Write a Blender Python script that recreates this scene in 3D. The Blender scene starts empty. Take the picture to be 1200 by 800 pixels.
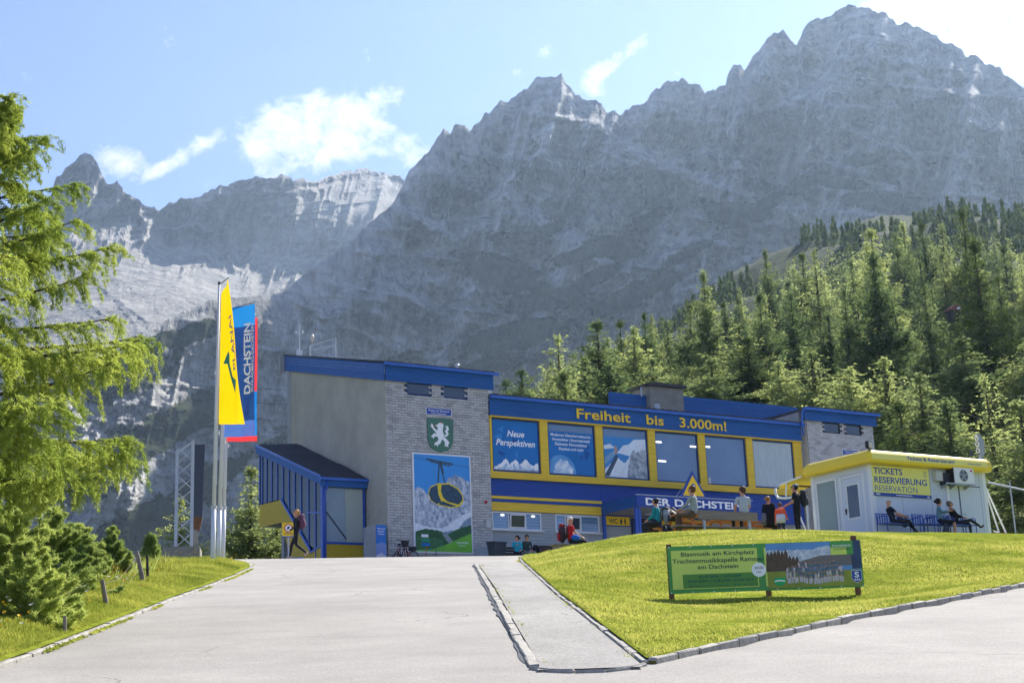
import bpy, bmesh, math, random
import numpy as np
from mathutils import Vector, Matrix, Euler
random.seed(7); rng = np.random.default_rng(7)
R_ = math.radians
scene = bpy.context.scene
COL = scene.collection
# ------------------------------------------------------------------ camera, world, sun, exposure
EYE = 1.6
FPX = 1790.0                                    # focal length in units of a 1200 pixel wide frame
_up = np.array([-269.0, 7090.0, 1790.0]); _up /= np.linalg.norm(_up)
_fw = np.array([0, 0, 1.0]); _Y = _fw - _up * _fw.dot(_up); _Y /= np.linalg.norm(_Y); _X = np.cross(_Y, _up)
if _X[0] < 0: _X = -_X
CM = np.array([_X, _Y, _up])                    # camera space -> world
cam = bpy.data.cameras.new('camera'); cam_o = bpy.data.objects.new('camera', cam); COL.objects.link(cam_o)
cam.sensor_width = 36.0; cam.lens = 36.0 * FPX / 1200.0; cam.clip_start = 0.1; cam.clip_end = 20000
_m = Matrix(((CM[0][0], CM[0][1], -CM[0][2], 0), (CM[1][0], CM[1][1], -CM[1][2], 0), (CM[2][0], CM[2][1], -CM[2][2], EYE), (0, 0, 0, 1)))
cam_o.matrix_world = _m
scene.camera = cam_o

def at(px, py, D):
    """point seen at (px, py) of the photograph at the forward distance D"""
    d = CM @ np.array([px - 600.0, 400.0 - py, FPX]); d = d / d[1] * D
    return np.array([d[0], d[1], d[2] + EYE])
def at_arr(px, py, D):
    v = np.stack([px - 600.0, 400.0 - py, np.full(np.shape(px), FPX)], -1) @ CM.T
    v = v / v[..., 1:2] * np.asarray(D)[..., None]
    v[..., 2] += EYE
    return v

SUN_AZ, SUN_EL = 33.0, 42.0                     # degrees right of the view axis, above the horizon
EXPOSURE = 1.25
HAZE = 0.000062
w = bpy.data.worlds.new('World'); scene.world = w; w.use_nodes = True
wn, wl = w.node_tree.nodes, w.node_tree.links
wn.clear()
sky = wn.new('ShaderNodeTexSky'); sky.sky_type = 'NISHITA'; sky.sun_disc = False
sky.sun_elevation = R_(SUN_EL); sky.sun_rotation = R_(SUN_AZ); sky.altitude = 1700
sky.air_density = 1.0; sky.dust_density = 0.6; sky.ozone_density = 2.2
bg = wn.new('ShaderNodeBackground'); bg.inputs[1].default_value = 0.085
out = wn.new('ShaderNodeOutputWorld')
def wmath(op, a, b=None, c=None, clamp=False):
    n = wn.new('ShaderNodeMath'); n.operation = op; n.use_clamp = clamp
    for i, v in enumerate((a, b, c)):
        if v is None: continue
        if isinstance(v, (int, float)): n.inputs[i].default_value = v
        else: wl.new(v, n.inputs[i])
    return n.outputs[0]
tc = wn.new('ShaderNodeTexCoord'); sp = wn.new('ShaderNodeSeparateXYZ'); wl.new(tc.outputs['Generated'], sp.inputs[0])
AZ = wmath('ARCTAN2', sp.outputs[0], sp.outputs[1]); EL = wmath('ARCSINE', sp.outputs[2])
def wnoise(scale, detail, rough, dist=0.0, sx=1, sy=1):
    cb = wn.new('ShaderNodeCombineXYZ'); wl.new(wmath('MULTIPLY', AZ, sx), cb.inputs[0]); wl.new(wmath('MULTIPLY', EL, sy), cb.inputs[1])
    n = wn.new('ShaderNodeTexNoise'); n.inputs['Scale'].default_value = scale; n.inputs['Detail'].default_value = detail
    n.inputs['Roughness'].default_value = rough; n.inputs['Distortion'].default_value = dist
    wl.new(cb.outputs[0], n.inputs['Vector']); return n.outputs['Fac']
# small clouds: soft patches of direction, broken up by noise
CLOUDS = [  # centre px,py ; half sizes (px) ; tilt ; strength
    (322, 185, 42, 40, -0.9, 1.25), (352, 148, 58, 30, -0.4, 1.35), (398, 150, 55, 26, 0.2, 1.3), (450, 165, 60, 22, 0.15, 1.15),
    (375, 178, 26, 14, 0.2, 0.7), (440, 118, 20, 13, -0.8, .9), (468, 112, 14, 14, 0.6, 0.7), (490, 188, 22, 9, -0.5, .9),
    (135, 188, 38, 18, 0.0, 1.1), (190, 198, 26, 8, -0.5, 1.0), (232, 170, 34, 13, -0.55, 1.1), (262, 215, 30, 6, 0.0, .5),
    (700, 88, 42, 16, -0.5, 1.15), (740, 58, 28, 10, -0.6, .7), (715, 112, 26, 8, 0.2, .8), (790, 90, 24, 7, -0.6, .45),
    (1130, 20, 95, 34, 0.2, 1.5), (1190, 60, 80, 34, 0.4, 1.5), (1050, 12, 60, 14, 0, .9), (640, 60, 30, 8, -.3, .3)]
total = None
for (px, py, hx, hy, tl, st) in CLOUDS:
    p = at(px, py, 1000.0); ax = math.atan2(p[0], p[1]); r = math.sqrt(p[0]**2 + p[1]**2 + (p[2]-EYE)**2); el = math.asin((p[2]-EYE)/r)
    c, s = math.cos(tl), math.sin(tl)
    dx = wmath('SUBTRACT', AZ, ax); dy = wmath('SUBTRACT', EL, el)
    u = wmath('ADD', wmath('MULTIPLY', dx, c*FPX/hx), wmath('MULTIPLY', dy, -s*FPX/hx))
    v = wmath('ADD', wmath('MULTIPLY', dx, s*FPX/hy), wmath('MULTIPLY', dy, c*FPX/hy))
    q = wmath('ADD', wmath('MULTIPLY', u, u), wmath('MULTIPLY', v, v))
    g = wmath('MULTIPLY', wmath('POWER', 2.718, wmath('MULTIPLY', q, -0.9)), st)
    total = g if total is None else wmath('ADD', total, g)
nz = wnoise(19.0, 10.0, 0.68, 0.5); nz2 = wnoise(60.0, 8.0, 0.7, 0.6, 1, 1.3)
mix_n = wmath('ADD', wmath('MULTIPLY', nz, 0.62), wmath('MULTIPLY', nz2, 0.38))
dens = wmath('MULTIPLY', wmath('SUBTRACT', wmath('ADD', wmath('MULTIPLY', wmath('MINIMUM', total, 1.1), 0.50), wmath('MULTIPLY', mix_n, 2.3)), 1.42), 2.4, None, True)
# thin high veil all over the sky, drawn from the same noise
veil = wmath('MULTIPLY', wmath('SUBTRACT', wnoise(4.0, 8.0, 0.6, 0.5, 1, 2.5), 0.5, None, True), 0.10, None, True)
cmix = wmath('MAXIMUM', dens, veil, None, True)
cloudmix = wn.new('ShaderNodeMix'); cloudmix.data_type = 'RGBA'
tint = wn.new('ShaderNodeMix'); tint.data_type = 'RGBA'; tint.blend_type = 'MULTIPLY'; tint.inputs['Factor'].default_value = 1.0
wl.new(sky.outputs[0], tint.inputs['A']); tint.inputs['B'].default_value = (0.86, 0.81, 1.0, 1)
wl.new(cmix, cloudmix.inputs['Factor']); wl.new(tint.outputs['Result'], cloudmix.inputs['A']); cloudmix.inputs['B'].default_value = (5.4, 5.5, 5.8, 1)
wl.new(cloudmix.outputs['Result'], bg.inputs[0]); wl.new(bg.outputs[0], out.inputs[0])

sun = bpy.data.lights.new('sun', 'SUN'); sun.energy = 5.0; sun.angle = R_(0.53); sun.color = (1.0, 0.95, 0.87)
sun_o = bpy.data.objects.new('sun', sun); COL.objects.link(sun_o)
sdir = Vector((math.sin(R_(SUN_AZ))*math.cos(R_(SUN_EL)), math.cos(R_(SUN_AZ))*math.cos(R_(SUN_EL)), math.sin(R_(SUN_EL))))
sun_o.rotation_euler = sdir.to_track_quat('Z', 'Y').to_euler()
scene.view_settings.view_transform = 'Standard'; scene.view_settings.look = 'None'
scene.view_settings.exposure = EXPOSURE; scene.view_settings.gamma = 1.0
scene.render.engine = 'CYCLES'
scene.cycles.use_denoising = True
try: scene.cycles.denoising_prefilter = 'ACCURATE'; scene.cycles.denoising_input_passes = 'RGB_ALBEDO_NORMAL'
except Exception: pass
scene.cycles.max_bounces = 6; scene.cycles.diffuse_bounces = 3; scene.cycles.glossy_bounces = 2
scene.cycles.transmission_bounces = 3; scene.cycles.transparent_max_bounces = 6; scene.cycles.volume_bounces = 0
scene.cycles.sample_clamp_indirect = 6

# ------------------------------------------------------------------ helpers
def link(o, parent=None):
    COL.objects.link(o)
    if parent is not None: o.parent = parent
    return o
def tag(o, label, cat, group=None, kind=None):
    if label: o['label'] = label
    if cat: o['category'] = cat
    if group: o['group'] = group
    if kind: o['kind'] = kind
    return o
def empty(name, loc=(0, 0, 0), rz=0.0):
    o = bpy.data.objects.new(name, None); COL.objects.link(o); o.location = loc; o.rotation_euler = (0, 0, rz)
    o.empty_display_size = 0.3
    return o
def mesh_np(name, V, F, mats, parent=None, kind=None, smooth=False, mi=None, link_it=True):
    """V (n,3); F (m,3) or (m,4) int array"""
    V = np.asarray(V, dtype=np.float32); F = np.asarray(F, dtype=np.int32)
    me = bpy.data.meshes.new(name); k = F.shape[1]
    me.vertices.add(len(V)); me.vertices.foreach_set('co', V.ravel())
    me.loops.add(F.size); me.loops.foreach_set('vertex_index', F.ravel())
    me.polygons.add(len(F)); me.polygons.foreach_set('loop_start', np.arange(0, F.size, k, dtype=np.int32))
    try: me.polygons.foreach_set('loop_total', np.full(len(F), k, dtype=np.int32))
    except Exception: pass
    if mi is not None: me.polygons.foreach_set('material_index', np.asarray(mi, dtype=np.int32))
    me.polygons.foreach_set('use_smooth', np.full(len(F), smooth, dtype=bool))
    me.update(calc_edges=True); me.validate()
    for m in (mats if isinstance(mats, (list, tuple)) else [mats]): me.materials.append(m)
    o = bpy.data.objects.new(name, me)
    if link_it: link(o, parent)
    if kind: o['kind'] = kind
    return o
class MB:
    def __init__(s): s.v = []; s.f = []; s.m = []
    def add(s, vs, fs, m=0):
        b = len(s.v); s.v += [tuple(map(float, q)) for q in vs]; s.f += [tuple(b+i for i in q) for q in fs]; s.m += [m]*len(fs); return s
    def box(s, x0, x1, y0, y1, z0, z1, m=0):
        vs = [(x0,y0,z0),(x1,y0,z0),(x1,y1,z0),(x0,y1,z0),(x0,y0,z1),(x1,y0,z1),(x1,y1,z1),(x0,y1,z1)]
        return s.add(vs, [(0,3,2,1),(4,5,6,7),(0,1,5,4),(1,2,6,5),(2,3,7,6),(3,0,4,7)], m)
    def obox(s, c, ax, ay, az, m=0):      # oriented box: centre + half axes
        c, ax, ay, az = map(np.array, (c, ax, ay, az)); vs = []
        for k in (-1, 1):
            for i, j in ((-1,-1),(1,-1),(1,1),(-1,1)): vs.append(c+ax*i+ay*j+az*k)
        return s.add(vs, [(0,3,2,1),(4,5,6,7),(0,1,5,4),(1,2,6,5),(2,3,7,6),(3,0,4,7)], m)
    def bar(s, a, b, wx, wy=None, m=0, up=(0,0,1)):
        a = np.array(a, float); b = np.array(b, float); wy = wy or wx; d = b-a; L = np.linalg.norm(d); d = d/L
        u = np.array(up, float)
        if abs(d.dot(u)) > .95: u = np.array((0,1.0,0))
        x = np.cross(d, u); x /= np.linalg.norm(x); y = np.cross(x, d)
        return s.obox((a+b)/2, d*L/2, x*wx/2, y*wy/2, m)
    def tube(s, pts, r, n=8, m=0, cap=True):
        pts = [np.array(p, float) for p in pts]; rs = r if isinstance(r, (list, tuple)) else [r]*len(pts)
        b = len(s.v); prevx = None
        for i, p in enumerate(pts):
            d = pts[min(i+1, len(pts)-1)] - pts[max(i-1, 0)]; d = d/(np.linalg.norm(d)+1e-9)
            u = np.array((0,0,1.0)) if abs(d[2]) < .9 else np.array((0,1.0,0))
            x = np.cross(d, u) if prevx is None else prevx - d*prevx.dot(d)
            x = x/(np.linalg.norm(x)+1e-9); prevx = x; y = np.cross(d, x)
            for k in range(n):
                a = 2*math.pi*k/n; s.v.append(tuple(p + (x*math.cos(a)+y*math.sin(a))*rs[i]))
        for i in range(len(pts)-1):
            for k in range(n):
                s.f.append((b+i*n+k, b+i*n+(k+1)%n, b+(i+1)*n+(k+1)%n, b+(i+1)*n+k)); s.m.append(m)
        if cap:
            s.f.append(tuple(b+k for k in range(n))[::-1]); s.m.append(m)
            s.f.append(tuple(b+(len(pts)-1)*n+k for k in range(n))); s.m.append(m)
        return s
    def prism(s, poly, axis, d0, d1, m=0):    # poly in the two other axes (order x,y,z without axis)
        n = len(poly); vs = []
        for d in (d0, d1):
            for p in poly:
                q = list(p); q.insert(axis, d); vs.append(tuple(q))
        fs = [tuple(range(n))[::-1], tuple(range(n, 2*n))] + [(i, (i+1)%n, n+(i+1)%n, n+i) for i in range(n)]
        return s.add(vs, fs, m)
    def ellipsoid(s, c, r, n=12, k=8, m=0, z0=-1.0, z1=1.0):
        c = np.array(c, float); vs = []; t0, t1 = math.asin(z0), math.asin(z1)
        for i in range(k+1):
            t = t0+(t1-t0)*i/k
            for j in range(n):
                a = 2*math.pi*j/n; vs.append(c + np.array((r[0]*math.cos(t)*math.cos(a), r[1]*math.cos(t)*math.sin(a), r[2]*math.sin(t))))
        fs = [(i*n+j, i*n+(j+1)%n, (i+1)*n+(j+1)%n, (i+1)*n+j) for i in range(k) for j in range(n)]
        return s.add(vs, fs, m)
    def torus(s, c, R, r, axis=(0,1,0), n=24, k=6, m=0):
        c = np.array(c, float); a = np.array(axis, float); a /= np.linalg.norm(a)
        u = np.cross(a, (0,0,1.0)) if abs(a[2]) < .9 else np.array((1.0,0,0)); u /= np.linalg.norm(u); v = np.cross(a, u)
        vs = []
        for i in range(n):
            t = 2*math.pi*i/n; e = u*math.cos(t)+v*math.sin(t)
            for j in range(k):
                q = 2*math.pi*j/k; vs.append(c + e*(R+r*math.cos(q)) + a*r*math.sin(q))
        fs = [(i*k+j, i*k+(j+1)%k, ((i+1)%n)*k+(j+1)%k, ((i+1)%n)*k+j) for i in range(n) for j in range(k)]
        return s.add(vs, fs, m)
    def build(s, name, mats, parent=None, kind=None, smooth=False, bevel=0):
        me = bpy.data.meshes.new(name); me.from_pydata(s.v, [], s.f)
        mats = mats if isinstance(mats, (list, tuple)) else [mats]
        for m in mats: me.materials.append(m)
        if len(mats) > 1: me.polygons.foreach_set('material_index', s.m)
        bm = bmesh.new(); bm.from_mesh(me)
        if bevel:
            bmesh.ops.bevel(bm, geom=bm.edges[:], offset=bevel, segments=2, affect='EDGES', clamp_overlap=True)
        bmesh.ops.recalc_face_normals(bm, faces=bm.faces); bm.to_mesh(me); bm.free()
        if smooth:
            me.polygons.foreach_set('use_smooth', [True]*len(me.polygons))
        me.update()
        o = bpy.data.objects.new(name, me); link(o, parent)
        if kind: o['kind'] = kind
        return o
def copy_tree(o, parent=None):
    c = o.copy(); COL.objects.link(c); c.parent = parent
    for ch in list(o.children): copy_tree(ch, c)
    return c

# ---- materials
def srgb(h):
    if isinstance(h, str):
        h = h.lstrip('#'); v = [int(h[i:i+2], 16)/255 for i in (0, 2, 4)]
    else: v = h
    return tuple(c/12.92 if c <= .04045 else ((c+.055)/1.055)**2.4 for c in v) + (1,)
def nodes_of(name):
    m = bpy.data.materials.new(name); m.use_nodes = True; nt = m.node_tree
    return m, nt.nodes, nt.links, nt.nodes['Principled BSDF']
def mat(name, col, rough=0.6, var=0.12, scale=6.0, bump=0.0, bscale=40.0, metal=0.0, spec=0.4, stretch=(1,1,1), col2=None, detail=5.0, coat=0.0, grain=0.0, gscale=40.0, cracks=0.0):
    """principled material with a noise mottling of its own colour"""
    m, N, L, P = nodes_of(name)
    c = np.array(col[:3])
    t = N.new('ShaderNodeTexCoord'); mp = N.new('ShaderNodeMapping'); mp.inputs['Scale'].default_value = stretch
    L.new(t.outputs['Object'], mp.inputs['Vector'])
    nz = N.new('ShaderNodeTexNoise'); nz.inputs['Scale'].default_value = scale; nz.inputs['Detail'].default_value = detail; nz.inputs['Roughness'].default_value = .65
    L.new(mp.outputs[0], nz.inputs['Vector'])
    rp = N.new('ShaderNodeValToRGB'); rp.color_ramp.elements[0].position = .3; rp.color_ramp.elements[1].position = .7
    lo = tuple(c*(1-var)) + (1,); hi = tuple(np.minimum(c*(1+var), 1)) + (1,)
    if col2 is not None: hi = tuple(col2[:3]) + (1,); lo = tuple(c) + (1,)
    rp.color_ramp.elements[0].color = lo; rp.color_ramp.elements[1].color = hi
    L.new(nz.outputs['Fac'], rp.inputs[0])
    if grain:
        n3 = N.new('ShaderNodeTexNoise'); n3.inputs['Scale'].default_value = gscale; n3.inputs['Detail'].default_value = 2; L.new(t.outputs['Object'], n3.inputs['Vector'])
        mr = N.new('ShaderNodeMapRange'); mr.inputs[1].default_value = .3; mr.inputs[2].default_value = .7; mr.inputs[3].default_value = 1-grain; mr.inputs[4].default_value = 1+grain; L.new(n3.outputs['Fac'], mr.inputs[0])
        gm = N.new('ShaderNodeMix'); gm.data_type = 'RGBA'; gm.blend_type = 'MULTIPLY'; gm.inputs['Factor'].default_value = 1; L.new(rp.outputs[0], gm.inputs['A']); L.new(mr.outputs[0], gm.inputs['B']); res = gm.outputs['Result']
        if cracks:      # meandering cracks and big faint repair tones
            wn_ = N.new('ShaderNodeTexNoise'); wn_.inputs['Scale'].default_value = 1.3; wn_.inputs['Detail'].default_value = 5; L.new(t.outputs['Object'], wn_.inputs['Vector'])
            vm = N.new('ShaderNodeVectorMath'); vm.operation = 'MULTIPLY_ADD'; L.new(wn_.outputs['Color'], vm.inputs[0]); vm.inputs[1].default_value = (1.1, 1.1, 0); L.new(t.outputs['Object'], vm.inputs[2])
            vo = N.new('ShaderNodeTexVoronoi'); vo.feature = 'DISTANCE_TO_EDGE'; vo.inputs['Scale'].default_value = .33; L.new(vm.outputs[0], vo.inputs['Vector'])
            r1 = N.new('ShaderNodeMapRange'); r1.inputs[1].default_value = .002; r1.inputs[2].default_value = .009; r1.inputs[3].default_value = 1-cracks; r1.inputs[4].default_value = 1; L.new(vo.outputs['Distance'], r1.inputs[0])
            mk = N.new('ShaderNodeTexNoise'); mk.inputs['Scale'].default_value = .22; mk.inputs['Detail'].default_value = 3; L.new(t.outputs['Object'], mk.inputs['Vector'])
            r2 = N.new('ShaderNodeMapRange'); r2.inputs[1].default_value = .5; r2.inputs[2].default_value = .6; L.new(mk.outputs['Fac'], r2.inputs[0])
            g2 = N.new('ShaderNodeMix'); g2.data_type = 'RGBA'; g2.blend_type = 'MULTIPLY'; L.new(r2.outputs[0], g2.inputs['Factor']); L.new(res, g2.inputs['A']); L.new(r1.outputs[0], g2.inputs['B']); res = g2.outputs['Result']
            r3 = N.new('ShaderNodeMapRange'); r3.inputs[1].default_value = .35; r3.inputs[2].default_value = .65; r3.inputs[3].default_value = .90; r3.inputs[4].default_value = 1.06; L.new(mk.outputs['Fac'], r3.inputs[0])
            g3_ = N.new('ShaderNodeMix'); g3_.data_type = 'RGBA'; g3_.blend_type = 'MULTIPLY'; g3_.inputs['Factor'].default_value = 1; L.new(res, g3_.inputs['A']); L.new(r3.outputs[0], g3_.inputs['B']); res = g3_.outputs['Result']
        L.new(res, P.inputs['Base Color'])
    else: L.new(rp.outputs[0], P.inputs['Base Color'])
    P.inputs['Roughness'].default_value = rough; P.inputs['Metallic'].default_value = metal; P.inputs['Specular IOR Level'].default_value = spec
    if coat: P.inputs['Coat Weight'].default_value = coat
    if bump:
        n2 = N.new('ShaderNodeTexNoise'); n2.inputs['Scale'].default_value = bscale; n2.inputs['Detail'].default_value = 4
        L.new(mp.outputs[0], n2.inputs['Vector'])
        b = N.new('ShaderNodeBump'); b.inputs['Strength'].default_value = bump; b.inputs['Distance'].default_value = .02
        L.new(n2.outputs['Fac'], b.inputs['Height']); L.new(b.outputs[0], P.inputs['Normal'])
    return m
def leaf_mat(name, c1, c2, trans=0.45, rnd=0.25, scale=1.2):
    m, N, L, P = nodes_of(name)
    t = N.new('ShaderNodeTexCoord'); nz = N.new('ShaderNodeTexNoise'); nz.inputs['Scale'].default_value = scale; nz.inputs['Detail'].default_value = 3
    L.new(t.outputs['Object'], nz.inputs['Vector'])
    oi = N.new('ShaderNodeObjectInfo')
    ad = N.new('ShaderNodeMath'); ad.operation = 'MULTIPLY_ADD'; L.new(oi.outputs['Random'], ad.inputs[0]); ad.inputs[1].default_value = rnd; L.new(nz.outputs['Fac'], ad.inputs[2])
    sb = N.new('ShaderNodeMath'); sb.operation = 'SUBTRACT'; L.new(ad.outputs[0], sb.inputs[0]); sb.inputs[1].default_value = rnd/2
    rp = N.new('ShaderNodeValToRGB'); rp.color_ramp.elements[0].position = .3; rp.color_ramp.elements[1].position = .7
    rp.color_ramp.elements[0].color = tuple(c1[:3])+(1,); rp.color_ramp.elements[1].color = tuple(c2[:3])+(1,)
    L.new(sb.outputs[0], rp.inputs[0])
    d = N.new('ShaderNodeBsdfDiffuse'); tr = N.new('ShaderNodeBsdfTranslucent'); mx = N.new('ShaderNodeMixShader'); mx.inputs[0].default_value = trans
    hs = N.new('ShaderNodeHueSaturation'); hs.inputs['Hue'].default_value = .485; hs.inputs['Value'].default_value = 1.25; L.new(rp.outputs[0], hs.inputs['Color'])
    L.new(rp.outputs[0], d.inputs[0]); L.new(hs.outputs[0], tr.inputs[0]); L.new(d.outputs[0], mx.inputs[1]); L.new(tr.outputs[0], mx.inputs[2])
    L.new(mx.outputs[0], N['Material Output'].inputs[0]); N.remove(P)
    return m
def glass_mat(name, col, rough=0.05, spec=1.0, ior=2.0, var=.15):
    m, N, L, P = nodes_of(name)
    t = N.new('ShaderNodeTexCoord'); nz = N.new('ShaderNodeTexNoise'); nz.inputs['Scale'].default_value = .35; nz.inputs['Detail'].default_value = 3
    L.new(t.outputs['Object'], nz.inputs['Vector'])
    rp = N.new('ShaderNodeValToRGB'); rp.color_ramp.elements[0].position = .35; rp.color_ramp.elements[1].position = .65
    c = np.array(col[:3]); rp.color_ramp.elements[0].color = tuple(c*(1-var))+(1,); rp.color_ramp.elements[1].color = tuple(c*(1+var))+(1,)
    L.new(nz.outputs['Fac'], rp.inputs[0]); L.new(rp.outputs[0], P.inputs['Base Color'])
    P.inputs['Roughness'].default_value = rough; P.inputs['IOR'].default_value = ior; P.inputs['Specular IOR Level'].default_value = .5
    return m

# ---- text as mesh, fitted to a rectangle
def text_obj(name, body, parent, mat_, origin, xdir, zdir, width, height, depth=0.006, bold=0.0, align='LEFT', shear=0.0):
    """flat lettering: origin = lower left (or centre) of the line in parent's space, width/height fit the caps"""
    cu = bpy.data.curves.new(name, 'FONT'); cu.body = body; cu.size = 1.0; cu.extrude = 0.0; cu.offset = bold; cu.shear = shear
    cu.resolution_u = 3
    to = bpy.data.objects.new(name, cu); COL.objects.link(to)
    dg = bpy.context.evaluated_depsgraph_get(); me = bpy.data.meshes.new_from_object(to.evaluated_get(dg))
    bpy.data.objects.remove(to); bpy.data.curves.remove(cu)
    n = len(me.vertices); co = np.empty(n*3, dtype=np.float32); me.vertices.foreach_get('co', co); co = co.reshape(-1, 3)
    x0, x1 = co[:, 0].min(), co[:, 0].max(); y0, y1 = co[:, 1].min(), co[:, 1].max()
    has_desc = any(ch in body for ch in 'gjpqy|'); cap = 0.70
    sx = width/(x1-x0); sz = height/cap
    X = np.array(xdir, float); X /= np.linalg.norm(X); Z = np.array(zdir, float); Z /= np.linalg.norm(Z); Nn = np.cross(X, Z)
    o = np.array(origin, float); off = {'LEFT': 0.0, 'CENTER': -width/2}[align]
    P = o + np.outer((co[:, 0]-x0)*sx+off, X) + np.outer(co[:, 1]*sz, Z) + Nn*depth
    me.vertices.foreach_set('co', P.astype(np.float32).ravel()); me.materials.clear(); me.materials.append(mat_); me.update()
    ob = bpy.data.objects.new(name, me); link(ob, parent); return ob

# ---- noise (numpy)
def _hash(ix, iy, seed):
    h = (ix.astype(np.int64)*374761393 + iy.astype(np.int64)*668265263 + seed*1442695041) & 0xffffffff
    h = ((h ^ (h >> 13))*1274126177) & 0xffffffff
    return ((h ^ (h >> 16)) & 0xffffff)/float(0xffffff)
def vnoise(x, y, seed=0):
    ix, iy = np.floor(x), np.floor(y); fx, fy = x-ix, y-iy
    fx = fx*fx*fx*(fx*(fx*6-15)+10); fy = fy*fy*fy*(fy*(fy*6-15)+10)
    a, b, c, d = _hash(ix, iy, seed), _hash(ix+1, iy, seed), _hash(ix, iy+1, seed), _hash(ix+1, iy+1, seed)
    return (a*(1-fx)+b*fx)*(1-fy)+(c*(1-fx)+d*fx)*fy
def fbm(x, y, oct=5, seed=0, gain=.5, lac=2.03):
    s = 0; a = 1; t = 0
    for i in range(oct): s = s+a*(vnoise(x, y, seed+i*17)*2-1); t += a; a *= gain; x = x*lac+13.7; y = y*lac+7.1
    return s/t
def ridged(x, y, oct=5, seed=0, gain=.55, lac=2.07):
    s = 0; a = 1; t = 0; wgt = 1
    for i in range(oct):
        n = 1-np.abs(vnoise(x, y, seed+i*31)*2-1); n = n*n*wgt; wgt = np.clip(n*1.6, 0, 1); s = s+a*n; t += a; a *= gain; x = x*lac+5.3; y = y*lac+9.2
    return s/t
def grid_faces(nr, nc):
    i = np.arange(nr-1)[:, None]*nc; j = np.arange(nc-1)[None, :]; a = (i+j).ravel()
    return np.stack([a, a+1, a+nc+1, a+nc], 1)
class RBF:
    def __init__(s, pts, lam=1e-3, scale=20.0):
        P = np.array(pts, float); s.c = P[:, :2]/scale; s.k = scale; n = len(P)
        d = np.linalg.norm(s.c[:, None]-s.c[None], axis=2); K = s.phi(d)+lam*np.eye(n)
        A = np.block([[K, np.ones((n, 1)), s.c], [np.ones((1, n)), np.zeros((1, 3))], [s.c.T, np.zeros((2, 3))]])
        s.w = np.linalg.solve(A, np.concatenate([P[:, 2], np.zeros(3)]))
    @staticmethod
    def phi(r): return np.where(r > 1e-9, r*r*np.log(r+1e-12), 0)
    def __call__(s, x, y):
        q = np.stack([np.ravel(x), np.ravel(y)], 1)/s.k
        d = np.linalg.norm(q[:, None]-s.c[None], axis=2); v = s.phi(d) @ s.w[:len(s.c)] + s.w[-3] + q @ s.w[-2:]
        return v.reshape(np.shape(x))
def in_poly(x, y, poly):
    x, y = np.asarray(x, float), np.asarray(y, float); ins = np.zeros(x.shape, bool); n = len(poly)
    for i in range(n):
        (x1, y1), (x2, y2) = poly[i], poly[(i+1) % n]
        c = ((y1 > y) != (y2 > y)) & (x < (x2-x1)*(y-y1)/((y2-y1) if y2 != y1 else 1e-9)+x1); ins ^= c
    return ins
def poly_dist(x, y, poly):
    d = np.full(np.shape(x), 1e9); n = len(poly)
    for i in range(n):
        ax, ay = poly[i]; bx, by = poly[(i+1) % n]; vx, vy = bx-ax, by-ay
        t = np.clip(((x-ax)*vx+(y-ay)*vy)/(vx*vx+vy*vy+1e-12), 0, 1)
        d = np.minimum(d, np.hypot(x-ax-t*vx, y-ay-t*vy))
    return d
def H_road(x, y):
    x, y = np.asarray(x, float), np.asarray(y, float)
    yy = np.clip(y, -60, 100)
    a = .1415*yy
    d = yy-46; b = 6.509+.1415*d-(.0565/16)*d*d
    c = 7.415+.085*(yy-54)
    return np.where(yy < 46, a, np.where(yy < 54, b, c)) - .024*x*np.clip(yy, 0, 50)/50
def Hr(x, y): return float(H_road(x, y))
# ------------------------------------------------------------------ materials
M = {}
M['asphalt'] = mat('asphalt', srgb('#97938c'), .9, .13, .7, .5, 90.0, spec=.2, detail=12, grain=.17, gscale=38.0, cracks=.45)
M['path_asphalt'] = mat('path_asphalt', srgb('#93908a'), .92, .14, 1.6, .5, 70.0, spec=.15, stretch=(1, .5, 1), detail=9, grain=.25, gscale=30.0, cracks=.55)
M['kerb_stone'] = mat('kerb_stone', srgb('#9a968d'), .85, .30, 9.0, .6, 30.0, spec=.2)
M['joint'] = mat('joint_moss', srgb('#5d6424'), 1.0, .4, 5.0, .6, 60.0, spec=0, col2=srgb('#7a6a45'))
M['soil'] = mat('soil_grass', srgb('#56611f'), 1.0, .3, 3.5, .9, 30.0, spec=0, col2=srgb('#8b9238'))
M['meadow'] = mat('meadow', srgb('#4a5620'), 1.0, .3, .05, .3, 3.0, spec=0, col2=srgb('#75792c'), detail=9)
M['blade'] = leaf_mat('grass_blade', srgb('#84943a'), srgb('#c6c566'), .35, 0, .6)
M['tall_blade'] = leaf_mat('tall_grass', srgb('#6f8030'), srgb('#b0b354'), .4, 0, .8)
M['larch'] = leaf_mat('larch_needles', srgb('#748c3a'), srgb('#aebb5a'), .5, .2, .7)
M['larch_far'] = leaf_mat('larch_needles_far', srgb('#536840'), srgb('#99a666'), .5, .5, .14)
M['spruce'] = leaf_mat('spruce_needles', srgb('#3c4f28'), srgb('#647540'), .3, .3, .2)
M['bush'] = leaf_mat('sapling_needles', srgb('#6c8546'), srgb('#aebd66'), .45, .3, .9)
M['bark'] = mat('bark', srgb('#4b4038'), .95, .3, 3.0, .8, 12.0, spec=.1, stretch=(1, 1, .25))
M['wood_grey'] = mat('weathered_wood', srgb('#8b8078'), .9, .22, 3.0, .4, 20.0, spec=.15, stretch=(.3, 1, 6))
M['wood_orange'] = mat('varnished_pine', srgb('#b3713a'), .6, .18, 4.0, .2, 20.0, stretch=(1, 1, 4))
M['wood_brown'] = mat('brown_post', srgb('#6e4a38'), .85, .2, 5.0, .3, 30.0, stretch=(4, 4, .5))
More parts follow.
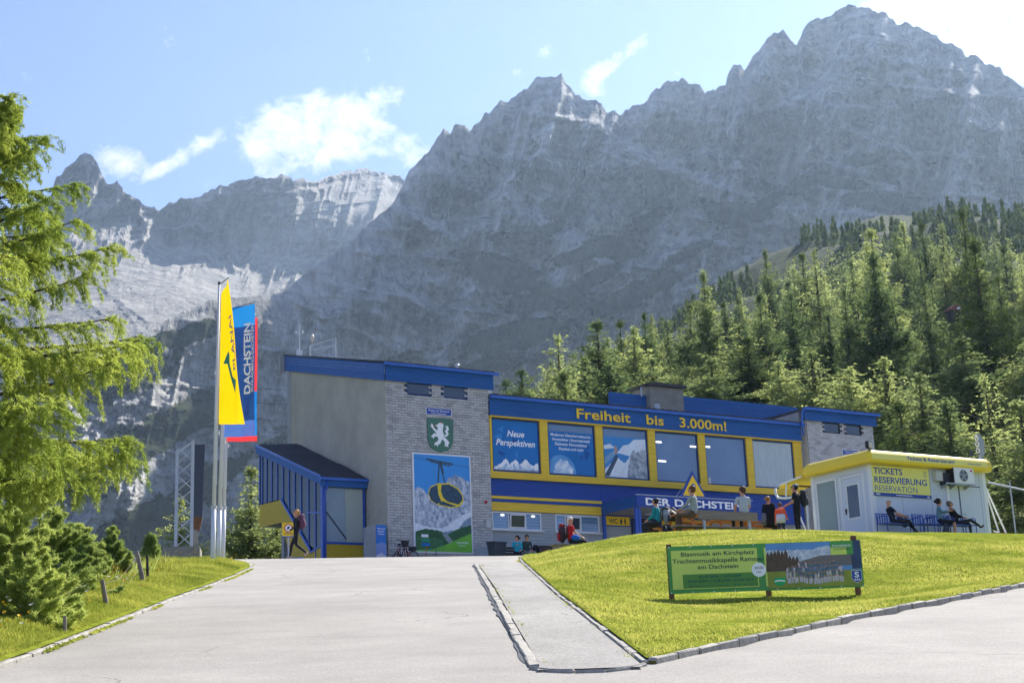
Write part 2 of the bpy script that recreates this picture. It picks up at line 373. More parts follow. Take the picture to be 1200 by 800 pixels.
M['wood_dark'] = mat('dark_wood', srgb('#3a3230'), .8, .2, 5.0)
M['concrete'] = mat('old_concrete', srgb('#8d8a82'), .95, .2, 2.5, .5, 25.0, spec=.1, detail=8)
M['plinth'] = mat('plinth_concrete', srgb('#a0a1a0'), .95, .12, 2.0, .3, 25.0, spec=.1)
M['shingle'] = mat('grey_shingle', srgb('#bcbab6'), .9, .16, 2.2, .25, 30.0, spec=.12, detail=7)
M['joint_dark'] = mat('joint_grey', srgb('#777a7c'), .95, .1, 3.0)  # grey backing that shows in the joints between shingles
M['shingle_b'] = mat('grey_shingle_pale', srgb('#c2c1bd'), .9, .14, 2.2, .25, 30.0, spec=.12)
M['shingle_c'] = mat('grey_shingle_dark', srgb('#abaaa8'), .9, .14, 2.2, .25, 30.0, spec=.12)
M['shingle_side'] = mat('side_shingle', srgb('#c0bbac'), .95, .15, .7, .25, 30.0, spec=.08, detail=8)
M['lap'] = mat('grey_lap_siding', srgb('#a2a8aa'), .85, .08, 1.5, .1, 30.0)
M['blue'] = mat('blue_cladding', srgb('#1e5a9c'), .5, .16, 1.5, .1, 30.0, spec=.4, stretch=(.3, 1, 6))
M['blue_dark'] = mat('blue_band', srgb('#28499a'), .55, .10, 1.5, .1, 30.0, spec=.35, stretch=(.3, 1, 6))
M['blue_trim'] = mat('blue_gutter', srgb('#2b62ba'), .35, .08, 3.0, spec=.6)
M['blue_steel'] = mat('blue_painted_steel', srgb('#1f4fae'), .35, .08, 3.0, spec=.6)
M['yellow'] = mat('yellow_cladding', srgb('#e4bf30'), .5, .11, 1.5, .05, 30.0, spec=.4, stretch=(.4, 1, 5))
M['yellow_dull'] = mat('ochre_panel', srgb('#c5a826'), .6, .08, 1.5, .05, 20.0)
M['tile'] = mat('dark_roof_tiles', srgb('#43444a'), .8, .25, 4.0, .4, 12.0)
M['win_frame_blue'] = mat('dark_blue_frame', srgb('#20386f'), .4, .05, 3.0)
M['win_frame_white'] = mat('white_window_frame', srgb('#d5d7d8'), .4, .04, 3.0)
M['pane'] = glass_mat('sky_pane', srgb('#567596'), .04, ior=1.9)  # reflected sky partly put into the blue base colour
M['pane_low'] = glass_mat('ground_floor_pane', srgb('#5f84a4'), .05, ior=1.8, var=.25)
M['pane_dark'] = glass_mat('dark_pane', srgb('#2e3a44'), .06, ior=1.8, var=.3)
M['pane_stair'] = glass_mat('stairwell_pane', srgb('#263433'), .06, ior=1.45, var=.6)
M['pane_green'] = glass_mat('greenish_pane', srgb('#79867a'), .08, ior=1.7, var=.2)
M['curtain'] = mat('curtain', srgb('#b9c6c8'), .9, .15, 4.0, stretch=(6, 6, .4))
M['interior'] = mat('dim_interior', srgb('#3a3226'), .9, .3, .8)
M['white'] = mat('white_paint', srgb('#e6e7e8'), .45, .04, 2.0)
M['kiosk_wall'] = mat('white_kiosk_panel', srgb('#ced6e2'), .5, .03, .8, .05, 6.0)
M['kiosk_roof'] = mat('yellow_kiosk_fascia', srgb('#f3d22e'), .35, .04, 1.0)
M['kiosk_roof_sheen'] = mat('sheen_yellow_band', srgb('#f4e672'), .4, .03, 1.0)  # sky sheen on the front fascia, painted in as a paler yellow
M['sign_yellow'] = mat('pale_yellow_board', srgb('#efe97c'), .5, .02, 1.0)
M['ink_blue'] = mat('blue_lettering', srgb('#2a4aa0'), .5, .02, 1.0)
M['ink_dark'] = mat('dark_lettering', srgb('#23404a'), .6, .02, 1.0)
M['ink_white'] = mat('white_lettering', srgb('#f2f4f6'), .5, .02, 1.0)
M['ink_yellow'] = mat('yellow_lettering', srgb('#f2c91c'), .4, .03, 1.0)
M['ink_faint'] = mat('faint_print', srgb('#9cab88'), .5, .05, 1.0)
M['metal'] = mat('galvanised', srgb('#a9aeb4'), .42, .12, 6.0, metal=.6)
M['pole'] = mat('flagpole', srgb('#d2d4d8'), .5, .05, 2.0)
M['dark'] = mat('near_black', srgb('#24262b'), .6, .15, 6.0)
M['rubber'] = mat('rubber', srgb('#1a1a1b'), .8, .1, 10.0)
M['rust'] = mat('rusty_steel', srgb('#6b4a34'), .9, .35, 5.0)
M['steel_dark'] = mat('dark_steel', srgb('#3c4654'), .6, .12, 4.0)
M['red'] = mat('red_plastic', srgb('#c22a22'), .4, .05, 4.0)
M['grey_box'] = mat('light_grey_box', srgb('#bfc1bf'), .6, .05, 4.0)
M['bin'] = mat('bin_plastic', srgb('#3b4048'), .55, .08, 6.0)
M['flag_yellow'] = leaf_mat('flag_yellow', srgb('#f6cf08'), srgb('#fbdc1c'), .3, 0, .8)
M['flag_blue'] = leaf_mat('flag_blue', srgb('#2275c8'), srgb('#2f86d6'), .25, 0, .8)
M['flag_violet'] = leaf_mat('flag_violet', srgb('#5c62b4'), srgb('#4f76c4'), .25, 0, 1.4)
M['flag_red'] = leaf_mat('flag_red', srgb('#ee5034'), srgb('#f05c40'), .3, 0, .8)
M['flag_green'] = mat('swoosh_green', srgb('#25916f'), .6, .03, 1.0)

def rock_mat(name, c_lo, c_hi, veg1, veg2, sc=1.0, streak_amt=.5, bumpd=14.0):
    m, N, L, P = nodes_of(name)
    t = N.new('ShaderNodeTexCoord')
    def noise(scale, detail, rough, stretch, dist=.4, rot=(0, 0, 0)):
        mp = N.new('ShaderNodeMapping'); mp.inputs['Scale'].default_value = stretch; mp.inputs['Rotation'].default_value = rot; L.new(t.outputs['Object'], mp.inputs['Vector'])
        n = N.new('ShaderNodeTexNoise'); n.inputs['Scale'].default_value = scale; n.inputs['Detail'].default_value = detail; n.inputs['Roughness'].default_value = rough
        n.inputs['Distortion'].default_value = dist
        L.new(mp.outputs[0], n.inputs['Vector']); return n.outputs['Fac']
    def math_(op, x, y):
        n = N.new('ShaderNodeMath'); n.operation = op
        for i, v in enumerate((x, y)):
            if isinstance(v, (int, float)): n.inputs[i].default_value = v
            else: L.new(v, n.inputs[i])
        return n.outputs[0]
    def rng_(v, a, b, c=0.0, d=1.0):
        n = N.new('ShaderNodeMapRange'); n.inputs[1].default_value = a; n.inputs[2].default_value = b; n.inputs[3].default_value = c; n.inputs[4].default_value = d; L.new(v, n.inputs[0]); return n.outputs[0]
    def mix_(f, A, B, mode='MIX'):
        n = N.new('ShaderNodeMix'); n.data_type = 'RGBA'; n.blend_type = mode
        for k, v in (('Factor', f), ('A', A), ('B', B)):
            if isinstance(v, (int, float)): n.inputs[k].default_value = v
            elif isinstance(v, tuple): n.inputs[k].default_value = v
            else: L.new(v, n.inputs[k])
        return n.outputs['Result']
    a = noise(.012*sc, 10, .70, (1, 1, .5)); b = noise(.07*sc, 8, .72, (1, 1, .35), .8); strata = noise(.03*sc, 7, .65, (.25, .25, 1.6), 1.2, (.35, .25, 0)); streak_n = noise(.045*sc, 6, .6, (1, 1, .10), .2)
    f = math_('ADD', math_('MULTIPLY', a, .38), math_('ADD', math_('MULTIPLY', b, .34), math_('MULTIPLY', strata, .28)))
    rp = N.new('ShaderNodeValToRGB'); e = rp.color_ramp.elements; e[0].position = .42; e[0].color = c_lo; e[1].position = .57; e[1].color = c_hi
    L.new(f, rp.inputs[0])
    c = mix_(rng_(noise(.02*sc, 5, .6, (1.5, 1.5, .35)), .58, .75, 0, .4), rp.outputs[0], srgb('#a08470') if streak_amt else c_lo)
    c = mix_(rng_(streak_n, .54, .66, 0, streak_amt), c, tuple(q*.55 for q in c_lo[:3])+(1,))        # dark streaks like water stains, crevice shade painted into the rock colour
    c = mix_(rng_(strata, .60, .68, 0, .45 if streak_amt else 0), c, c_hi)                                   # pale bedding
    at_ = N.new('ShaderNodeAttribute'); at_.attribute_name = 'veg'
    vf = rng_(math_('ADD', at_.outputs['Fac'], math_('MULTIPLY', math_('SUBTRACT', b, .5), .9)), .46, .54)
    vr = N.new('ShaderNodeValToRGB'); vr.color_ramp.elements[0].color = veg1; vr.color_ramp.elements[1].color = veg2; vr.color_ramp.elements[0].position = .4; vr.color_ramp.elements[1].position = .65
    L.new(b, vr.inputs[0])
    c = mix_(vf, c, vr.outputs[0])
    L.new(c, P.inputs['Base Color']); P.inputs['Roughness'].default_value = .95; P.inputs['Specular IOR Level'].default_value = .1
    bp = N.new('ShaderNodeBump'); bp.inputs['Strength'].default_value = 1.0; bp.inputs['Distance'].default_value = bumpd
    L.new(math_('ADD', a, math_('ADD', math_('MULTIPLY', b, .7), math_('MULTIPLY', strata, .5))), bp.inputs['Height']); L.new(bp.outputs[0], P.inputs['Normal'])
    return m
M['rock'] = rock_mat('limestone', srgb('#76787e'), srgb('#d3d1cb'), srgb('#18240f'), srgb('#33421f'))
M['rock_far'] = rock_mat('pale_limestone', srgb('#757473'), srgb('#aba7a0'), srgb('#3a4424'), srgb('#5a6236'), .8)
M['hill'] = rock_mat('hill_grass', srgb('#414c22'), srgb('#73793e'), srgb('#1e2b16'), srgb('#3c4c2a'), 3.0, 0.0, 1.5)

def set_attr(o, name, val):
    a = o.data.attributes.new(name, 'FLOAT', 'POINT'); a.data.foreach_set('value', np.asarray(val, dtype=np.float32).ravel())

# ------------------------------------------------------------------ ground: asphalt, path, kerbs, lawn, bank
KL = [(-5.4, -8.0), (-5.6, 6.0), (-5.71, 17.12), (-5.77, 18.56), (-5.92, 20.78), (-6.13, 24.12), (-6.28, 26.26), (-6.46, 28.8), (-6.61, 32.16), (-6.94, 37.26), (-7.30, 41.5), (-7.75, 44.0), (-8.5, 46.0), (-9.6, 47.6), (-11.0, 48.6)]
ML = [(-1.30, 41.5), (-1.2, 40.0), (-.67, 29.44), (-.34, 22.58), (-.1, 18.1), (-.02, 15.86), (.06, 15.12)]
MR = [(-1.16, 41.5), (-1.06, 39.94), (-.5, 29.38), (-.15, 21.68), (.04, 17.52), (.15, 15.16)]
PR = [(.95, 61.0), (.35, 52.0), (-.05, 44.5), (-.02, 42.7), (.10, 39.4), (.34, 33.0), (.57, 26.76), (.81, 21.82), (.99, 17.84), (1.11, 15.2)]
KR = [(p[0]+.13, p[1]) for p in PR]
LK = [(1.24, 15.2), (1.61, 15.8), (2.17, 16.74), (2.82, 17.72), (3.5, 18.78), (4.26, 20.0), (5.37, 21.6), (6.57, 23.3), (8.5, 26.2), (11.2, 30.0), (14.5, 34.0), (19.0, 38.5), (30.0, 47.0)]
# asphalt sheet
ys = np.concatenate([np.arange(-30, 12, 3.0), np.arange(12, 60, .5), np.arange(60, 99, 1.5)])
klx = np.interp(ys, [p[1] for p in KL], [p[0] for p in KL]); klx = np.where(ys < 6, -5.6, klx); klx = np.where(ys > 48.6, -11.0-(ys-48.6)*.12, klx)
ts = np.linspace(0, 1, 90)**1.2
X = klx[:, None]-.7+(48.7-klx)[:, None]*ts[None]; Y = np.repeat(ys[:, None], len(ts), 1)
Z = H_road(X, Y)+.015*fbm(X*.3, Y*.15, 3, 5)
LP = [(p[0], p[1]) for p in LK] + [(32, 62), (8, 63.5), (1.15, 61.0)] + [(p[0]+.09, p[1]) for p in PR[1:]]
Z = Z-np.where(in_poly(X, Y, LP), np.clip(poly_dist(X, Y, LP)-.15, 0, 1)*1.3, 0)
mesh_np('road', np.stack([X, Y, Z], -1).reshape(-1, 3), grid_faces(len(ys), len(ts)), M['asphalt'], kind='structure', smooth=True)
# path between the median kerb and the lawn kerb
def strip(name, A, B, m, n, dz, kind='structure', rows=70):
    A, B = np.array(A, float), np.array(B, float)
    y1, y0 = min(A[:, 1].max(), B[:, 1].max()), max(A[:, 1].min(), B[:, 1].min())
    yy = np.linspace(y0, y1, rows)
    ia, ib = np.argsort(A[:, 1]), np.argsort(B[:, 1])
    xa, xb = np.interp(yy, A[ia, 1], A[ia, 0]), np.interp(yy, B[ib, 1], B[ib, 0]); t = np.linspace(0, 1, n)
    X = xa[:, None]+(xb-xa)[:, None]*t; Y = np.repeat(yy[:, None], n, 1); Z = H_road(X, Y)+dz+.006*fbm(X*1.2, Y*.5, 3, 9)
    return mesh_np(name, np.stack([X, Y, Z], -1).reshape(-1, 3), grid_faces(rows, n), m, kind=kind, smooth=True)
strip('path', MR+[(.12, 14.75)], PR+[(1.12, 14.75)], M['path_asphalt'], 12, .035)
# kerbs: stones one by one, sharing a handful of stone meshes
def stone_mesh(L, W, Hh, seed):
    r = random.Random(seed); mb = MB(); b = .014
    mb.box(-L/2, L/2, -W/2, W/2, -Hh, 0)
    me = bpy.data.meshes.new('kerb_stone'); me.from_pydata(mb.v, [], mb.f); bm = bmesh.new(); bm.from_mesh(me)
    bmesh.ops.bevel(bm, geom=bm.edges[:], offset=b, segments=1, affect='EDGES')
    for v in bm.verts: v.co += Vector((r.uniform(-.006, .006), r.uniform(-.008, .008), r.uniform(-.006, .006)))
    bmesh.ops.recalc_face_normals(bm, faces=bm.faces); bm.to_mesh(me); bm.free(); me.materials.append(M['kerb_stone']); return me
def kerb(name, line, L, W, rise, y_max=60, gap=.012, hcap=None):
    root = MB()                                   # mortar bed under the stones
    P = np.array(line, float); seg = np.hypot(np.diff(P[:, 0]), np.diff(P[:, 1])); S = np.concatenate([[0], np.cumsum(seg)])
    meshes = [stone_mesh(L, W, .22, k) for k in range(5)]
    n = int(S[-1]/(L+gap)); pts = []
    for i in range(n+1):
        s = min(i*(L+gap), S[-1]); x, y = np.interp(s, S, P[:, 0]), np.interp(s, S, P[:, 1]); pts.append((x, y))
    for (a, b) in zip(pts[:-1], pts[1:]):
        dx, dy = b[0]-a[0], b[1]-a[1]; l = math.hypot(dx, dy)
        if l < 1e-3: continue
        nx, ny = -dy/l*W*.40, dx/l*W*.40
        q = [(a[0]+nx, a[1]+ny), (b[0]+nx, b[1]+ny), (b[0]-nx, b[1]-ny), (a[0]-nx, a[1]-ny)]
        root.add([(x, y, Hr(x, y)+rise-.030) for x, y in q]+[(x, y, Hr(x, y)-.12) for x, y in q], [(0,1,2,3),(0,4,5,1),(2,6,7,3),(1,5,6,2),(0,3,7,4)])
    ro = root.build(name, M['joint'], kind='structure')
    r = random.Random(len(line)*7+int(W*1000))
    for k, (a, b) in enumerate(zip(pts[:-1], pts[1:])):
        o = bpy.data.objects.new('kerb_stone', r.choice(meshes)); link(o, ro)
        za, zb = Hr(*a)+rise, Hr(*b)+rise; l = math.hypot(b[0]-a[0], b[1]-a[1])
        o.location = ((a[0]+b[0])/2, (a[1]+b[1])/2, (za+zb)/2+r.uniform(-.008, .008))
        o.rotation_euler = (r.uniform(-.02, .02), -math.atan2(zb-za, l), math.atan2(b[1]-a[1], b[0]-a[0])+r.uniform(-.012, .012))
        o.scale = (l/(L+gap), 1, 1)
    return ro
def offset_line(line, dx): return [(p[0]+dx, p[1]) for p in line]
kerb('left_kerb', [p for p in KL if 6 <= p[1] <= 46.5], .62, .11, .04)
mid = [((a[0]+b[0])/2, (a[1]+b[1])/2) for a, b in zip(MR, [(np.interp(m[1], [q[1] for q in ML[::-1]], [q[0] for q in ML[::-1]]), m[1]) for m in MR])]
kerb('median_kerb', mid[::-1], .85, .11, .04)
kerb('path_kerb', [((p[0]+.065), p[1]) for p in PR][::-1], .7, .09, .045)
kerb('lawn_kerb', LK, .5, .10, .065)
kerb('path_end_kerb', [(.06, 15.04), (.2, 14.78), (.44, 14.60), (.67, 14.55), (.92, 14.66), (1.2, 15.1)], .3, .07, .035)
# a weedy seam along each kerb
def seam(name, line, off, wid, seed, n=420, h=.04):
    P = np.array(line, float); seg = np.hypot(np.diff(P[:, 0]), np.diff(P[:, 1])); S = np.concatenate([[0], np.cumsum(seg)]); g = np.random.default_rng(seed)
    s = g.uniform(0, S[-1], n*8); keep = vnoise(s*1.1, s*0+seed, seed) > .42; s = s[keep]
    x = np.interp(s, S, P[:, 0])+off+g.normal(0, wid, len(s)); y = np.interp(s, S, P[:, 1]); z = H_road(x, y)+.01
    c = np.stack([x, y, z], 1); d = g.normal(0, .03, (len(c), 3)); d[:, 2] = g.uniform(.4, 1, len(c))*h
    sd = g.normal(0, .02, (len(c), 3)); sd[:, 2] = 0
    V = np.stack([c-sd, c+sd, c+d], 1).reshape(-1, 3)
    return mesh_np(name, V, np.arange(len(V)).reshape(-1, 3), M['tall_blade'], kind='stuff')
tag(seam('kerb_weeds', [p for p in KL if 10 < p[1] < 46], .085, .02, 3, 260), 'moss and weeds growing along the foot of the left kerb', 'weeds')
tag(seam('kerb_weeds', ML[::-1], .20, .015, 4, 130), 'weeds in the seam between the median kerb and the path', 'weeds')
tag(seam('kerb_weeds', PR[::-1], -.03, .015, 5, 220), 'weeds along the path side of the lawn kerb', 'weeds')
# dark cracked edge on the road side of the median
cr = MB()
yy = np.linspace(15.6, 41, 300)
for a, b in zip(yy[:-1], yy[1:]):
    xa, xb = (float(np.interp(q, [p[1] for p in ML[::-1]], [p[0] for p in ML[::-1]])) for q in (a, b))
    wa, wb_ = (.003+.045*float(vnoise(np.array([q*1.6]), np.array([8.0]), 6)[0])**1.5 for q in (a, b))
    cr.add([(xa-wa-.0, a, Hr(xa, a)+.014), (xa+.02, a, Hr(xa, a)+.016), (xb+.02, b, Hr(xb, b)+.016), (xb-wb_-.0, b, Hr(xb, b)+.014)], [(0,1,2,3)])
cr.build('gutter_crack', M['dark'], kind='structure')

# lawn mound
lawn_poly = KR[::-1][:] and ([(p[0], p[1]) for p in LK] + [(32, 62), (8, 63.5), (1.15, 61.0)] + [(p[0]-.04, p[1]) for p in KR[1:]])
cp = [(x, y, Hr(x, y)+.11) for x, y in KR] + [(x, y, Hr(x, y)+.11) for x, y in LK]
cp += [tuple(at(px, py, D)-np.array([0, 0, .03])) for px, py, D in [(640,657,48),(660,647,46.5),(690,637.5,45.5),(730,627.5,45),(770,624,45),(830,622,45),(900,621,45),(960,621.5,45),(1020,624.5,45),(1100,630,45),(1195,637.5,45)]]
cp += [(2.71, 28.0, 3.74), (4.41, 28.0, 3.72), (6.10, 28.0, 3.68), (2.5, 26.7, 3.54), (4.2, 26.7, 3.52), (6.0, 26.7, 3.48)] + [(3.9, 36, 5.45), (7.0, 36, 5.5), (1.5, 34, 4.95), (11, 36, 5.25), (3.0, 22, 3.02), (4.4, 24, 3.22), (1.6, 20, 2.83), (1.6, 26, 3.65), (8, 30, 4.05)]
cp += [(2.6, 50, 7.02), (5, 50, 7.12), (8, 50, 7.15), (11, 50, 7.35), (5, 55, 7.4), (10, 56, 7.6), (12, 52.8, 7.55), (14, 53.8, 7.6), (17.5, 56, 7.65), (19, 54, 7.45), (20, 60, 7.8), (3, 57, 7.6), (8, 62, 7.95), (26, 60, 7.9), (25, 45, 6.4), (16, 31+5, 5.1), (30, 60, 7.9)]
LAWN = RBF(cp, 1e-3, 15.0)
xs = np.concatenate([np.arange(-.2, 14, .22), np.arange(14, 33, .5)]); ysl = np.concatenate([np.arange(15, 50, .25), np.arange(50, 64, .5)])
def poly_sheet(name, poly, hf, xs, ys, m, kind):
    """grid sheet clipped to a polygon by moving outside vertices onto its border"""
    X, Y = np.meshgrid(xs, ys); ins = in_poly(X, Y, poly)
    nr, nc = X.shape; F = grid_faces(nr, nc); cnt = ins.ravel()[F].sum(1); F = F[cnt > 0]
    # snap outside vertices of kept faces to the nearest border point
    used = np.zeros(X.size, bool); used[F.ravel()] = True; sel = np.where(used & ~ins.ravel())[0]
    xf, yf = X.ravel().copy(), Y.ravel().copy(); best = np.full(len(sel), 1e9); bx, by = xf[sel].copy(), yf[sel].copy(); sx, sy = xf[sel], yf[sel]
    for i in range(len(poly)):
        (ax, ay), (cx, cy) = poly[i], poly[(i+1) % len(poly)]; vx, vy = cx-ax, cy-ay
        t = np.clip(((sx-ax)*vx+(sy-ay)*vy)/(vx*vx+vy*vy+1e-12), 0, 1); qx, qy = ax+t*vx, ay+t*vy; d = np.hypot(sx-qx, sy-qy); u = d < best
        best[u] = d[u]; bx[u] = qx[u]; by[u] = qy[u]
    xf[sel] = bx; yf[sel] = by
    return mesh_np(name, np.stack([xf, yf, hf(xf, yf)], 1), F, m, kind=kind, smooth=True)
def lawn_h(x, y):
    x, y = np.asarray(x, float), np.asarray(y, float); k = np.clip(poly_dist(x, y, lawn_poly)/.7, 0, 1)**.7
    return (H_road(x, y)+.065)*(1-k)+LAWN(x, y)*k
poly_sheet('lawn', lawn_poly, lambda x, y: lawn_h(x, y)+.03*fbm(x*.8, y*.8, 3, 3)*np.clip(poly_dist(x, y, lawn_poly), 0, 1), xs, ysl, M['soil'], 'structure')
# left bank
bank_poly = [(x-.02, y) for x, y in KL if y <= 47] + [(-12, 50), (-16, 52), (-30, 50), (-30, -8)]
bp = [(x, y, Hr(x, y)+.09) for x, y in KL[1:]]
for x, y in KL[1:-3]:
    bp += [(x-1.0, y, Hr(x, y)+.26), (x-2.3, y+.3, Hr(x, y)+.12), (x-5, y, Hr(x, y)-1.7), (x-9, y, Hr(x, y)-4.5), (x-16, y, Hr(x, y)-9.5), (x-24, y, Hr(x, y)-15)]
bp += [tuple(at(249, 663, 42)), tuple(at(256, 656.5, 44.5)), tuple(at(261, 652, 46.5)), tuple(at(188, 670, 44.5)), tuple(at(212, 665, 45.3)), tuple(at(237, 661, 45.8)), tuple(at(150, 683, 40)), (-11.5, 47.5, 6.6), (-14, 48, 5.2), (-20, 50, 1.5), (-30, 50, -6)]
BANK = RBF(bp, 3e-3, 12.0)
def bank_h(x, y):
    d = np.interp(y, [p[1] for p in KL], [p[0] for p in KL])-x; k = np.clip((d-.04)/.7, 0, 1)**.7; k = np.where(y > 47.5, 1, k)
    return (H_road(x, y)+.055)*(1-k)+BANK(x, y)*k
bxs = np.concatenate([np.arange(-30, -12, 1.2), np.arange(-12, -5, .2)]); bys = np.concatenate([np.arange(-8, 14, 2.0), np.arange(14, 53, .3)])
poly_sheet('grass_bank', bank_poly, lambda x, y: bank_h(x, y)+.05*fbm(x*.9, y*.9, 3, 8)*np.clip(poly_dist(x, y, bank_poly), 0, 1), bxs, bys, M['soil'], 'structure')

# grass as real blades
def blades(name, m, X, Y, Z, h, wd, lean, seed):
    g = np.random.default_rng(seed); n = len(X); c = np.stack([X, Y, Z], 1); a = g.uniform(0, 2*np.pi, n)
    sd = np.stack([np.cos(a), np.sin(a), 0*a], 1)*(wd*g.uniform(.6, 1.3, n))[:, None]
    b = g.uniform(0, 2*np.pi, n); ln = lean*h*g.uniform(0, 1, n)
    tip = c+np.stack([np.cos(b)*ln, np.sin(b)*ln, h], 1)
    V = np.stack([c-sd, c+sd, tip], 1).reshape(-1, 3)
    return mesh_np(name, V, np.arange(3*n).reshape(-1, 3), m, kind='stuff')
g = np.random.default_rng(11)
n = 700000
yb = 15+31.5*g.uniform(0, 1, n)**1.35; xb = g.uniform(0, 18, n)
vis = (xb/yb < .36) & in_poly(xb, yb, lawn_poly) & (poly_dist(xb, yb, lawn_poly) > .03); xb, yb = xb[vis], yb[vis]
clump = vnoise(xb*2.2, yb*2.2, 4); k = g.uniform(0, 1, len(xb)) < (.25+.75*clump)*(.45+.8*vnoise(xb*.55, yb*.4, 44)); xb, yb, clump = xb[k], yb[k], clump[k]
hh = (.018+.03*clump+.035*np.clip(vnoise(xb*.7, yb*.45, 6)-.45, 0, 1))*g.uniform(.6, 1.3, len(xb))
tag(blades('mown_grass', M['blade'], xb, yb, lawn_h(xb, yb)-.005, hh, .007+yb*.00022, 1.3, 21), 'short yellow green mown grass covering the sunny mound', 'grass')
n = 190000
yb = 14.5+33*g.uniform(0, 1, n)**1.2; kx = np.interp(yb, [p[1] for p in KL], [p[0] for p in KL]); xb = kx-.12-4.2*g.uniform(0, 1, n)**1.3
vis = in_poly(xb, yb, bank_poly); xb, yb, kx = xb[vis], yb[vis], kx[vis]
edge = np.clip((kx-xb-.1)/2.2, 0, 1); cl = vnoise(xb*1.4, yb*1.4, 14)
hh = (.05+.32*edge*edge*(.3+cl))*g.uniform(.5, 1.2, len(xb))
tag(blades('meadow_grass', M['tall_blade'], xb, yb, bank_h(xb, yb)-.01, hh, .008+.006*edge, .8, 22), 'green meadow grass growing taller away from the left kerb', 'grass')
# meadow flowers
def flowers(name, colr, spots, seed, label, r=.022):
    g = np.random.default_rng(seed); V = []; F = []
    for (cx, cy, sx, sy, cnt) in spots:
        for _ in range(cnt):
            x, y = cx+g.normal(0, sx), cy+g.normal(0, sy); kxx = np.interp(y, [p[1] for p in KL], [p[0] for p in KL])
            if x > kxx-.25: x = kxx-.25-abs(g.normal(0, .3))
            z = float(bank_h(np.array([x]), np.array([y]))[0])+g.uniform(.16, .42); b = len(V); a0 = g.uniform(0, 6); rr = r*g.uniform(.7, 1.3)
            tl = g.normal(0, .35, 2)
            for i in range(6):
                a = a0+i*math.pi/3; V.append((x+math.cos(a)*rr, y+math.sin(a)*rr, z+rr*(math.cos(a)*tl[0]+math.sin(a)*tl[1])))
            V.append((x, y, z-.02)); 
            for i in range(6): F.append((b+i, b+(i+1) % 6, b+6))
    tag(mesh_np(name, V, F, mat(name, srgb(colr), .7, .1, 8.0), kind='stuff'), label, 'flowers')
flowers('yellow_flowers', '#e8b61a', [(-6.6, 18.6, .35, .8, 45), (-7.4, 25, .5, 2, 45), (-8.3, 31, .4, 1.6, 50), (-8.9, 36, .4, 1.6, 40), (-8.2, 40, .4, 1.8, 20)], 5, 'yellow meadow flowers dotted over the left bank')
flowers('white_flowers', '#e9e6ea', [(-6.5, 17.5, .25, .5, 40), (-6.8, 22, .4, 1.6, 35), (-7.6, 27, .5, 1.2, 18)], 6, 'white umbel flowers on the left bank near the road', .03)

# ------------------------------------------------------------------ far terrain
far = [tuple(at(*p)) for p in [
    (1000,245,590),(960,260,580),(920,285,570),(1060,252,590),(1120,264,600),(1195,285,600),(1260,300,590),(860,338,560),(820,370,550),(770,407,540),(700,457,530),(640,497,520),(560,547,510),(450,607,500),(300,645,500),
    (900,385,400),(1000,345,400),(1100,335,400),(1195,335,400),(800,430,400),(700,490,400),(600,535,400),
    (1155,415,235),(1040,400,235),(950,425,230),(850,445,225),(780,462,215),(700,500,215),(620,545,215),(1240,420,230),
    (1240,530,125),(1195,530,120),(1100,515,120),(1000,515,120),(900,522,120),(820,532,120),(750,548,120),(650,580,120),(560,610,120),
    (1000,300,800),(900,340,780),(700,520,800),(1195,340,800),(1000,360,1150),(700,560,1100),(1195,380,1150),(500,640,1000),(200,660,900),(0,690,900),(-200,700,900)]]
far += [(0, 98, 10.6), (20, 98, 11), (32, 85, 10.2), (45, 62, 8.5), (50, 40, 5), (50, 20, 2), (48, -20, -3), (-12, 80, 8.2), (-12, 66, 7.6), (-14, 90, 6), (-22, 85, 2), (-30, 60, -3), (-30, 30, -10), (-30, 0, -14), (-60, 60, -14), (-90, 150, -6), (-140, 300, 15), (-60, 300, 20), (-250, 600, 60),
        (0, -60, -9), (60, -120, -10), (-100, -150, -25), (0, -400, -30), (400, -300, 0), (-400, -300, -40), (-500, 100, 0), (300, 50, 40), (600, 300, 150), (500, 0, 60)]
FAR = RBF(far, 2e-3, 200.0)
azs = np.concatenate([np.linspace(-180, -32, 40, endpoint=False), np.linspace(-32, 30, 230, endpoint=False), np.linspace(30, 180, 40)])
rad = np.concatenate([np.linspace(0.5, 40, 30, endpoint=False), 40*np.exp(np.linspace(0, math.log(1250/40), 190))])
A_, Rr = np.meshgrid(np.radians(azs), rad); X, Y = np.sin(A_)*Rr, np.cos(A_)*Rr
NEAR = [(-12, -30), (48, -30), (48, 97), (-12, 97), (-11, 60)]
def terrain(x, y):
    r = np.hypot(x, y); z = FAR(x, y)+fbm(x*.012, y*.012, 5, 40)*np.clip(r-140, 0, 400)*.045+fbm(x*.08, y*.08, 3, 41)*np.clip(r-100, 0, 60)*.02
    ins = in_poly(x, y, NEAR); d = poly_dist(x, y, NEAR)
    z = np.where(ins, np.minimum(z, H_road(x, y)-1.6), z)
    bk = in_poly(x, y, bank_poly); z = np.where(bk, np.minimum(z, bank_h(x, y)-.6), z)
    return z
Z = terrain(X, Y)
gr = mesh_np('ground', np.stack([X, Y, Z], -1).reshape(-1, 3), grid_faces(len(rad), len(azs)), M['hill'], kind='structure', smooth=True)
set_attr(gr, 'veg', np.clip(.30+.5*fbm(X*.006, Y*.006, 4, 60)+.8*np.clip((np.hypot(X, Y)-330)/150, 0, 1), 0, 1))

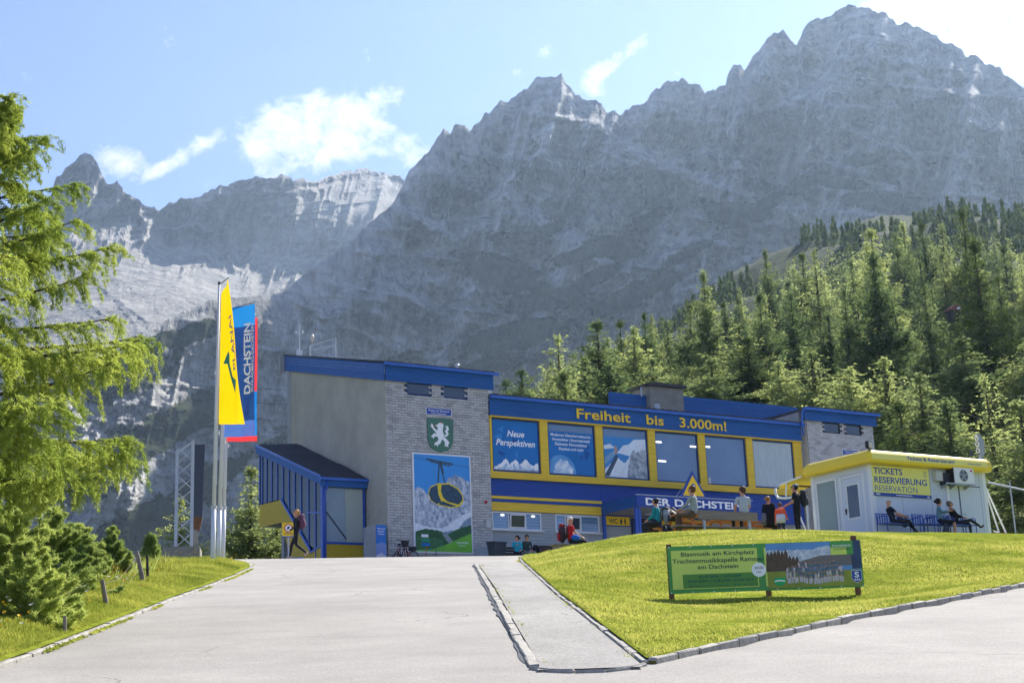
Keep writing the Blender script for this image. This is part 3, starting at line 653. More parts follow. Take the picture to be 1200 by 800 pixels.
# ------------------------------------------------------------------ mountains
def blobs(px, py, L):
    s = np.zeros(np.shape(px))
    for (cx, cy, rx, ry, a, tl) in L:
        c, q = math.cos(tl), math.sin(tl); u = ((px-cx)*c+(py-cy)*q)/rx; v = (-(px-cx)*q+(py-cy)*c)/ry
        s = np.maximum(s, a*np.exp(-.75*(u*u+v*v)))
    return s
wr = np.array([(-160,500),(-60,470),(20,455),(80,435),(150,402),(200,372),(245,352),(290,348),(330,342),(375,308),(420,276),(462,235),(478,205),(492,190),(505,176),(513,158),(520,151),(528,160),(533,147),(545,147),(552,154),(560,146),(568,133),(585,122),(600,116),(615,104),(628,93),(645,90),(658,94),(668,105),(674,114),(690,116),(703,122),(712,130),(728,134),(745,124),(760,116),(775,108),(783,99),(800,94),(812,99),(822,106),(838,107),(850,101),(853,86),(860,76),(867,78),(872,88),(882,70),(893,58),(900,45),(908,38),(918,38),(926,48),(933,56),(941,42),(950,28),(962,22),(975,17),(990,12),(1003,10),(1022,12),(1036,18),(1050,26),(1066,30),(1082,40),(1110,50),(1135,68),(1160,78),(1190,95),(1250,128),(1400,230),(1500,300)], float)
pxs = np.concatenate([np.arange(-150, -20, 8.0), np.arange(-20, 1225, 1.5), np.arange(1225, 1500, 8.0)]); nc = len(pxs); nr = 330
ridge = np.interp(pxs, wr[:, 0], wr[:, 1])
ridge = ridge + (fbm(pxs/9.0, pxs*0, 4, 70)*7 - np.abs(fbm(pxs/22.0, pxs*0+4, 3, 71))*6)*np.clip((pxs-380)/120, .15, 1)
t = np.linspace(0, 1, nr)[:, None]**1.05; PX = np.repeat(pxs[None], nr, 0)
base_y = np.interp(pxs, [-150, 100, 400, 700, 1000, 1500], [830, 820, 790, 700, 560, 560])
PY = ridge[None]+(base_y-ridge)[None]*t
Dr = np.interp(pxs, [-150, 70, 150, 245, 340, 460, 600, 800, 1000, 1190, 1500], [1150, 1250, 1330, 1450, 1600, 1780, 1900, 1880, 1800, 1700, 1500])
Db = np.interp(pxs, [-150, 70, 150, 245, 340, 460, 600, 1000, 1500], [1010, 1110, 1180, 1290, 1360, 1400, 1400, 1360, 1220])
prof = np.interp(t, [0, .05, .35, .5, .62, .75, 1], [0, .06, .28, .42, .60, .76, 1])
D = Dr[None]+(Db-Dr)[None]*prof
u = PX/60.0+PY/220.0; v = PY/130.0
rib = ridged(u, v*.55, 6, 80); rib2 = ridged(PX/21.0+PY/95.0, PY/75.0, 5, 83); diag = ridged(PX/150.0-PY/70.0, PX/260.0+PY/190.0, 4, 86); big = fbm(PX/180.0+2, PY/260.0, 3, 88)
fade = np.clip(t*7, .05, 1); low = np.clip((t-.55)/.3, 0, 1)
lft = np.interp(PX, [150, 420, 620], [.35, .6, 1.0])
disp = big*90*lft+(rib-.45)*-190*(1-.45*low)*lft+(rib2-.45)*-96*(1-.3*low)*lft+(diag-.4)*-105*lft+(ridged(PX/170.0+PY/400, PY/26.0-PX/240.0, 4, 101)-.4)*-60*lft+fbm(PX/9.0, PY/6.0, 5, 89)*30*np.maximum(lft, .45)
D = D+disp*fade*np.clip(D/1900, .5, 1)*.85
V = at_arr(PX, PY, D)
wall = mesh_np('mountain_wall', V.reshape(-1, 3), grid_faces(nr, nc)[:, ::-1], M['rock'], kind='structure')
VEG = [(220,392,80,11,.75,-.3),(150,440,70,26,.62,-.4),(200,500,90,22,.75,-.5),(120,545,80,30,.8,-.5),(250,560,70,16,.6,-.5),(330,520,50,12,.55,-.4),(160,620,120,22,.8,-.5),(590,322,55,20,.75,.25),(545,300,20,6,.6,.2),(640,352,60,14,.7,-.1),(610,392,70,16,.75,-.2),(690,330,50,10,.62,-.5),(680,298,40,9,.68,-.3),(720,290,38,14,.78,.15),(600,278,30,8,.6,0),(640,272,28,9,.6,-.5),(760,258,38,10,.66,-.5),(862,252,36,13,.85,0),(830,240,22,7,.6,.4),(900,238,30,8,.65,-.5),(945,212,34,9,.72,-.5),(985,214,34,8,.7,.1),(1010,188,26,7,.7,-.1),(960,195,20,6,.5,0),(1035,205,22,7,.6,.5),(745,345,60,14,.72,-.45),(800,300,44,9,.6,-.5),(840,350,60,18,.7,-.4),(470,420,60,10,.5,-.3),(560,430,70,12,.6,-.2),(1050,240,70,14,.6,.1)]
set_attr(wall, 'veg', blobs(PX, PY, VEG)*(1.05+.9*vnoise(PX/14.0, PY/8.0, 92))+.10*np.clip((t-.75)*3, 0, 1))
# cirque with the pointed peak, the sunlit top and the scree field
cr_ = np.array([(-260,330),(-120,300),(-40,300),(20,270),(45,245),(58,232),(66,210),(72,204),(78,196),(86,192),(93,184),(100,181),(106,182),(112,190),(118,202),(124,214),(131,218),(137,214),(145,226),(153,232),(163,236),(172,243),(182,246),(192,244),(200,238),(208,236),(214,229),(222,233),(235,229),(250,222),(262,217),(275,214),(292,211),(310,207),(330,207),(341,209),(348,214),(358,209),(366,211),(374,214),(384,207),(400,204),(414,200),(432,199),(445,204),(462,207),(480,212),(560,220),(640,240)], float)
pxc = np.concatenate([np.arange(-250, -10, 10.0), np.arange(-10, 560, 1.6), np.arange(560, 640, 10.)]); ridge = np.interp(pxc, cr_[:, 0], cr_[:, 1])+fbm(pxc/6.0, pxc*0+2, 4, 90)*4-np.abs(fbm(pxc/14.0, pxc*0+6, 3, 91))*3
nr2 = 230; t = np.linspace(0, 1, nr2)[:, None]; PX = np.repeat(pxc[None], nr2, 0); PY = ridge[None]+(np.interp(pxc, wr[:, 0], wr[:, 1])+35-ridge)[None]*t**1.1
DR = RBF([(100,182,2750),(60,232,2820),(150,232,2830),(190,243,2870),(240,228,2870),(330,207,2900),(400,204,3260),(460,207,3380),(360,238,3000),(430,248,2960),(0,300,2800),(-250,330,2700),(560,220,3300),(640,240,3200),(620,500,2300),
          (100,275,2690),(60,285,2680),(200,296,2790),(300,322,2800),(400,330,2800),(460,320,2840),(120,303,2520),(60,325,2420),(200,338,2350),(120,390,1950),(60,400,1850),(220,380,2080),(300,400,2150),(400,420,2250),(500,400,2350),(60,500,1500),(300,550,1600),(500,600,1700),(-250,500,1600)], 1e-4, 100.0)
D = DR(PX, PY)
steep = np.clip(1-(PY-np.interp(PX, [0, 110, 220, 300, 460], [290, 285, 318, 340, 350]))/22, 0, 1)*np.clip(t*12, .25, 1)
peak = np.exp(-((PX-105)/55)**2)*np.clip((300-PY)/40, 0, 1)
D = D+steep*((ridged(PX/42.0+PY/120, PY/60.0, 6, 95)-.45)*-105+(ridged(PX/15.0+PY/60, PY/30.0, 5, 96)-.45)*-52+(ridged(PX/70.0, PY/12.0+PX/90, 4, 104)-.4)*-30)+peak*(ridged(PX/24.0+PY/80, PY/70.0, 4, 98)-.5)*-150+(1-steep)*((ridged(PX/60.0-PY/50, PY/60.0, 5, 97)-.4)*-34+fbm(PX/9.0, PY/5.0, 4, 99)*12)
cq = mesh_np('cirque', at_arr(PX, PY, D).reshape(-1, 3), grid_faces(nr2, len(pxc))[:, ::-1], M['rock_far'], kind='structure')
set_attr(cq, 'veg', np.zeros(PX.shape))
# ------------------------------------------------------------------ cable car station
BO = np.array([-6.037, 70.2105, 9.4593]); BRZ = math.atan2(.52893542, .84866208)
UR = np.array([.84866208, .52893542, 0]); UB = np.array([-.52893542, .84866208, 0])
def BW(u, w_, z=0): return BO+UR*u+UB*w_+np.array([0, 0, z])      # station local -> world
st = empty('cable_car_station', tuple(BO), BRZ)
tag(st, 'grey and blue cable car valley station with yellow pilasters and a tall shingled tower', 'station building')
def laps(name, u0, u1, z0, z1, w_, m, board=.16, t=.022, parent=st, kind='stuff', axis='u', gap=.012):
    """horizontal boards, each a wedge that overhangs the one below"""
    mb = MB(); n = max(1, round((z1-z0)/board)); h = (z1-z0)/n
    for i in range(n):
        a, b = z0+i*h, z0+(i+1)*h
        pr = [(w_-t, a+gap), (w_-.004, b), (w_+.05, b), (w_+.05, a+gap)] if axis == 'u' else None
        mb.prism(pr, 0, u0, u1)
    mb.box(u0, u1, w_+.006, w_+.06, z0, z1)
    return mb.build(name, m, parent, kind)
# tower body
T_W = 5.60
def top(w_): return 8.20+(11.15-8.20)*w_/11.45          # underside of the sloping roof
core = MB().prism([(.07, -1.2), (11.4, -1.6), (11.4, top(11.4)+.3), (.07, top(0)+.3)], 0, .05, T_W-.05)
core.build('tower_core', M['joint_dark'], st)
# front shingles (rows of butted tiles), leaving the two slot windows open
br = MB(); rr = random.Random(3); rows = 64; hh = 8.22/rows
WIN = [(1.10, 2.46, 7.64, 8.3), (3.04, 4.42, 7.62, 8.3)]
for i in range(rows):
    a = .02+i*hh; x = -.02+(i % 2)*-.16
    while x < T_W:
        x1 = min(x+.33, T_W); x0 = max(x, -.02)
        if x1-x0 > .03 and not any(x0 > q[0]-.16 and x1 < q[1]+.16 and a+hh > q[2] and a < q[3] for q in WIN):
            t_ = .028+rr.uniform(0, .012)
            br.add([(x0+.008, -t_-.02, a+.014), (x1-.008, -t_-.02, a+.014), (x1-.008, -t_+.014, a+hh+.002), (x0+.008, -t_+.014, a+hh+.002), (x0+.008, .04, a+.014), (x1-.008, .04, a+.014), (x1-.008, .04, a+hh+.002), (x0+.008, .04, a+hh+.002)],
                   [(0,1,2,3),(0,4,5,1),(3,2,6,7),(0,3,7,4),(1,5,6,2)])
        x += .33
br.m = [rr.choice((0, 0, 1, 1, 2)) for _ in range(len(br.f)//5) for _ in range(5)]
fs = br.build('front_shingles', [M['shingle'], M['shingle_b'], M['shingle_c']], st, 'stuff')
def window(u0, u1, z0, z1, w_, frame_m, pane_m, fw=.07, depth=.10, name='window', bars=(), sill=None, parent=st):
    f = MB()
    f.box(u0, u1, w_-.03, w_+depth, z0, z0+fw); f.box(u0, u1, w_-.03, w_+depth, z1-fw, z1)
    f.box(u0, u0+fw, w_-.028, w_+depth, z0+fw, z1-fw); f.box(u1-fw, u1, w_-.028, w_+depth, z0+fw, z1-fw)
    for b in bars: f.box(b-fw/2, b+fw/2, w_-.026, w_+depth, z0+fw, z1-fw)
    fo = f.build(name, frame_m, parent, bevel=0)
    xs_ = [u0+fw]+[q for b in bars for q in (b-fw/2, b+fw/2)]+[u1-fw]
    for i in range(0, len(xs_), 2):
        MB().box(xs_[i]-.01, xs_[i+1]+.01, w_+.02, w_+.035, z0+fw-.01, z1-fw+.01).build('pane', pane_m, fo)
    if sill: MB().box(u0-.06, u1+.12, w_-.12, w_+.02, z0-.06, z0-.003).build('sill', sill, fo)
    return fo
for q in WIN:
    MB().box(q[0]-.02, q[1]+.02, .045, .35, q[2], q[2]+.02).build('window_reveal', M['shingle'], st)
    window(q[0], q[1], q[2], 8.21, -.005, M['win_frame_blue'], M['pane_dark'], .05, .06)
# side wall: slanting courses of lapped shingles, clipped to the wall
def clip(poly, a, b, c):       # keep a*x+b*y<=c
    o = []
    for i in range(len(poly)):
        p, q = poly[i], poly[(i+1) % len(poly)]; dp, dq = a*p[0]+b*p[1]-c, a*q[0]+b*q[1]-c
        if dp <= 0: o.append(p)
        if (dp < 0) != (dq < 0): t = dp/(dp-dq); o.append((p[0]+(q[0]-p[0])*t, p[1]+(q[1]-p[1])*t))
    return o
side = MB(); wp = [(.0, -.8), (11.45, -1.4), (11.45, top(11.45)), (.0, top(0))]; sl = -.34; k = 0; c0 = -2.0
while c0 < 16:
    p = clip(clip(wp, -sl, 1, c0+.135), sl, -1, -c0)
    if len(p) >= 3:
        lo = [q for q in p]; n_ = len(lo)
        side.add([(-.03 if (q[1]-sl*q[0]-c0) < .06 else -.008, q[0], q[1]) for q in lo]+[(.06, q[0], q[1]) for q in lo], [tuple(range(n_))]+[(i, n_+i, n_+(i+1) % n_, (i+1) % n_) for i in range(n_)])
    c0 += .14; k += 1
side.build('side_shingles', M['shingle_side'], st, 'stuff')
MB().box(-.045, .0, 11.0, 11.47, -1.4, top(11.2)).build('corner_board', M['plinth'], st)
# plinth below the shingles
MB().box(-.01, T_W+.01, -.012, .4, -1.2, .02).build('plinth', M['plinth'], st)
MB().box(T_W-1.0, T_W+.06, -.06, .3, .02, .5).build('corner_base', M['lap'], st)
# tower fascia: front and side, with gutter and roof edge
laps('fascia', -.06, T_W+.25, 8.18, 8.98, -.14, M['blue'], .13)
def slope_band(name, w0, w1, f0, h, u, m, t=.02, n=6):
    mb = MB()
    for i in range(n):
        a, b = i*h/n+.012, (i+1)*h/n
        mb.add([(u-t, w0, f0(w0)+a), (u-t, w1, f0(w1)+a), (u-.004, w1, f0(w1)+b), (u-.004, w0, f0(w0)+b), (u+.05, w0, f0(w0)+a), (u+.05, w1, f0(w1)+a), (u+.05, w1, f0(w1)+b), (u+.05, w0, f0(w0)+b)],
               [(0,1,2,3),(0,4,5,1),(3,2,6,7),(0,3,7,4),(1,5,6,2)])
    return mb.build(name, m, st, 'stuff')
slope_band('side_fascia', -.10, 11.6, lambda q: top(q)-.02, .84, -.14, M['blue'])
MB().add([(-.2, -.25, top(0)+.80), (T_W+.35, -.25, top(0)+.80), (T_W+.35, 11.7, top(11.7)+.80), (-.2, 11.7, top(11.7)+.80), (-.2, -.25, top(0)+.88), (T_W+.35, -.25, top(0)+.88), (T_W+.35, 11.7, top(11.7)+.88), (-.2, 11.7, top(11.7)+.88)],
         [(0,3,2,1),(4,5,6,7),(0,1,5,4),(1,2,6,5),(2,3,7,6),(3,0,4,7)]).build('tower_roof', M['tile'], st)
MB().box(-.42, -.16, 11.55, 11.75, top(11.6)-.1, top(11.6)+.75).build('roof_end_cap', M['plinth'], st)
MB().box(-.16, T_W+.5, -.32, -.18, 8.90, 9.03).build('gutter', M['blue_trim'], st)
tr = MB()
for i in range(26): tr.box(i*.225+.02, i*.225+.19, -.30, .2, 9.035, 9.085+.015*(i % 2))
tr.build('roof_tiles', M['tile'], st, 'stuff')
MB().box(T_W+.03, T_W+.2, -.05, .1, 7.7, 8.2).build('downpipe', M['pole'], st)
# small name board and the coat of arms
def plaque(u0, u1, z0, z1, w_, lines):
    f = MB().box(u0-.03, u1+.03, w_-.03, w_, z0-.03, z1+.03).build('name_board', M['white'], st)
    MB().box(u0, u1, w_-.036, w_-.029, z0, z1).build('board_face', M['ink_blue'], f)
    for (tx, zz, h_, wd) in lines: text_obj('lettering', tx, f, M['ink_white'], ((u0+u1)/2, w_-.037, zz), (1,0,0), (0,0,1), wd, h_, .002, .012, 'CENTER')
plaque(2.13, 3.46, 6.73, 7.03, -.05, [('Wappen der Steiermark', 6.89, .085, 1.16), ('Land Steiermark', 6.775, .06, .8)])
sh = MB().prism([(2.15, 6.55), (3.54, 6.55), (3.54, 5.55), (3.44, 5.22), (3.2, 5.02), (2.85, 4.93), (2.5, 5.02), (2.25, 5.22), (2.15, 5.55)], 1, -.10, -.045).build('coat_of_arms', mat('shield_green', srgb('#4b7868'), .6, .12, 3.0), st)
def blob(pts, u0, z0, s, name, m, parent, w_=-.105, t=.014):
    for i, poly in enumerate(pts):
        pass
    mb = MB()
    for i, poly in enumerate(pts):
        mb.prism([(u0+x*s, z0+y*s) for x, y in poly], 1, w_-t-.0012*i, w_)
    return mb.build(name, m, parent)
beast = [
    [(.40,.30),(.50,.26),(.62,.34),(.66,.50),(.60,.66),(.62,.80),(.50,.88),(.38,.82),(.36,.70),(.30,.62),(.30,.50),(.36,.42)],   # trunk and neck
    [(.62,.80),(.66,.92),(.58,1.0),(.44,1.0),(.36,.92),(.26,.88),(.36,.82),(.46,.76)],                                         # head
    [(.34,.66),(.20,.78),(.14,.92),(.06,.96),(.08,.86),(.02,.84),(.12,.76),(.22,.64),(.32,.56)],                               # raised paw
    [(.34,.52),(.20,.56),(.10,.46),(.04,.40),(.12,.38),(.16,.32),(.22,.42),(.30,.42),(.40,.40)],                               # lower paw
    [(.42,.36),(.34,.22),(.22,.16),(.18,.04),(.28,.08),(.34,.0),(.38,.10),(.46,.12),(.54,.26)],                                # hind leg
    [(.54,.34),(.66,.26),(.70,.12),(.66,.02),(.76,.06),(.84,.0),(.84,.12),(.90,.20),(.82,.30),(.68,.42)],                       # other hind leg
    [(.66,.42),(.80,.46),(.88,.56),(.82,.66),(.90,.76),(.84,.90),(.74,.88),(.78,.76),(.70,.66),(.78,.56),(.68,.50)],             # tail
]
blob(beast, 2.26, 5.18, 1.16, 'white_panther', M['ink_white'], sh)
for fl0 in ([(.26,.88),(.16,.84),(.27,.83)], [(.5,1.0),(.54,1.06),(.6,1.0)]): blob([fl0], 2.26, 5.18, 1.16, 'red_flame', M['red'], sh, -.121)
# the big poster of a cabin in front of snowy peaks
po = MB().box(1.28, 4.44, -.13, -.05, .13, 4.84).build('poster_frame', M['white'], st, bevel=.02)
MB().box(1.36, 4.36, -.137, -.128, .21, 4.76).build('poster_sky', mat('poster_sky', srgb('#3b93dc'), .5, .06, .3), po)
def flat(name, poly, w_, m, parent, t=.003): return MB().prism(poly, 1, w_-t, w_).build(name, m, parent)
def jag(x0, x1, base, pts, n=40, amp=.06, seed=1):
    g = random.Random(seed); o = []
    for i in range(n+1):
        x = x0+(x1-x0)*i/n; o.append((x, float(np.interp(x, [p[0] for p in pts], [p[1] for p in pts]))+g.uniform(-amp, amp)))
    return o
snowy = mat('poster_peaks', srgb('#4a658a'), .6, .2, 4.5, col2=srgb('#e3eaf2'), stretch=(1.4, 1, .8), detail=9)
def mtn(name, x0, x1, zb, pts, w_, m, parent, amp=.05, seed=1, n=44): return flat(name, [(x0, zb), (x1, zb)]+jag(x0, x1, zb, pts, n, amp, seed)[::-1], w_, m, parent)
mtn('poster_peaks', 1.36, 4.36, 1.0, [(1.36, 3.1), (1.6, 3.25), (2.0, 2.9), (2.4, 2.7), (2.9, 3.2), (3.2, 3.72), (3.6, 3.85), (4.0, 3.7), (4.36, 3.55)], -.137, snowy, po, .05, 4)
mtn('poster_snowfield', 1.36, 4.36, .9, [(1.36, 1.5), (2.0, 1.35), (2.8, 1.3), (3.3, 1.6), (3.9, 1.95), (4.36, 2.15)], -.1405, mat('poster_snow', srgb('#dfe6ee'), .6, .12, 4.0), po, .03, 5)
mtn('poster_rocks', 2.9, 4.36, .9, [(2.9, 1.15), (3.6, 1.25), (4.0, 1.7), (4.36, 1.9)], -.144, mat('poster_rocks', srgb('#7f93a8'), .6, .4, 6.0), po, .03, 6)
mtn('poster_forest', 1.36, 4.36, .5, [(1.36, 1.12), (1.9, 1.27), (2.5, 1.2), (3.1, 1.05), (3.7, 1.35), (4.36, 1.5)], -.1475, mat('poster_forest', srgb('#33603c'), .7, .35, 5.0), po, .02, 7)
flat('poster_gully', [(2.75, 1.05), (2.98, 1.1), (3.35, .7), (3.1, .62)], -.1510, mat('poster_gully', srgb('#8c979c'), .7, .2, 9.0), po)
flat('poster_meadow', [(1.36, .21), (4.36, .21), (4.36, 1.12), (3.6, .82), (2.9, .52), (2.2, .30), (1.36, .26)], -.1512, mat('poster_meadow', srgb('#6fb53a'), .7, .10, 2.0), po)
flat('poster_trees_dark', [(1.36, .26), (2.3, .32), (2.9, .55), (2.7, .8), (1.36, .95)], -.1511, mat('poster_trees', srgb('#3e6f45'), .7, .4, 7.0), po)
for zz, wd, cc in ((.86, .36, 'ink_white'), (.66, .42, 'flag_green'), (.46, .44, 'flag_blue')): flat('poster_badge', [(1.66, zz), (1.66+wd, zz), (1.66+wd, zz+.13), (1.66, zz+.13)], -.1545, M[cc], po)
text_obj('lettering', 'DACHSTEIN', po, M['ink_white'], (3.55, -.155, .62), (1,0,0), (0,0,1), .62, .07, .001, .02)
text_obj('lettering', 'Gletscher', po, M['ink_white'], (3.62, -.155, .50), (1,0,0), (0,0,1), .42, .045, .001, .01)
# cabin on the poster
gd = mat('poster_cabin_dark', srgb('#26313c'), .5, .25, 6.0, col2=srgb('#2e5a78')); gy = mat('poster_cabin_yellow', srgb('#e8cf2a'), .5, .05, 2.0)
flat('cabin_body', [(2.06, 2.95), (2.2, 3.25), (2.6, 3.42), (3.2, 3.46), (3.7, 3.25), (3.96, 2.9), (3.98, 2.62), (3.75, 2.36), (3.3, 2.28), (2.6, 2.38), (2.2, 2.58)], -.1412, gy, po)
flat('cabin_glass_side', [(2.10, 2.92), (2.22, 3.2), (2.58, 3.36), (2.62, 2.9), (2.78, 2.52), (2.5, 2.44), (2.22, 2.62)], -.1445, gd, po)
flat('cabin_glass_front', [(2.80, 3.36), (3.2, 3.40), (3.64, 3.2), (3.9, 2.9), (3.92, 2.68), (3.7, 2.46), (3.1, 2.58), (2.86, 2.78), (2.76, 3.08)], -.1446, gd, po)
flat('cabin_floor_glass', [(2.62, 2.42), (3.3, 2.33), (3.6, 2.38), (3.05, 2.52), (2.84, 2.60)], -.1447, gd, po)
gdk = mat('poster_hanger', srgb('#3d4854'), .5, .2, 8.0)
hg = MB(); 
for a, b, wd in (((2.62, 3.45), (2.70, 4.35), .06), ((3.0, 3.45), (2.76, 4.30), .05), ((2.05, 4.55), (3.45, 4.38), .07), ((2.2, 4.45), (3.3, 4.28), .05), ((2.75, 4.5), (2.9, 3.9), .10)):
    d = np.array([b[0]-a[0], b[1]-a[1]]); d /= np.linalg.norm(d); nn = np.array([-d[1], d[0]])*wd/2
    hg.prism([(a[0]+nn[0], a[1]+nn[1]), (b[0]+nn[0], b[1]+nn[1]), (b[0]-nn[0], b[1]-nn[1]), (a[0]-nn[0], a[1]-nn[1])], 1, -.1485-len(hg.v)*.00005, -.1412)
for i in range(9): hg.prism([(2.02+i*.165, 4.58-i*.022), (2.1+i*.165, 4.58-i*.022), (2.1+i*.165, 4.50-i*.022), (2.02+i*.165, 4.50-i*.022)], 1, -.151, -.1412)
hg.build('cabin_hanger', gdk, po)
flat('cabin_rope', [(1.36, 4.60), (4.36, 4.28), (4.36, 4.265), (1.36, 4.585)], -.1409, gdk, po)
# small fittings on the tower
MB().box(5.18, 5.46, -.16, -.04, 1.42, 1.80).build('wall_box', M['grey_box'], st, bevel=.015)
al = MB().box(5.10, 5.20, -.12, -.04, 2.62, 2.72).build('alarm_lamp_base', M['grey_box'], st)
MB().ellipsoid((5.22, -.12, 2.66), (.09, .09, .07)).build('alarm_lamp', M['red'], st, smooth=True)

# main hall
H0, H1 = T_W+.02, 25.35
MB().box(H0, 31.1, .25, 12.0, -1.5, 6.8).build('hall_core', M['plinth'], st)
laps('ground_floor_siding', H0, 12.15, -1.0, 2.30, .20, M['lap'], .15)
laps('yellow_band', H0, 12.10, 2.31, 2.73, .10, M['yellow'], .14)
MB().box(H0, 12.10, .06, .3, 2.735, 2.875).build('blue_stripe', M['blue_dark'], st)
MB().box(H0, 12.10, .02, .3, 2.88, 3.01).build('yellow_stripe', M['yellow'], st)
laps('blue_band', H0, 12.10, 3.02, 3.865, .14, M['blue_dark'], .14)
laps('blue_band', 12.11, 25.7, 2.30, 3.865, .14, M['blue_dark'], .14)
laps('sill_band', H0-.02, 25.75, 3.87, 4.20, -.02, M['yellow'], .11)
for (a, b, z0, z1) in ((12.9, 25.7, 1.75, 1.88), (12.9, 25.7, 1.35, 1.62)): pass
MB().box(19.2, 25.75, .06, .3, 1.88, 2.02).build('yellow_stripe', M['yellow'], st)
MB().box(19.2, 25.75, .02, .3, 1.5, 1.76).build('yellow_stripe', M['yellow'], st)
laps('blue_band', 19.2, 25.7, 1.0, 1.48, .14, M['blue_dark'], .12)
laps('fascia', H0-.02, 25.72, 6.93, 7.80, -.14, M['blue'], .13)
MB().box(H0, 25.72, -.13, .2, 6.86, 6.93).build('yellow_trim', M['yellow'], st)
pil = [(H0, 5.74), (8.52, 8.98), (11.86, 12.32), (15.18, 15.64), (18.48, 18.94), (21.76, 22.22), (25.14, 25.72)]
for a, b in pil: MB().box(a, b, -.05, .3, 4.20, 6.86).build('pilaster', M['yellow'], st, bevel=.01)
bays = [(pil[i][1], pil[i+1][0]) for i in range(6)]
winsm = []
for i, (a, b) in enumerate(bays):
    fo = window(a, b, 4.20, 6.85, .06, M['win_frame_blue'], M['pane'] if i < 5 else M['pane'], .08, .12)
    winsm.append(fo)
for sfx, gu in ((0, 0),): pass
# printed films behind / on the first three windows
deep = mat('film_blue', srgb('#0f6fb8'), .35, .12, .5); deep2 = mat('film_blue_shard', srgb('#2b86cb'), .35, .06, 1.0); deep3 = mat('film_blue_dark', srgb('#0b4f96'), .35, .06, 1.0)
def film(fo, a, b, z1, mm=deep): return MB().box(a+.09, b-.09, .060, .070, 4.29, z1).build('window_film', mm, fo)
gsh = random.Random(12)
for i, ztop in ((0, 6.76), (1, 6.42)):
    a, b = bays[i]; f = film(winsm[i], a, b, ztop)
    for k in range(9):
        cx, cz = gsh.uniform(a+.4, b-.4), gsh.uniform(4.7, ztop-.4); s = gsh.uniform(.12, .3)
        pts = [(min(max(cx+s*math.cos(t_)*gsh.uniform(.6, 1.3), a+.1), b-.1), min(max(cz+s*math.sin(t_)*gsh.uniform(.6, 1.3), 4.3), ztop-.02)) for t_ in (0.3+k, 2.3+k, 4.4+k)]
        flat('shard', pts, .0592-.0004*k, deep2 if k % 2 else deep3, f, .001)
a, b = bays[0]
text_obj('lettering', 'Neue', winsm[0], M['ink_white'], ((a+b)/2+.02, .050, 5.98), (1,0,0), (0,0,1), 1.0, .30, .001, .022, 'CENTER', .25)
text_obj('lettering', 'Perspektiven', winsm[0], M['ink_white'], ((a+b)/2, .050, 5.52), (1,0,0), (0,0,1), 2.25, .30, .001, .022, 'CENTER', .25)
pk = mat('film_peaks', srgb('#4b8fc4'), .5, .2, 5.0, col2=srgb('#f4f8fc'), stretch=(1, 1, .6))
mtn('film_peaks', a+.12, b-.12, 4.30, [(a, 4.36), (a+.5, 4.6), (a+.8, 4.92), (a+1.0, 4.6), (a+1.35, 4.85), (a+1.6, 4.6), (a+1.95, 4.9), (a+2.3, 4.55), (a+2.6, 4.75), (b, 4.4)], .0555, M['ink_white'], winsm[0], .05, 8, 60)
mtn('film_peak_shade', a+.12, b-.12, 4.30, [(a, 4.3), (a+.6, 4.5), (a+.85, 4.55), (a+1.1, 4.5), (a+1.5, 4.6), (a+1.8, 4.45), (a+2.1, 4.6), (a+2.5, 4.4), (b, 4.32)], .0545, pk, winsm[0], .14, 18, 50)
a, b = bays[1]; c_ = (a+b)/2
for k, (tx, wd) in enumerate((('Modernes Gletscherrestaurant', 2.42), ('Himmelsbar | Energiekristall', 2.25), ('Dachstein Himmelsleiter', 1.95), ('Eispalast und mehr', 1.5))):
    text_obj('lettering', tx, winsm[1], M['ink_white'], (c_, .050, 6.19-.23*k), (1,0,0), (0,0,1), wd, .13, .001, .02, 'CENTER')
globe = [(a+.1, 4.3)]+[(min(max(a+.78+.88*math.cos(q), a+.1), b), 4.30+.88*math.sin(q)+.05) for q in np.linspace(2.35, 0, 22)]+[(a+1.66, 4.3)]
flat('globe', globe, .0555, mat('globe_sea', srgb('#5d9bd0'), .5, .2, 1.2), winsm[1])
flat('globe_snow', [(a+.30, 4.32), (a+1.45, 4.32), (a+1.5, 4.55), (a+1.3, 4.78), (a+1.15, 4.98), (a+.9, 4.96), (a+.75, 5.05), (a+.55, 4.86), (a+.42, 4.7), (a+.38, 4.5)], .0535, mat('globe_snow', srgb('#8fb6da'), .5, .2, 3.5, col2=srgb('#f2f6fa')), winsm[1])
# third window: a photograph of a viewing platform
a, b = bays[2]; f = film(winsm[2], a, b, 6.38, mat('film_sky', srgb('#3f8ccc'), .4, .05, .4))
cl = mat('film_cloud', srgb('#dfe9f2'), .6, .08, 1.5)
flat('film_cloud', [(a+.9, 5.55), (a+1.3, 5.95), (a+1.7, 6.05), (a+2.0, 6.3), (b-.12, 6.36), (b-.12, 5.5), (a+1.9, 5.4)], .0588, cl, f)
flat('film_cloud', [(a+.1, 5.9), (a+.5, 6.0), (a+.8, 5.8), (a+.1, 5.7)], .0586, cl, f)
mtn('film_snow_ridge', a+.1, b-.1, 4.3, [(a, 4.6), (a+.8, 5.2), (a+1.0, 5.3), (a+1.3, 5.0), (a+1.7, 5.4), (b, 5.3)], .058, mat('film_snow', srgb('#e4ebf2'), .6, .15, 3.0), f, .05, 21)
mtn('film_rock_tower', a+1.5, b-.1, 4.3, [(a+1.5, 4.6), (a+1.75, 5.5), (a+1.95, 5.75), (a+2.15, 5.6), (a+2.5, 5.8), (b, 5.85)], .0565, mat('film_rock', srgb('#5d6c7c'), .6, .3, 4.0, col2=srgb('#cfd6dc')), f, .07, 22)
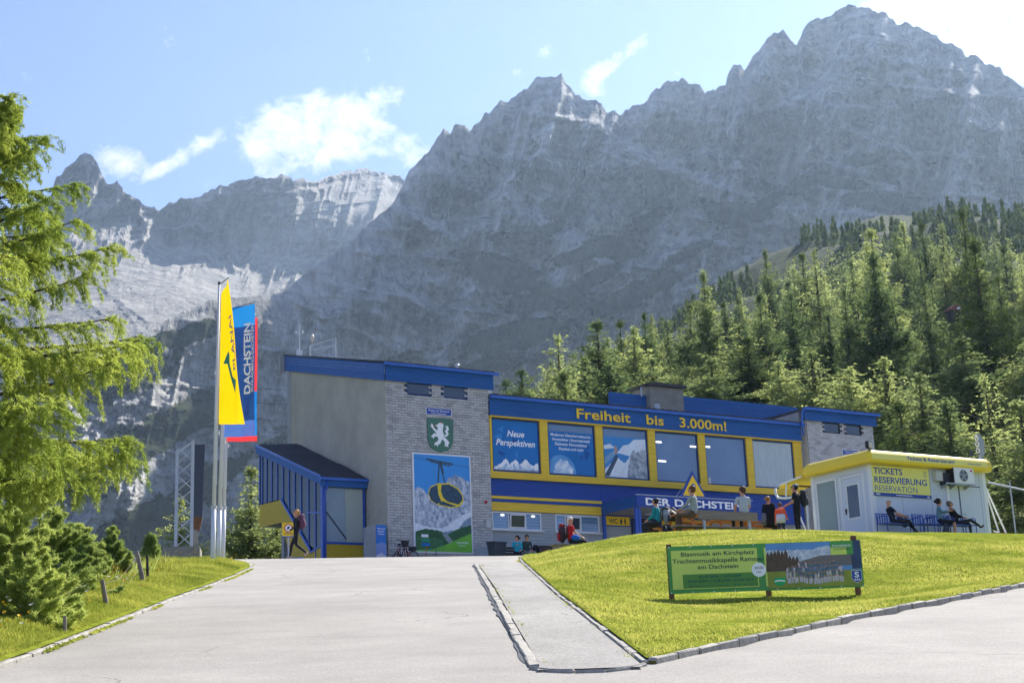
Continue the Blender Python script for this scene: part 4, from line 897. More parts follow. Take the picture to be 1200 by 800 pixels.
flat('film_stairs', [(a+.1, 4.4), (a+.8, 5.45), (a+.9, 5.45), (a+.95, 5.3), (a+.35, 4.32), (a+.1, 4.32)], .0552, mat('film_stairs', srgb('#43586c'), .6, .25, 14.0), f)
flat('film_railing', [(a+.1, 5.25), (a+.75, 5.7), (a+.85, 5.5), (a+.1, 4.9)], .0548, mat('film_railing', srgb('#7aa6c8'), .6, .35, 22.0), f)
flat('film_visitors', [(a+.72, 5.5), (a+.92, 5.5), (a+.94, 5.8), (a+.84, 5.95), (a+.74, 5.8)], .0540, mat('film_people', srgb('#b79a92'), .6, .3, 12.0), f)
# fourth, fifth: lamps seen in the panes ; sixth: curtains ; fifth: tree shape reflected is left to the glass
lampm = bpy.data.materials.new('ceiling_light'); lampm.use_nodes = True; lampm.node_tree.nodes['Principled BSDF'].inputs['Emission Color'].default_value = (1, .97, .9, 1); lampm.node_tree.nodes['Principled BSDF'].inputs['Emission Strength'].default_value = .75
for (u_, z_, l_) in ((15.75, 6.25, .38), (15.85, 5.25, .5), (18.0, 6.15, .48), (19.05, 6.2, .3)):
    MB().box(u_, u_+l_, .066, .076, z_, z_+.085).build('tube_light', lampm, winsm[3 if u_ < 19 else 4])
for (u_, z_) in ((6.35, 2.08), (7.95, 2.08)):
    pass
cu = MB(); a, b = bays[5]; n_ = 150; vs = []
for i in range(n_+1):
    x = a+.09+(b-a-.18)*i/n_; y = .066-.006*math.sin(i*.9)-.004*math.sin(i*.37+1); vs += [(x, y, 4.30), (x, y, 6.76)]
cu.add(vs, [(2*i, 2*i+2, 2*i+3, 2*i+1) for i in range(n_)]); cu.build('curtain', M['curtain'], winsm[5])
MB().box(18.96, 19.12, -.09, -.052, 4.24, 4.55).build('wall_box', M['grey_box'], st)
# ground floor windows
w1 = window(5.68, 8.50, 1.40, 2.27, .16, M['win_frame_white'], M['pane_low'], .07, .06, bars=(6.62, 7.60), sill=M['win_frame_white'])
w2 = window(9.32, 11.96, 1.40, 2.27, .16, M['win_frame_white'], M['pane_low'], .07, .06, bars=(9.92, 10.84), sill=M['win_frame_white'])
for wq, (a, b) in ((w1, (6.66, 7.56)), (w2, (9.96, 10.8))):      # tilted casements
    c2 = MB(); tz = math.radians(6)
    def tl(x, y, z): return (x, .14-(z-1.47)*math.tan(tz)-y, z)
    for (x0, x1, z0, z1) in ((a, b, 1.47, 1.55), (a, b, 2.10, 2.18), (a, a+.07, 1.55, 2.10), (b-.07, b, 1.55, 2.10)):
        c2.add([tl(x0, 0, z0), tl(x1, 0, z0), tl(x1, 0, z1), tl(x0, 0, z1), tl(x0, .04, z0), tl(x1, .04, z0), tl(x1, .04, z1), tl(x0, .04, z1)], [(0,3,2,1),(4,5,6,7),(0,1,5,4),(1,2,6,5),(2,3,7,6),(3,0,4,7)])
    cs = c2.build('casement', M['win_frame_white'], wq)
    MB().add([tl(a+.07, .02, 1.55), tl(b-.07, .02, 1.55), tl(b-.07, .02, 2.10), tl(a+.07, .02, 2.10)], [(0,1,2,3)]).build('pane', M['pane_dark'], cs)
for u_ in (6.3, 8.05):
    MB().ellipsoid((u_, .172, 2.11), (.12, .012, .05)).build('ceiling_lamp', lampm, w1)
# hall roof: eave tiles, gutter, slope and rear parapet
MB().box(H0-.02, 25.9, -.32, -.17, 7.76, 7.90).build('gutter', M['blue_trim'], st)
tt = MB()
for i in range(132):
    x = H0+i*.153
    tt.box(x, x+.125, -.30, .1, 7.905+.012*(i % 2), 7.975+.02*((i*7) % 3)/2)
tt.build('roof_tiles', M['tile'], st, 'stuff')
MB().add([(H0, -.12, 7.86), (25.7, -.12, 7.86), (25.7, 6.1, 8.6), (H0, 6.1, 8.6), (H0, -.06, 7.78), (25.7, -.06, 7.74), (25.7, 6.1, 7.5), (H0, 6.1, 7.6)], [(0,1,2,3),(0,4,5,1),(1,5,6,2),(2,6,7,3),(3,7,4,0),(4,7,6,5)]).build('hall_roof', M['tile'], st)
def parapet(u0, u1, z0, z1, w_): return laps('rear_parapet', u0, u1, z0, z1, w_, M['blue'], .14)
parapet(17.3, 20.0, 8.5, 10.34, 6.2); parapet(22.4, 31.4, 8.5, 10.50, 6.15)
chm = MB().box(19.9, 22.3, 5.8, 7.4, 9.0, 10.82).build('chimney', M['concrete'], st)
MB().prism([(19.6, 10.82), (22.5, 10.86), (22.4, 11.0), (20.3, 11.04), (19.5, 10.9)], 1, 5.6, 7.6).build('chimney_cap', M['tile'], chm)
MB().tube([(19.45, 6.0, 10.2), (19.45, 6.0, 10.72), (19.7, 6.0, 10.82)], .05).build('roof_vent', M['metal'], st)
MB().box(18.2, 18.42, 3.0, 3.2, 8.65, 9.1).build('roof_vent', M['metal'], st)
text_obj('lettering', 'Freiheit', st, M['ink_yellow'], (10.66, -.165, 7.13), (1,0,0), (0,0,1), 3.35, .50, .05, .018)
text_obj('lettering', 'bis', st, M['ink_yellow'], (15.02, -.165, 7.13), (1,0,0), (0,0,1), 1.12, .50, .05, .018)
text_obj('lettering', '3.000m!', st, M['ink_yellow'], (17.18, -.165, 7.13), (1,0,0), (0,0,1), 3.15, .50, .05, .018)
# right hand tower
R0, R1 = 25.72, 31.05
MB().box(R0+.05, R1-.05, .05, 9.0, -1.5, 8.6).build('right_tower_core', M['plinth'], st)
br = MB()
WR = [(27.55, 29.0, 7.25, 7.98), (29.55, 30.55, 7.15, 7.98)]
WR = [(27.28, 28.55, 7.50, 8.10), (28.92, 30.15, 7.50, 8.10)]
for i in range(64):
    a = .02+i*.1265; x = 26.0+(i % 2)*-.16
    while x < R1:
        x1 = min(x+.33, R1); x0 = max(x, 26.0)
        if x1-x0 > .03 and not any(x0 > q[0]-.16 and x1 < q[1]+.16 and a+.126 > q[2] and a < q[3] for q in WR):
            t_ = .028+rr.uniform(0, .012)
            br.add([(x0+.004, -.3-t_, a+.006), (x1-.004, -.3-t_, a+.006), (x1-.004, -.3-t_+.014, a+.13), (x0+.004, -.3-t_+.014, a+.13), (x0+.004, -.26, a+.006), (x1-.004, -.26, a+.006)], [(0,1,2,3),(0,4,5,1)])
        x += .33
br.m = [rr.choice((0, 0, 1, 1, 2)) for _ in range(len(br.f)//2) for _ in range(2)]
br.build('front_shingles', [M['shingle'], M['shingle_b'], M['shingle_c']], st, 'stuff')
MB().box(25.98, R1, -.27, .1, -1.5, 7.49).build('right_tower_front', M['joint_dark'], st)
MB().box(25.98, R1, -.24, .1, 7.49, 8.3).build('right_tower_front', M['steel_dark'], st)
laps('side_shingles_right', 25.0, 25.0, 0, 0.1, 0, M['shingle'], .1) if False else None
sd = MB()
for i in range(64): sd.box(25.945+.012*(i % 2), 25.99, -.3, .12, .02+i*.1265, .02+i*.1265+.118)
sd.build('side_shingles', M['shingle_side'], st, 'stuff')
for q in WR: window(q[0], q[1], q[2], 8.10, -.262, M['dark'], M['pane_dark'], .05, .02)
laps('fascia', 25.78, 31.25, 8.08, 8.72, -.45, M['blue'], .13)
MB().box(25.72, 31.45, -.66, -.49, 8.64, 8.78).build('gutter', M['blue_trim'], st)
MB().tube([(25.78, -.57, 8.7), (25.62, -.5, 8.55), (25.62, -.4, 7.95), (25.62, -.42, 7.2)], .06).build('downpipe', M['blue_trim'], st, smooth=True)
MB().add([(25.85, -.42, 8.76), (31.2, -.42, 8.76), (31.2, 6, 8.86), (25.85, 6, 8.86), (25.85, -.3, 8.6), (31.2, -.3, 8.6), (31.2, 6, 8.6), (25.85, 6, 8.6)], [(0,1,2,3),(0,4,5,1),(1,5,6,2),(2,6,7,3),(3,7,4,0),(4,7,6,5)]).build('right_roof', M['tile'], st)
tt = MB()
for i in range(36): tt.box(25.85+i*.154, 25.85+i*.154+.12, -.64, -.2, 8.785, 8.84+.02*(i % 2))
tt.build('roof_tiles', M['tile'], st, 'stuff')
plaque(28.52, 29.62, 6.32, 6.58, -.34, [('Wappen der Steiermark', 6.46, .075, .95), ('Land Steiermark', 6.36, .05, .7)])
cb_ = MB().box(28.5, 29.8, -.42, -.34, 5.55, 6.10).build('clock_display', M['dark'], st)
amber = bpy.data.materials.new('amber_digits'); amber.use_nodes = True; P_ = amber.node_tree.nodes['Principled BSDF']; P_.inputs['Base Color'].default_value = (1, .35, .02, 1); P_.inputs['Emission Color'].default_value = (1, .35, .03, 1); P_.inputs['Emission Strength'].default_value = 1.2
text_obj('lettering', '17\u00b0', cb_, amber, (28.6, -.425, 5.68), (1,0,0), (0,0,1), .75, .32, .002, .03)
text_obj('lettering', 'C', cb_, M['ink_white'], (29.45, -.425, 5.68), (1,0,0), (0,0,1), .25, .32, .002, .03)

# entrance canopy with the lettering
CU, CW = 12.10, -2.94
ce = MB().box(CU, 19.4, CW+.14, .18, 2.80, 2.905).build('canopy_roof', M['tile'], st)
MB().box(CU+.02, 19.38, CW+.16, .16, 2.36, 2.40).build('canopy_soffit', M['plinth'], st)
MB().box(CU, 19.4, CW, CW+.12, 2.34, 2.90).build('canopy_fascia', M['blue_dark'], st)
MB().box(CU-.02, 19.42, CW-.03, CW+.14, 2.905, 2.95).build('canopy_edge', M['metal'], st)
mbs = MB()
for i in range(4): mbs.box(CU-.02, CU+.04, CW+.13, .2, 2.34+i*.14, 2.34+(i+1)*.14-.012)
mbs.build('canopy_side', M['blue'], st)
text_obj('lettering', 'DER', st, M['ink_white'], (12.60, CW-.012, 2.44), (1,0,0), (0,0,1), 1.50, .34, .03, .03)
text_obj('lettering', 'DACHSTEIN', st, M['ink_white'], (14.38, CW-.012, 2.44), (1,0,0), (0,0,1), 4.35, .34, .03, .03)
for (u_, w_) in ((12.17, CW+.22), (12.38, CW+.26), (12.22, .08)): MB().box(u_-.07, u_+.07, w_-.06, w_+.06, -1.6, 2.33).build('canopy_post', M['blue_steel'], st)
tg = MB().prism([(14.80, 2.96), (16.50, 2.96), (15.65, 4.28)], 1, CW+.02, CW+.08).build('triangle_sign', M['blue_dark'], st)
MB().prism([(14.98, 3.02), (16.32, 3.02), (15.65, 4.06)], 1, CW+.012, CW+.024).build('triangle_face', M['ink_yellow'], tg)
MB().prism([(15.65+.15*math.cos(q), 3.47+.16*math.sin(q)) for q in np.linspace(0, 2*math.pi, 20, endpoint=False)], 1, CW+.004, CW+.016).build('triangle_dot', M['blue_dark'], tg)
MB().tube([(14.6, CW+.1, 2.95), (15.1, CW+.1, 3.5)], .015, 5).build('sign_brace', M['metal'], tg)
# wall under the canopy
laps('entrance_siding', 12.16, 13.9, -1.2, 1.80, .20, M['lap'], .15)
wc = MB().box(12.36, 13.80, .10, .17, 1.84, 2.28).build('wc_sign', M['ink_yellow'], st)
MB().box(12.3, 13.86, .12, .18, 1.79, 2.33).build('wc_sign_back', M['blue_dark'], wc)
text_obj('lettering', 'WC', wc, M['ink_dark'], (12.52, .098, 1.93), (1,0,0), (0,0,1), .55, .25, .002, .02)
for k, cx in enumerate((13.28, 13.52)):
    pm = MB().prism([(cx+.035*math.cos(q), 2.19+.035*math.sin(q)) for q in np.linspace(0, 6.28, 10, endpoint=False)], 1, .094, .1)
    pm.prism([(cx-.05, 2.14), (cx+.05, 2.14), (cx+(.05 if k else .08), 2.0), (cx+.035, 1.99), (cx+.03, 1.88), (cx-.03, 1.88), (cx-.035, 1.99), (cx-(.05 if k else .08), 2.0)], 1, .0935, .1)
    pm.build('pictogram', M['ink_dark'], wc)
MB().box(14.1, 19.2, .21, .3, -1.2, 2.30).build('entrance_back', M['yellow'], st)
MB().box(12.3, 19.2, .16, .24, 2.28, 2.42).build('yellow_stripe', M['yellow'], st)
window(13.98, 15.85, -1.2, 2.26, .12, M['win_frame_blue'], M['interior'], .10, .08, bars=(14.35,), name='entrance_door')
MB().box(14.2, 15.2, -1.6, -.7, 2.30, 2.355).build('canopy_lamp', M['ink_white'], st)

# glazed stair annex on the left of the tower
AU, AW0, AW1 = -2.3, 2.12, 9.75
def eave(w_): return 3.78+(6.60-3.78)*(w_-AW0)/(AW1-AW0)
def ridge_(w_): return eave(w_)+.08
MB().add([(AU-.15, AW0-.18, eave(AW0)-.02), (-.03, AW0-.18, eave(AW0)+.05), (-.03, AW1+.1, eave(AW1)+.25), (AU-.15, AW1+.1, eave(AW1)+.08), (AU-.15, AW0-.18, eave(AW0)-.12), (-.03, AW0-.18, eave(AW0)-.06), (-.03, AW1+.1, eave(AW1)+.1), (AU-.15, AW1+.1, eave(AW1)-.04)],
         [(0,1,2,3),(4,7,6,5),(0,4,5,1),(1,5,6,2),(2,6,7,3),(3,7,4,0)]).build('annex_roof', M['tile'], st)
at_ = MB()
for i in range(15):                      # ribbed tiles running down the slope
    u_ = AU-.12+i*.15
    for k in range(3):
        w0, w1 = AW0-.2+k*(AW1-AW0+.3)/3, AW0-.2+(k+1)*(AW1-AW0+.3)/3-.02
        z0, z1 = eave(w0)+.0+i*.005+.03-k*.015, eave(w1)+i*.012+.05-k*.015
        at_.add([(u_, w0, z0), (u_+.10, w0, z0), (u_+.10, w1, z1), (u_, w1, z1), (u_, w0, z0+.07), (u_+.10, w0, z0+.07), (u_+.10, w1, z1+.07), (u_, w1, z1+.07)], [(4,5,6,7),(0,1,5,4),(1,2,6,5),(2,3,7,6),(3,0,4,7)])
at_.build('roof_tiles', M['tile'], st, 'stuff')
MB().add([(AU-.19, AW0-.2, eave(AW0)-.36), (AU-.14, AW0-.2, eave(AW0)-.36), (AU-.14, AW1+.1, eave(AW1)-.36), (AU-.19, AW1+.1, eave(AW1)-.36), (AU-.19, AW0-.2, eave(AW0)+.02), (AU-.14, AW0-.2, eave(AW0)+.02), (AU-.14, AW1+.1, eave(AW1)+.03), (AU-.19, AW1+.1, eave(AW1)+.03)],
         [(0,3,2,1),(4,5,6,7),(0,1,5,4),(1,2,6,5),(2,3,7,6),(3,0,4,7)]).build('annex_side_fascia', M['blue'], st)
MB().bar((AU-.21, AW0-.2, eave(AW0)+.05), (AU-.21, AW1+.1, eave(AW1)+.06), .07, .09).build('annex_verge', M['blue_trim'], st)
MB().box(AU-.15, -.05, AW0-.18, AW0-.06, eave(AW0)-.42, eave(AW0)-.10).build('annex_front_fascia', M['blue'], st)
MB().box(AU-.22, .0, AW0-.30, AW0-.17, eave(AW0)-.13, eave(AW0)+.0).build('annex_gutter', M['blue_trim'], st)
MB().box(AU-.05, AU+.14, AW0-.10, AW0+.12, -1.8, eave(AW0)-.4).build('annex_corner_post', M['blue_steel'], st)
MB().tube([(AU+.16, AW0-.22, eave(AW0)-.1), (AU+.14, AW0-.2, eave(AW0)-.5), (AU+.02, AW0-.14, eave(AW0)-.75), (AU+.02, AW0-.14, -1.5)], .05).build('annex_downpipe', M['blue_steel'], st, smooth=True)
MB().box(-.22, -.12, AW0-.04, AW0+.06, -1.8, eave(AW0)-.4).build('annex_wall_post', M['blue_steel'], st)
MB().box(AU+.14, -.22, AW0+.02, AW0+.05, .75, eave(AW0)-.42).build('annex_front_pane', glass_mat('annex_front_pane', srgb('#8fa3a9'), .08, ior=1.7, var=.3), st)
MB().box(AU+.14, -.12, AW0-.05, AW0+.08, .70, .80).build('annex_front_rail', M['blue_steel'], st)
MB().box(AU+.14, -.12, AW0+.0, AW0+.08, -1.8, .70).build('annex_front_panel', M['yellow_dull'], st)
ip = MB().prism([(-1.1, .81), (-.24, .81), (-.24, 3.3), (-1.15, 3.3)], 1, AW0+.005, AW0+.018).build('stair_wall_seen_inside', mat('pale_inner_wall', srgb('#a9b2a8'), .8, .05, 1.0), st)
MB().prism([(-2.1, 2.55), (-1.15, 3.0), (-1.15, .81), (-2.1, .81)], 1, AW0+.008, AW0+.018).build('stair_wall_seen_inside', mat('pale_stair_panel', srgb('#93a4ad'), .8, .05, 1.0), st)
MB().bar((-2.12, AW0-.0, 2.2), (-1.1, AW0-.0, .95), .05, .06).build('stair_handrail', M['steel_dark'], st)
# glazed flank: the glass runs above a stepped ochre panel
zb = lambda w_: float(np.interp(w_, [AW0, 5.4, 6.93, AW1], [.66, 2.15, 3.45, 3.59])) if w_ >= 5.0 else .66+(w_-AW0)*.03
mws = [2.14, 2.9, 3.69, 4.54, 5.29, 6.0, 6.73, 7.46, 8.15, 8.81, 9.4, AW1]
def gb(w_): return float(np.interp(w_, [2.1, 3.4, 3.45, 6.93, AW1], [.66, .45, .62, 3.49, 3.59]))
for i in range(len(mws)-1):
    a, b = mws[i], mws[i+1]
    MB().prism([(a+.03, gb(a)), (b-.03, gb(b)), (b-.03, eave(b)-.34), (a+.03, eave(a)-.34)], 0, AU+.01, AU+.03).build('pane', M['pane_stair'], st)
for w_ in mws: MB().box(AU-.03, AU+.06, w_-.035, w_+.035, gb(w_) if w_ > 3.0 else -1.7, eave(w_)-.33).build('mullion', M['blue_steel'], st)
MB().bar((AU, AW0, 2.16), (AU, 3.9, 2.4), .06, .08).build('glazing_rail', M['blue_steel'], st)
MB().bar((AU-.01, AW0, .66), (AU-.01, 3.5, .45), .06, .08).build('glazing_rail', M['blue_steel'], st)
MB().bar((AU-.02, 3.45, .55), (AU-.02, 6.93, 3.45), .08, .12).build('stair_string', M['blue_steel'], st)
MB().prism([(AW0, -1.8), (3.5, -1.8), (3.5, .42), (AW0, .63)], 0, AU+.0, AU+.04).build('annex_side_panel', M['yellow_dull'], st)
MB().prism([(3.5, -1.6), (4.6, -1.6), (6.93, 2.31), (AW1, 2.42), (AW1, 3.56), (6.93, 3.44), (3.5, .46)], 0, AU-.01, AU+.04).build('stair_panel', M['yellow_dull'], st)
MB().prism([(3.55, -1.6), (4.5, -1.6), (6.93, 2.36), (AW1, 2.46), (AW1, 2.52), (6.93, 2.42)], 0, AU+.05, -.2).build('stair_underside', M['plinth'], st)
MB().box(AU+.05, -.1, AW1-.1, AW1, 2.5, 6.2).build('annex_end_wall', M['pane_stair'], st)
MB().box(AU+.4, AU+.7, 7.6, 7.9, -4, 2.4).build('annex_pier', M['plinth'], st)

# things on and around the station
def thing(name, label, cat, loc, rz=0.0, group=None): return tag(empty(name, tuple(loc), rz), label, cat, group)
# weather mast and railing on the tower roof
wl0 = at(358.5, 417, 82)
wm = thing('weather_mast', 'thin white weather mast with wind cups on the tower roof edge', 'weather mast', BW(.2, 10.4, top(10.4)+.88), BRZ)
MB().tube([(0, 0, 0), (0, 0, 1.75)], .035, 6).build('mast', M['pole'], wm)
c3 = MB(); c3.bar((-.2, 0, 1.25), (.2, 0, 1.25), .025); c3.ellipsoid((-.2, 0, 1.28), (.06, .06, .08), 6, 4); c3.ellipsoid((.2, 0, 1.34), (.06, .06, .08), 6, 4); c3.ellipsoid((.05, 0, 1.62), (.04, .04, .05), 6, 4); c3.build('wind_sensor', M['white'], wm)
MB().box(-.13, .13, -.1, .1, 0, .3).build('base_box', M['white'], wm)
rl = thing('roof_railing', 'low white pipe railing behind the weather mast on the tower roof', 'railing', BW(.55, 9.8, top(9.8)+.88), BRZ)
for y_ in (0, -3.2): MB().tube([(0, y_, y_*.2576), (0, y_, .62+y_*.12)], .035, 6).build('post', M['pole'], rl)
MB().tube([(0, 0, .62), (0, -3.2, .24)], .03, 6).build('rail', M['pole'], rl); MB().tube([(0, 0, .35), (0, -3.2, -.12)], .04, 6).build('rail', M['pole'], rl)
MB().ellipsoid((0, -.3, .95), (.12, .12, .22), 8, 6).build('sensor', mat('cream_sensor', srgb('#e0cdb8'), .5, .05, 3.0), rl)
for (u_, w_, lb) in ((4.6, 1.2, 'small white vent cowl near the right end of the tower roof'),):
    v = thing('roof_cowl', lb, 'vent', BW(u_, w_, top(w_)+.88), BRZ)
    MB().tube([(0, 0, 0), (0, 0, .22)], .07, 8).build('pipe', M['pole'], v); MB().tube([(0, 0, .22), (0, 0, .30)], [.14, .09], 8).build('cap', M['pole'], v)
v = thing('roof_antenna', 'thin whip antenna on the tower roof', 'antenna', BW(4.1, 1.4, top(1.4)+.88), BRZ); MB().tube([(0, 0, 0), (0, 0, .95)], .015, 5).build('rod', M['metal'], v)
# information pillar in front of the tower corner
ipz = Hr(*BW(-.9, -.5)[:2])-BO[2]
ipb = thing('information_pillar', 'slim information pillar with blue mountain poster beside the tower corner', 'info pillar', BW(-.88, -.5, ipz), BRZ)
hp = 1.31-ipz
MB().box(0, .54, 0, 1.25, 0, hp).build('body', M['plinth'], ipb)
pf = MB().box(.01, .53, -.02, -.004, .02, hp-.01).build('poster', mat('pillar_poster', srgb('#2f74c4'), .5, .05, 1.0), ipb)
flat('poster_haze', [(.01, .5), (.53, .5), (.53, 1.0), (.3, 1.1), (.01, 1.0)], -.021, mat('pillar_haze', srgb('#7c93c8'), .5, .08, 2.0), pf)
flat('poster_snow', [(.01, .02), (.53, .02), (.53, .45), (.3, .62), (.01, .5)], -.0245, mat('pillar_snow', srgb('#c9c7cf'), .5, .2, 5.0), pf)
flat('poster_lake', [(.1, .28), (.5, .2), (.5, .34), (.3, .42)], -.028, mat('pillar_lake', srgb('#3b4e72'), .5, .2, 5.0), pf)
for k, (tx, wd) in enumerate((('Wege und', .38), ('Wander-', .36), ('Touren', .3))): text_obj('lettering', tx, pf, M['ink_white'], (.27, -.0215, hp-.22-.12*k), (1,0,0), (0,0,1), wd, .07, .001, .02, 'CENTER')
# ------------------------------------------------------------------ ticket kiosk
KO = np.array([12.552, 54.0, 7.60])
def KW(u, w_, z=0): return KO+UR*u+UB*w_+np.array([0, 0, z])
ki = thing('ticket_kiosk', 'white ticket kiosk container with rounded bright yellow roof edge', 'ticket kiosk', KO, BRZ)
KU, KD = 5.90, 3.03
MB().box(.02, KU-.02, .02, KD-.02, -.5, 2.72).build('kiosk_body', M['kiosk_wall'], ki)
xs_ = [0, 1.48, 2.96, 4.40, 5.58, KU]
for a, b in zip(xs_[:-1], xs_[1:]): MB().box(a+.012, b-.012, -.012, .03, -.45, 2.68).build('wall_panel', M['kiosk_wall'], ki)
rb = MB()
for i in range(48): rb.box(.05+i*.122, .05+i*.122+.012, -.0165, -.006, -.4, 2.66)
rb.build('panel_ribs', M['kiosk_wall'], ki, 'stuff')
MB().box(KU-.16, KU+.02, -.03, .1, -.5, 2.7).build('corner_profile', M['white'], ki); MB().box(-.02, .16, -.03, .1, -.5, 2.7).build('corner_profile', M['white'], ki)
MB().box(-.025, .1, KD-.14, KD+.02, -.5, 2.7).build('corner_profile', M['white'], ki)
for a, b in ((.1, .34), (1.5, 1.68), (2.84, 2.96)): MB().box(-.012, .03, a, b, -.45, 2.68).build('wall_panel', M['kiosk_wall'], ki)
MB().box(-.010, .03, .34, 2.84, 2.40, 2.68).build('wall_panel', M['kiosk_wall'], ki)
# big window and door on the left face (x = 0 plane)
def side_frame(name, w0, w1, z0, z1, fw, mfr, mp, parent, dx=-.03):
    f = MB()
    f.box(dx, .03, w0, w1, z1-fw, z1); f.box(dx, .03, w0, w1, z0, z0+fw); f.box(dx+.002, .03, w0, w0+fw, z0+fw, z1-fw); f.box(dx+.002, .03, w1-fw, w1, z0+fw, z1-fw)
    fo = f.build(name, mfr, parent); MB().box(dx+.012, dx+.02, w0+fw-.01, w1-fw+.01, z0+fw-.01, z1-fw+.01).build('pane', mp, fo); return fo
side_frame('window', 1.70, 2.82, -.2, 2.40, .08, M['white'], M['pane_green'], ki)
dr = MB().box(-.03, .02, .38, 1.46, -.1, 2.28).build('door', M['kiosk_wall'], ki)
side_frame('door_window', .56, 1.24, .78, 2.06, .06, M['white'], M['pane_dark'], dr, -.045)
MB().box(-.05, -.028, 1.28, 1.34, 1.0, 1.2).build('handle_plate', M['dark'], dr); MB().tube([(-.05, 1.31, 1.13), (-.09, 1.31, 1.13), (-.09, 1.19, 1.13)], .014, 6).build('handle', M['dark'], dr)
for (w0, w1, z0, z1) in ((.30, .375, -.1, 2.36), (1.465, 1.54, -.1, 2.36), (.375, 1.465, 2.29, 2.36)): MB().box(-.036, .02, w0, w1, z0, z1).build('door_frame', M['white'], ki)
# roof fascia, rounded upper edge, deeper than the walls
ro = MB(); a0, a1, b0, b1 = -.30, KU+.06, -.35, KD+.1
prof_ = [(0, 2.62), (-.04, 2.66), (-.05, 2.78), (-.02, 2.96), (.05, 3.05), (.14, 3.09)]
ring = []
for (o, z) in prof_:
    A0, A1, B0, B1 = a0+o, a1-o, b0+o, b1-o; c = .10
    ring.append([(A0+c, B0, z), (A1-c, B0, z), (A1, B0+c, z), (A1, B1-c, z), (A1-c, B1, z), (A0+c, B1, z), (A0, B1-c, z), (A0, B0+c, z)])
vs = [p for r in ring for p in r]; fs_ = [(i*8+j, i*8+(j+1) % 8, (i+1)*8+(j+1) % 8, (i+1)*8+j) for i in range(len(ring)-1) for j in range(8)]+[tuple(range(8))[::-1], tuple(range((len(ring)-1)*8, len(ring)*8))]
rfo = MB().add(vs, fs_).build('roof_fascia', M['kiosk_roof'], ki)
MB().prism([(b0-.049, 2.74), (b0-.051, 2.78), (b0-.024, 2.95), (b0-.01, 2.955), (b0-.01, 2.74)], 0, a0+.12, a1-.25).build('sheen_band', M['kiosk_roof_sheen'], rfo)
MB().box(.3, KU-.3, .3, KD-.3, 3.0, 3.12).build('roof_deck', M['plinth'], ki)
text_obj('lettering', 'Tickets & Reservierung', rfo, M['ink_blue'], (1.50, b0-.050, 2.80), (1,0,0), (0,.14,1), 2.45, .13, .006, .018)
flat('swoosh', [(4.62, 2.86), (4.68, 2.80), (4.80, 2.93), (4.70, 2.83), (4.68, 2.84)], b0-.052, M['ink_blue'], rfo)
text_obj('lettering', 'DACHSTEIN', rfo, M['ink_blue'], (4.76, b0-.050, 2.80), (1,0,0), (0,.14,1), .58, .055, .006, .008)
# sign board
sb = MB().box(.07, 2.90, -.05, -.017, 1.62, 2.60).build('sign_board', M['sign_yellow'], ki)
MB().box(.07, 2.90, -.054, -.0495, 1.50, 1.618).build('sign_strip', M['ink_blue'], sb)
text_obj('lettering', 'TICKETS', sb, M['ink_blue'], (.14, -.0515, 2.30), (1,0,0), (0,0,1), 1.42, .22, .001, .022)
text_obj('lettering', 'RESERVIERUNG', sb, M['ink_blue'], (.14, -.0515, 1.97), (1,0,0), (0,0,1), 2.62, .22, .001, .022)
text_obj('lettering', 'RESERVATION', sb, M['ink_blue'], (.14, -.0515, 1.68), (1,0,0), (0,0,1), 2.10, .21, .001, -.004)
for z_ in (2.46, 2.38, 2.30): flat('small_print', [(2.62, z_), (2.80, z_), (2.80, z_+.03), (2.62, z_+.03)], -.0515, M['ink_faint'], sb)
flat('small_print', [(1.15, 1.545), (1.95, 1.545), (1.95, 1.57), (1.15, 1.57)], -.0555, M['ink_white'], sb); flat('small_print', [(.16, 1.54), (.36, 1.54), (.36, 1.58), (.16, 1.58)], -.0555, M['ink_white'], sb); flat('small_print', [(2.68, 1.53), (2.84, 1.53), (2.76, 1.59)], -.0555, M['ink_white'], sb)
# air conditioner on brackets, with its duct box and pipe cover
ac = MB().box(3.84, 4.88, -.42, -.06, 2.08, 2.66).build('air_conditioner', M['white'], ki, bevel=.015)
MB().torus((4.32, -.425, 2.37), .22, .012, (0, 1, 0), 28).build('fan_ring', M['grey_box'], ac)
MB().prism([(4.32+.21*math.cos(q), 2.37+.21*math.sin(q)) for q in np.linspace(0, 6.2832, 24, endpoint=False)], 1, -.424, -.421).build('fan_recess', M['steel_dark'], ac)
fb = MB()
for k in range(5): q = k*1.2566; fb.prism([(4.32, 2.37), (4.32+.19*math.cos(q), 2.37+.19*math.sin(q)), (4.32+.19*math.cos(q+.6), 2.37+.19*math.sin(q+.6))], 1, -.428, -.4245)
fb.build('fan_blades', M['metal'], ac)
gl = MB()
for r_ in (.07, .12, .17): gl.torus((4.32, -.432, 2.37), r_, .004, (0, 1, 0), 20, 4)
gl.build('fan_grille', M['metal'], ac, 'stuff')
MB().ellipsoid((4.32, -.435, 2.37), (.03, .01, .03), 8, 4).build('fan_hub', M['white'], ac); MB().box(4.68, 4.80, -.426, -.419, 2.54, 2.60).build('maker_plate', M['red'], ac)
MB().box(3.80, 3.845, -.40, -.08, 2.10, 2.64).build('cooling_fins', M['dark'], ac)
MB().box(3.10, 3.46, -.22, -.02, 2.16, 2.52).build('junction_box', M['grey_box'], ki, bevel=.01); MB().box(3.46, 3.80, -.25, -.03, 2.02, 2.46).build('duct_box', M['dark'], ki)
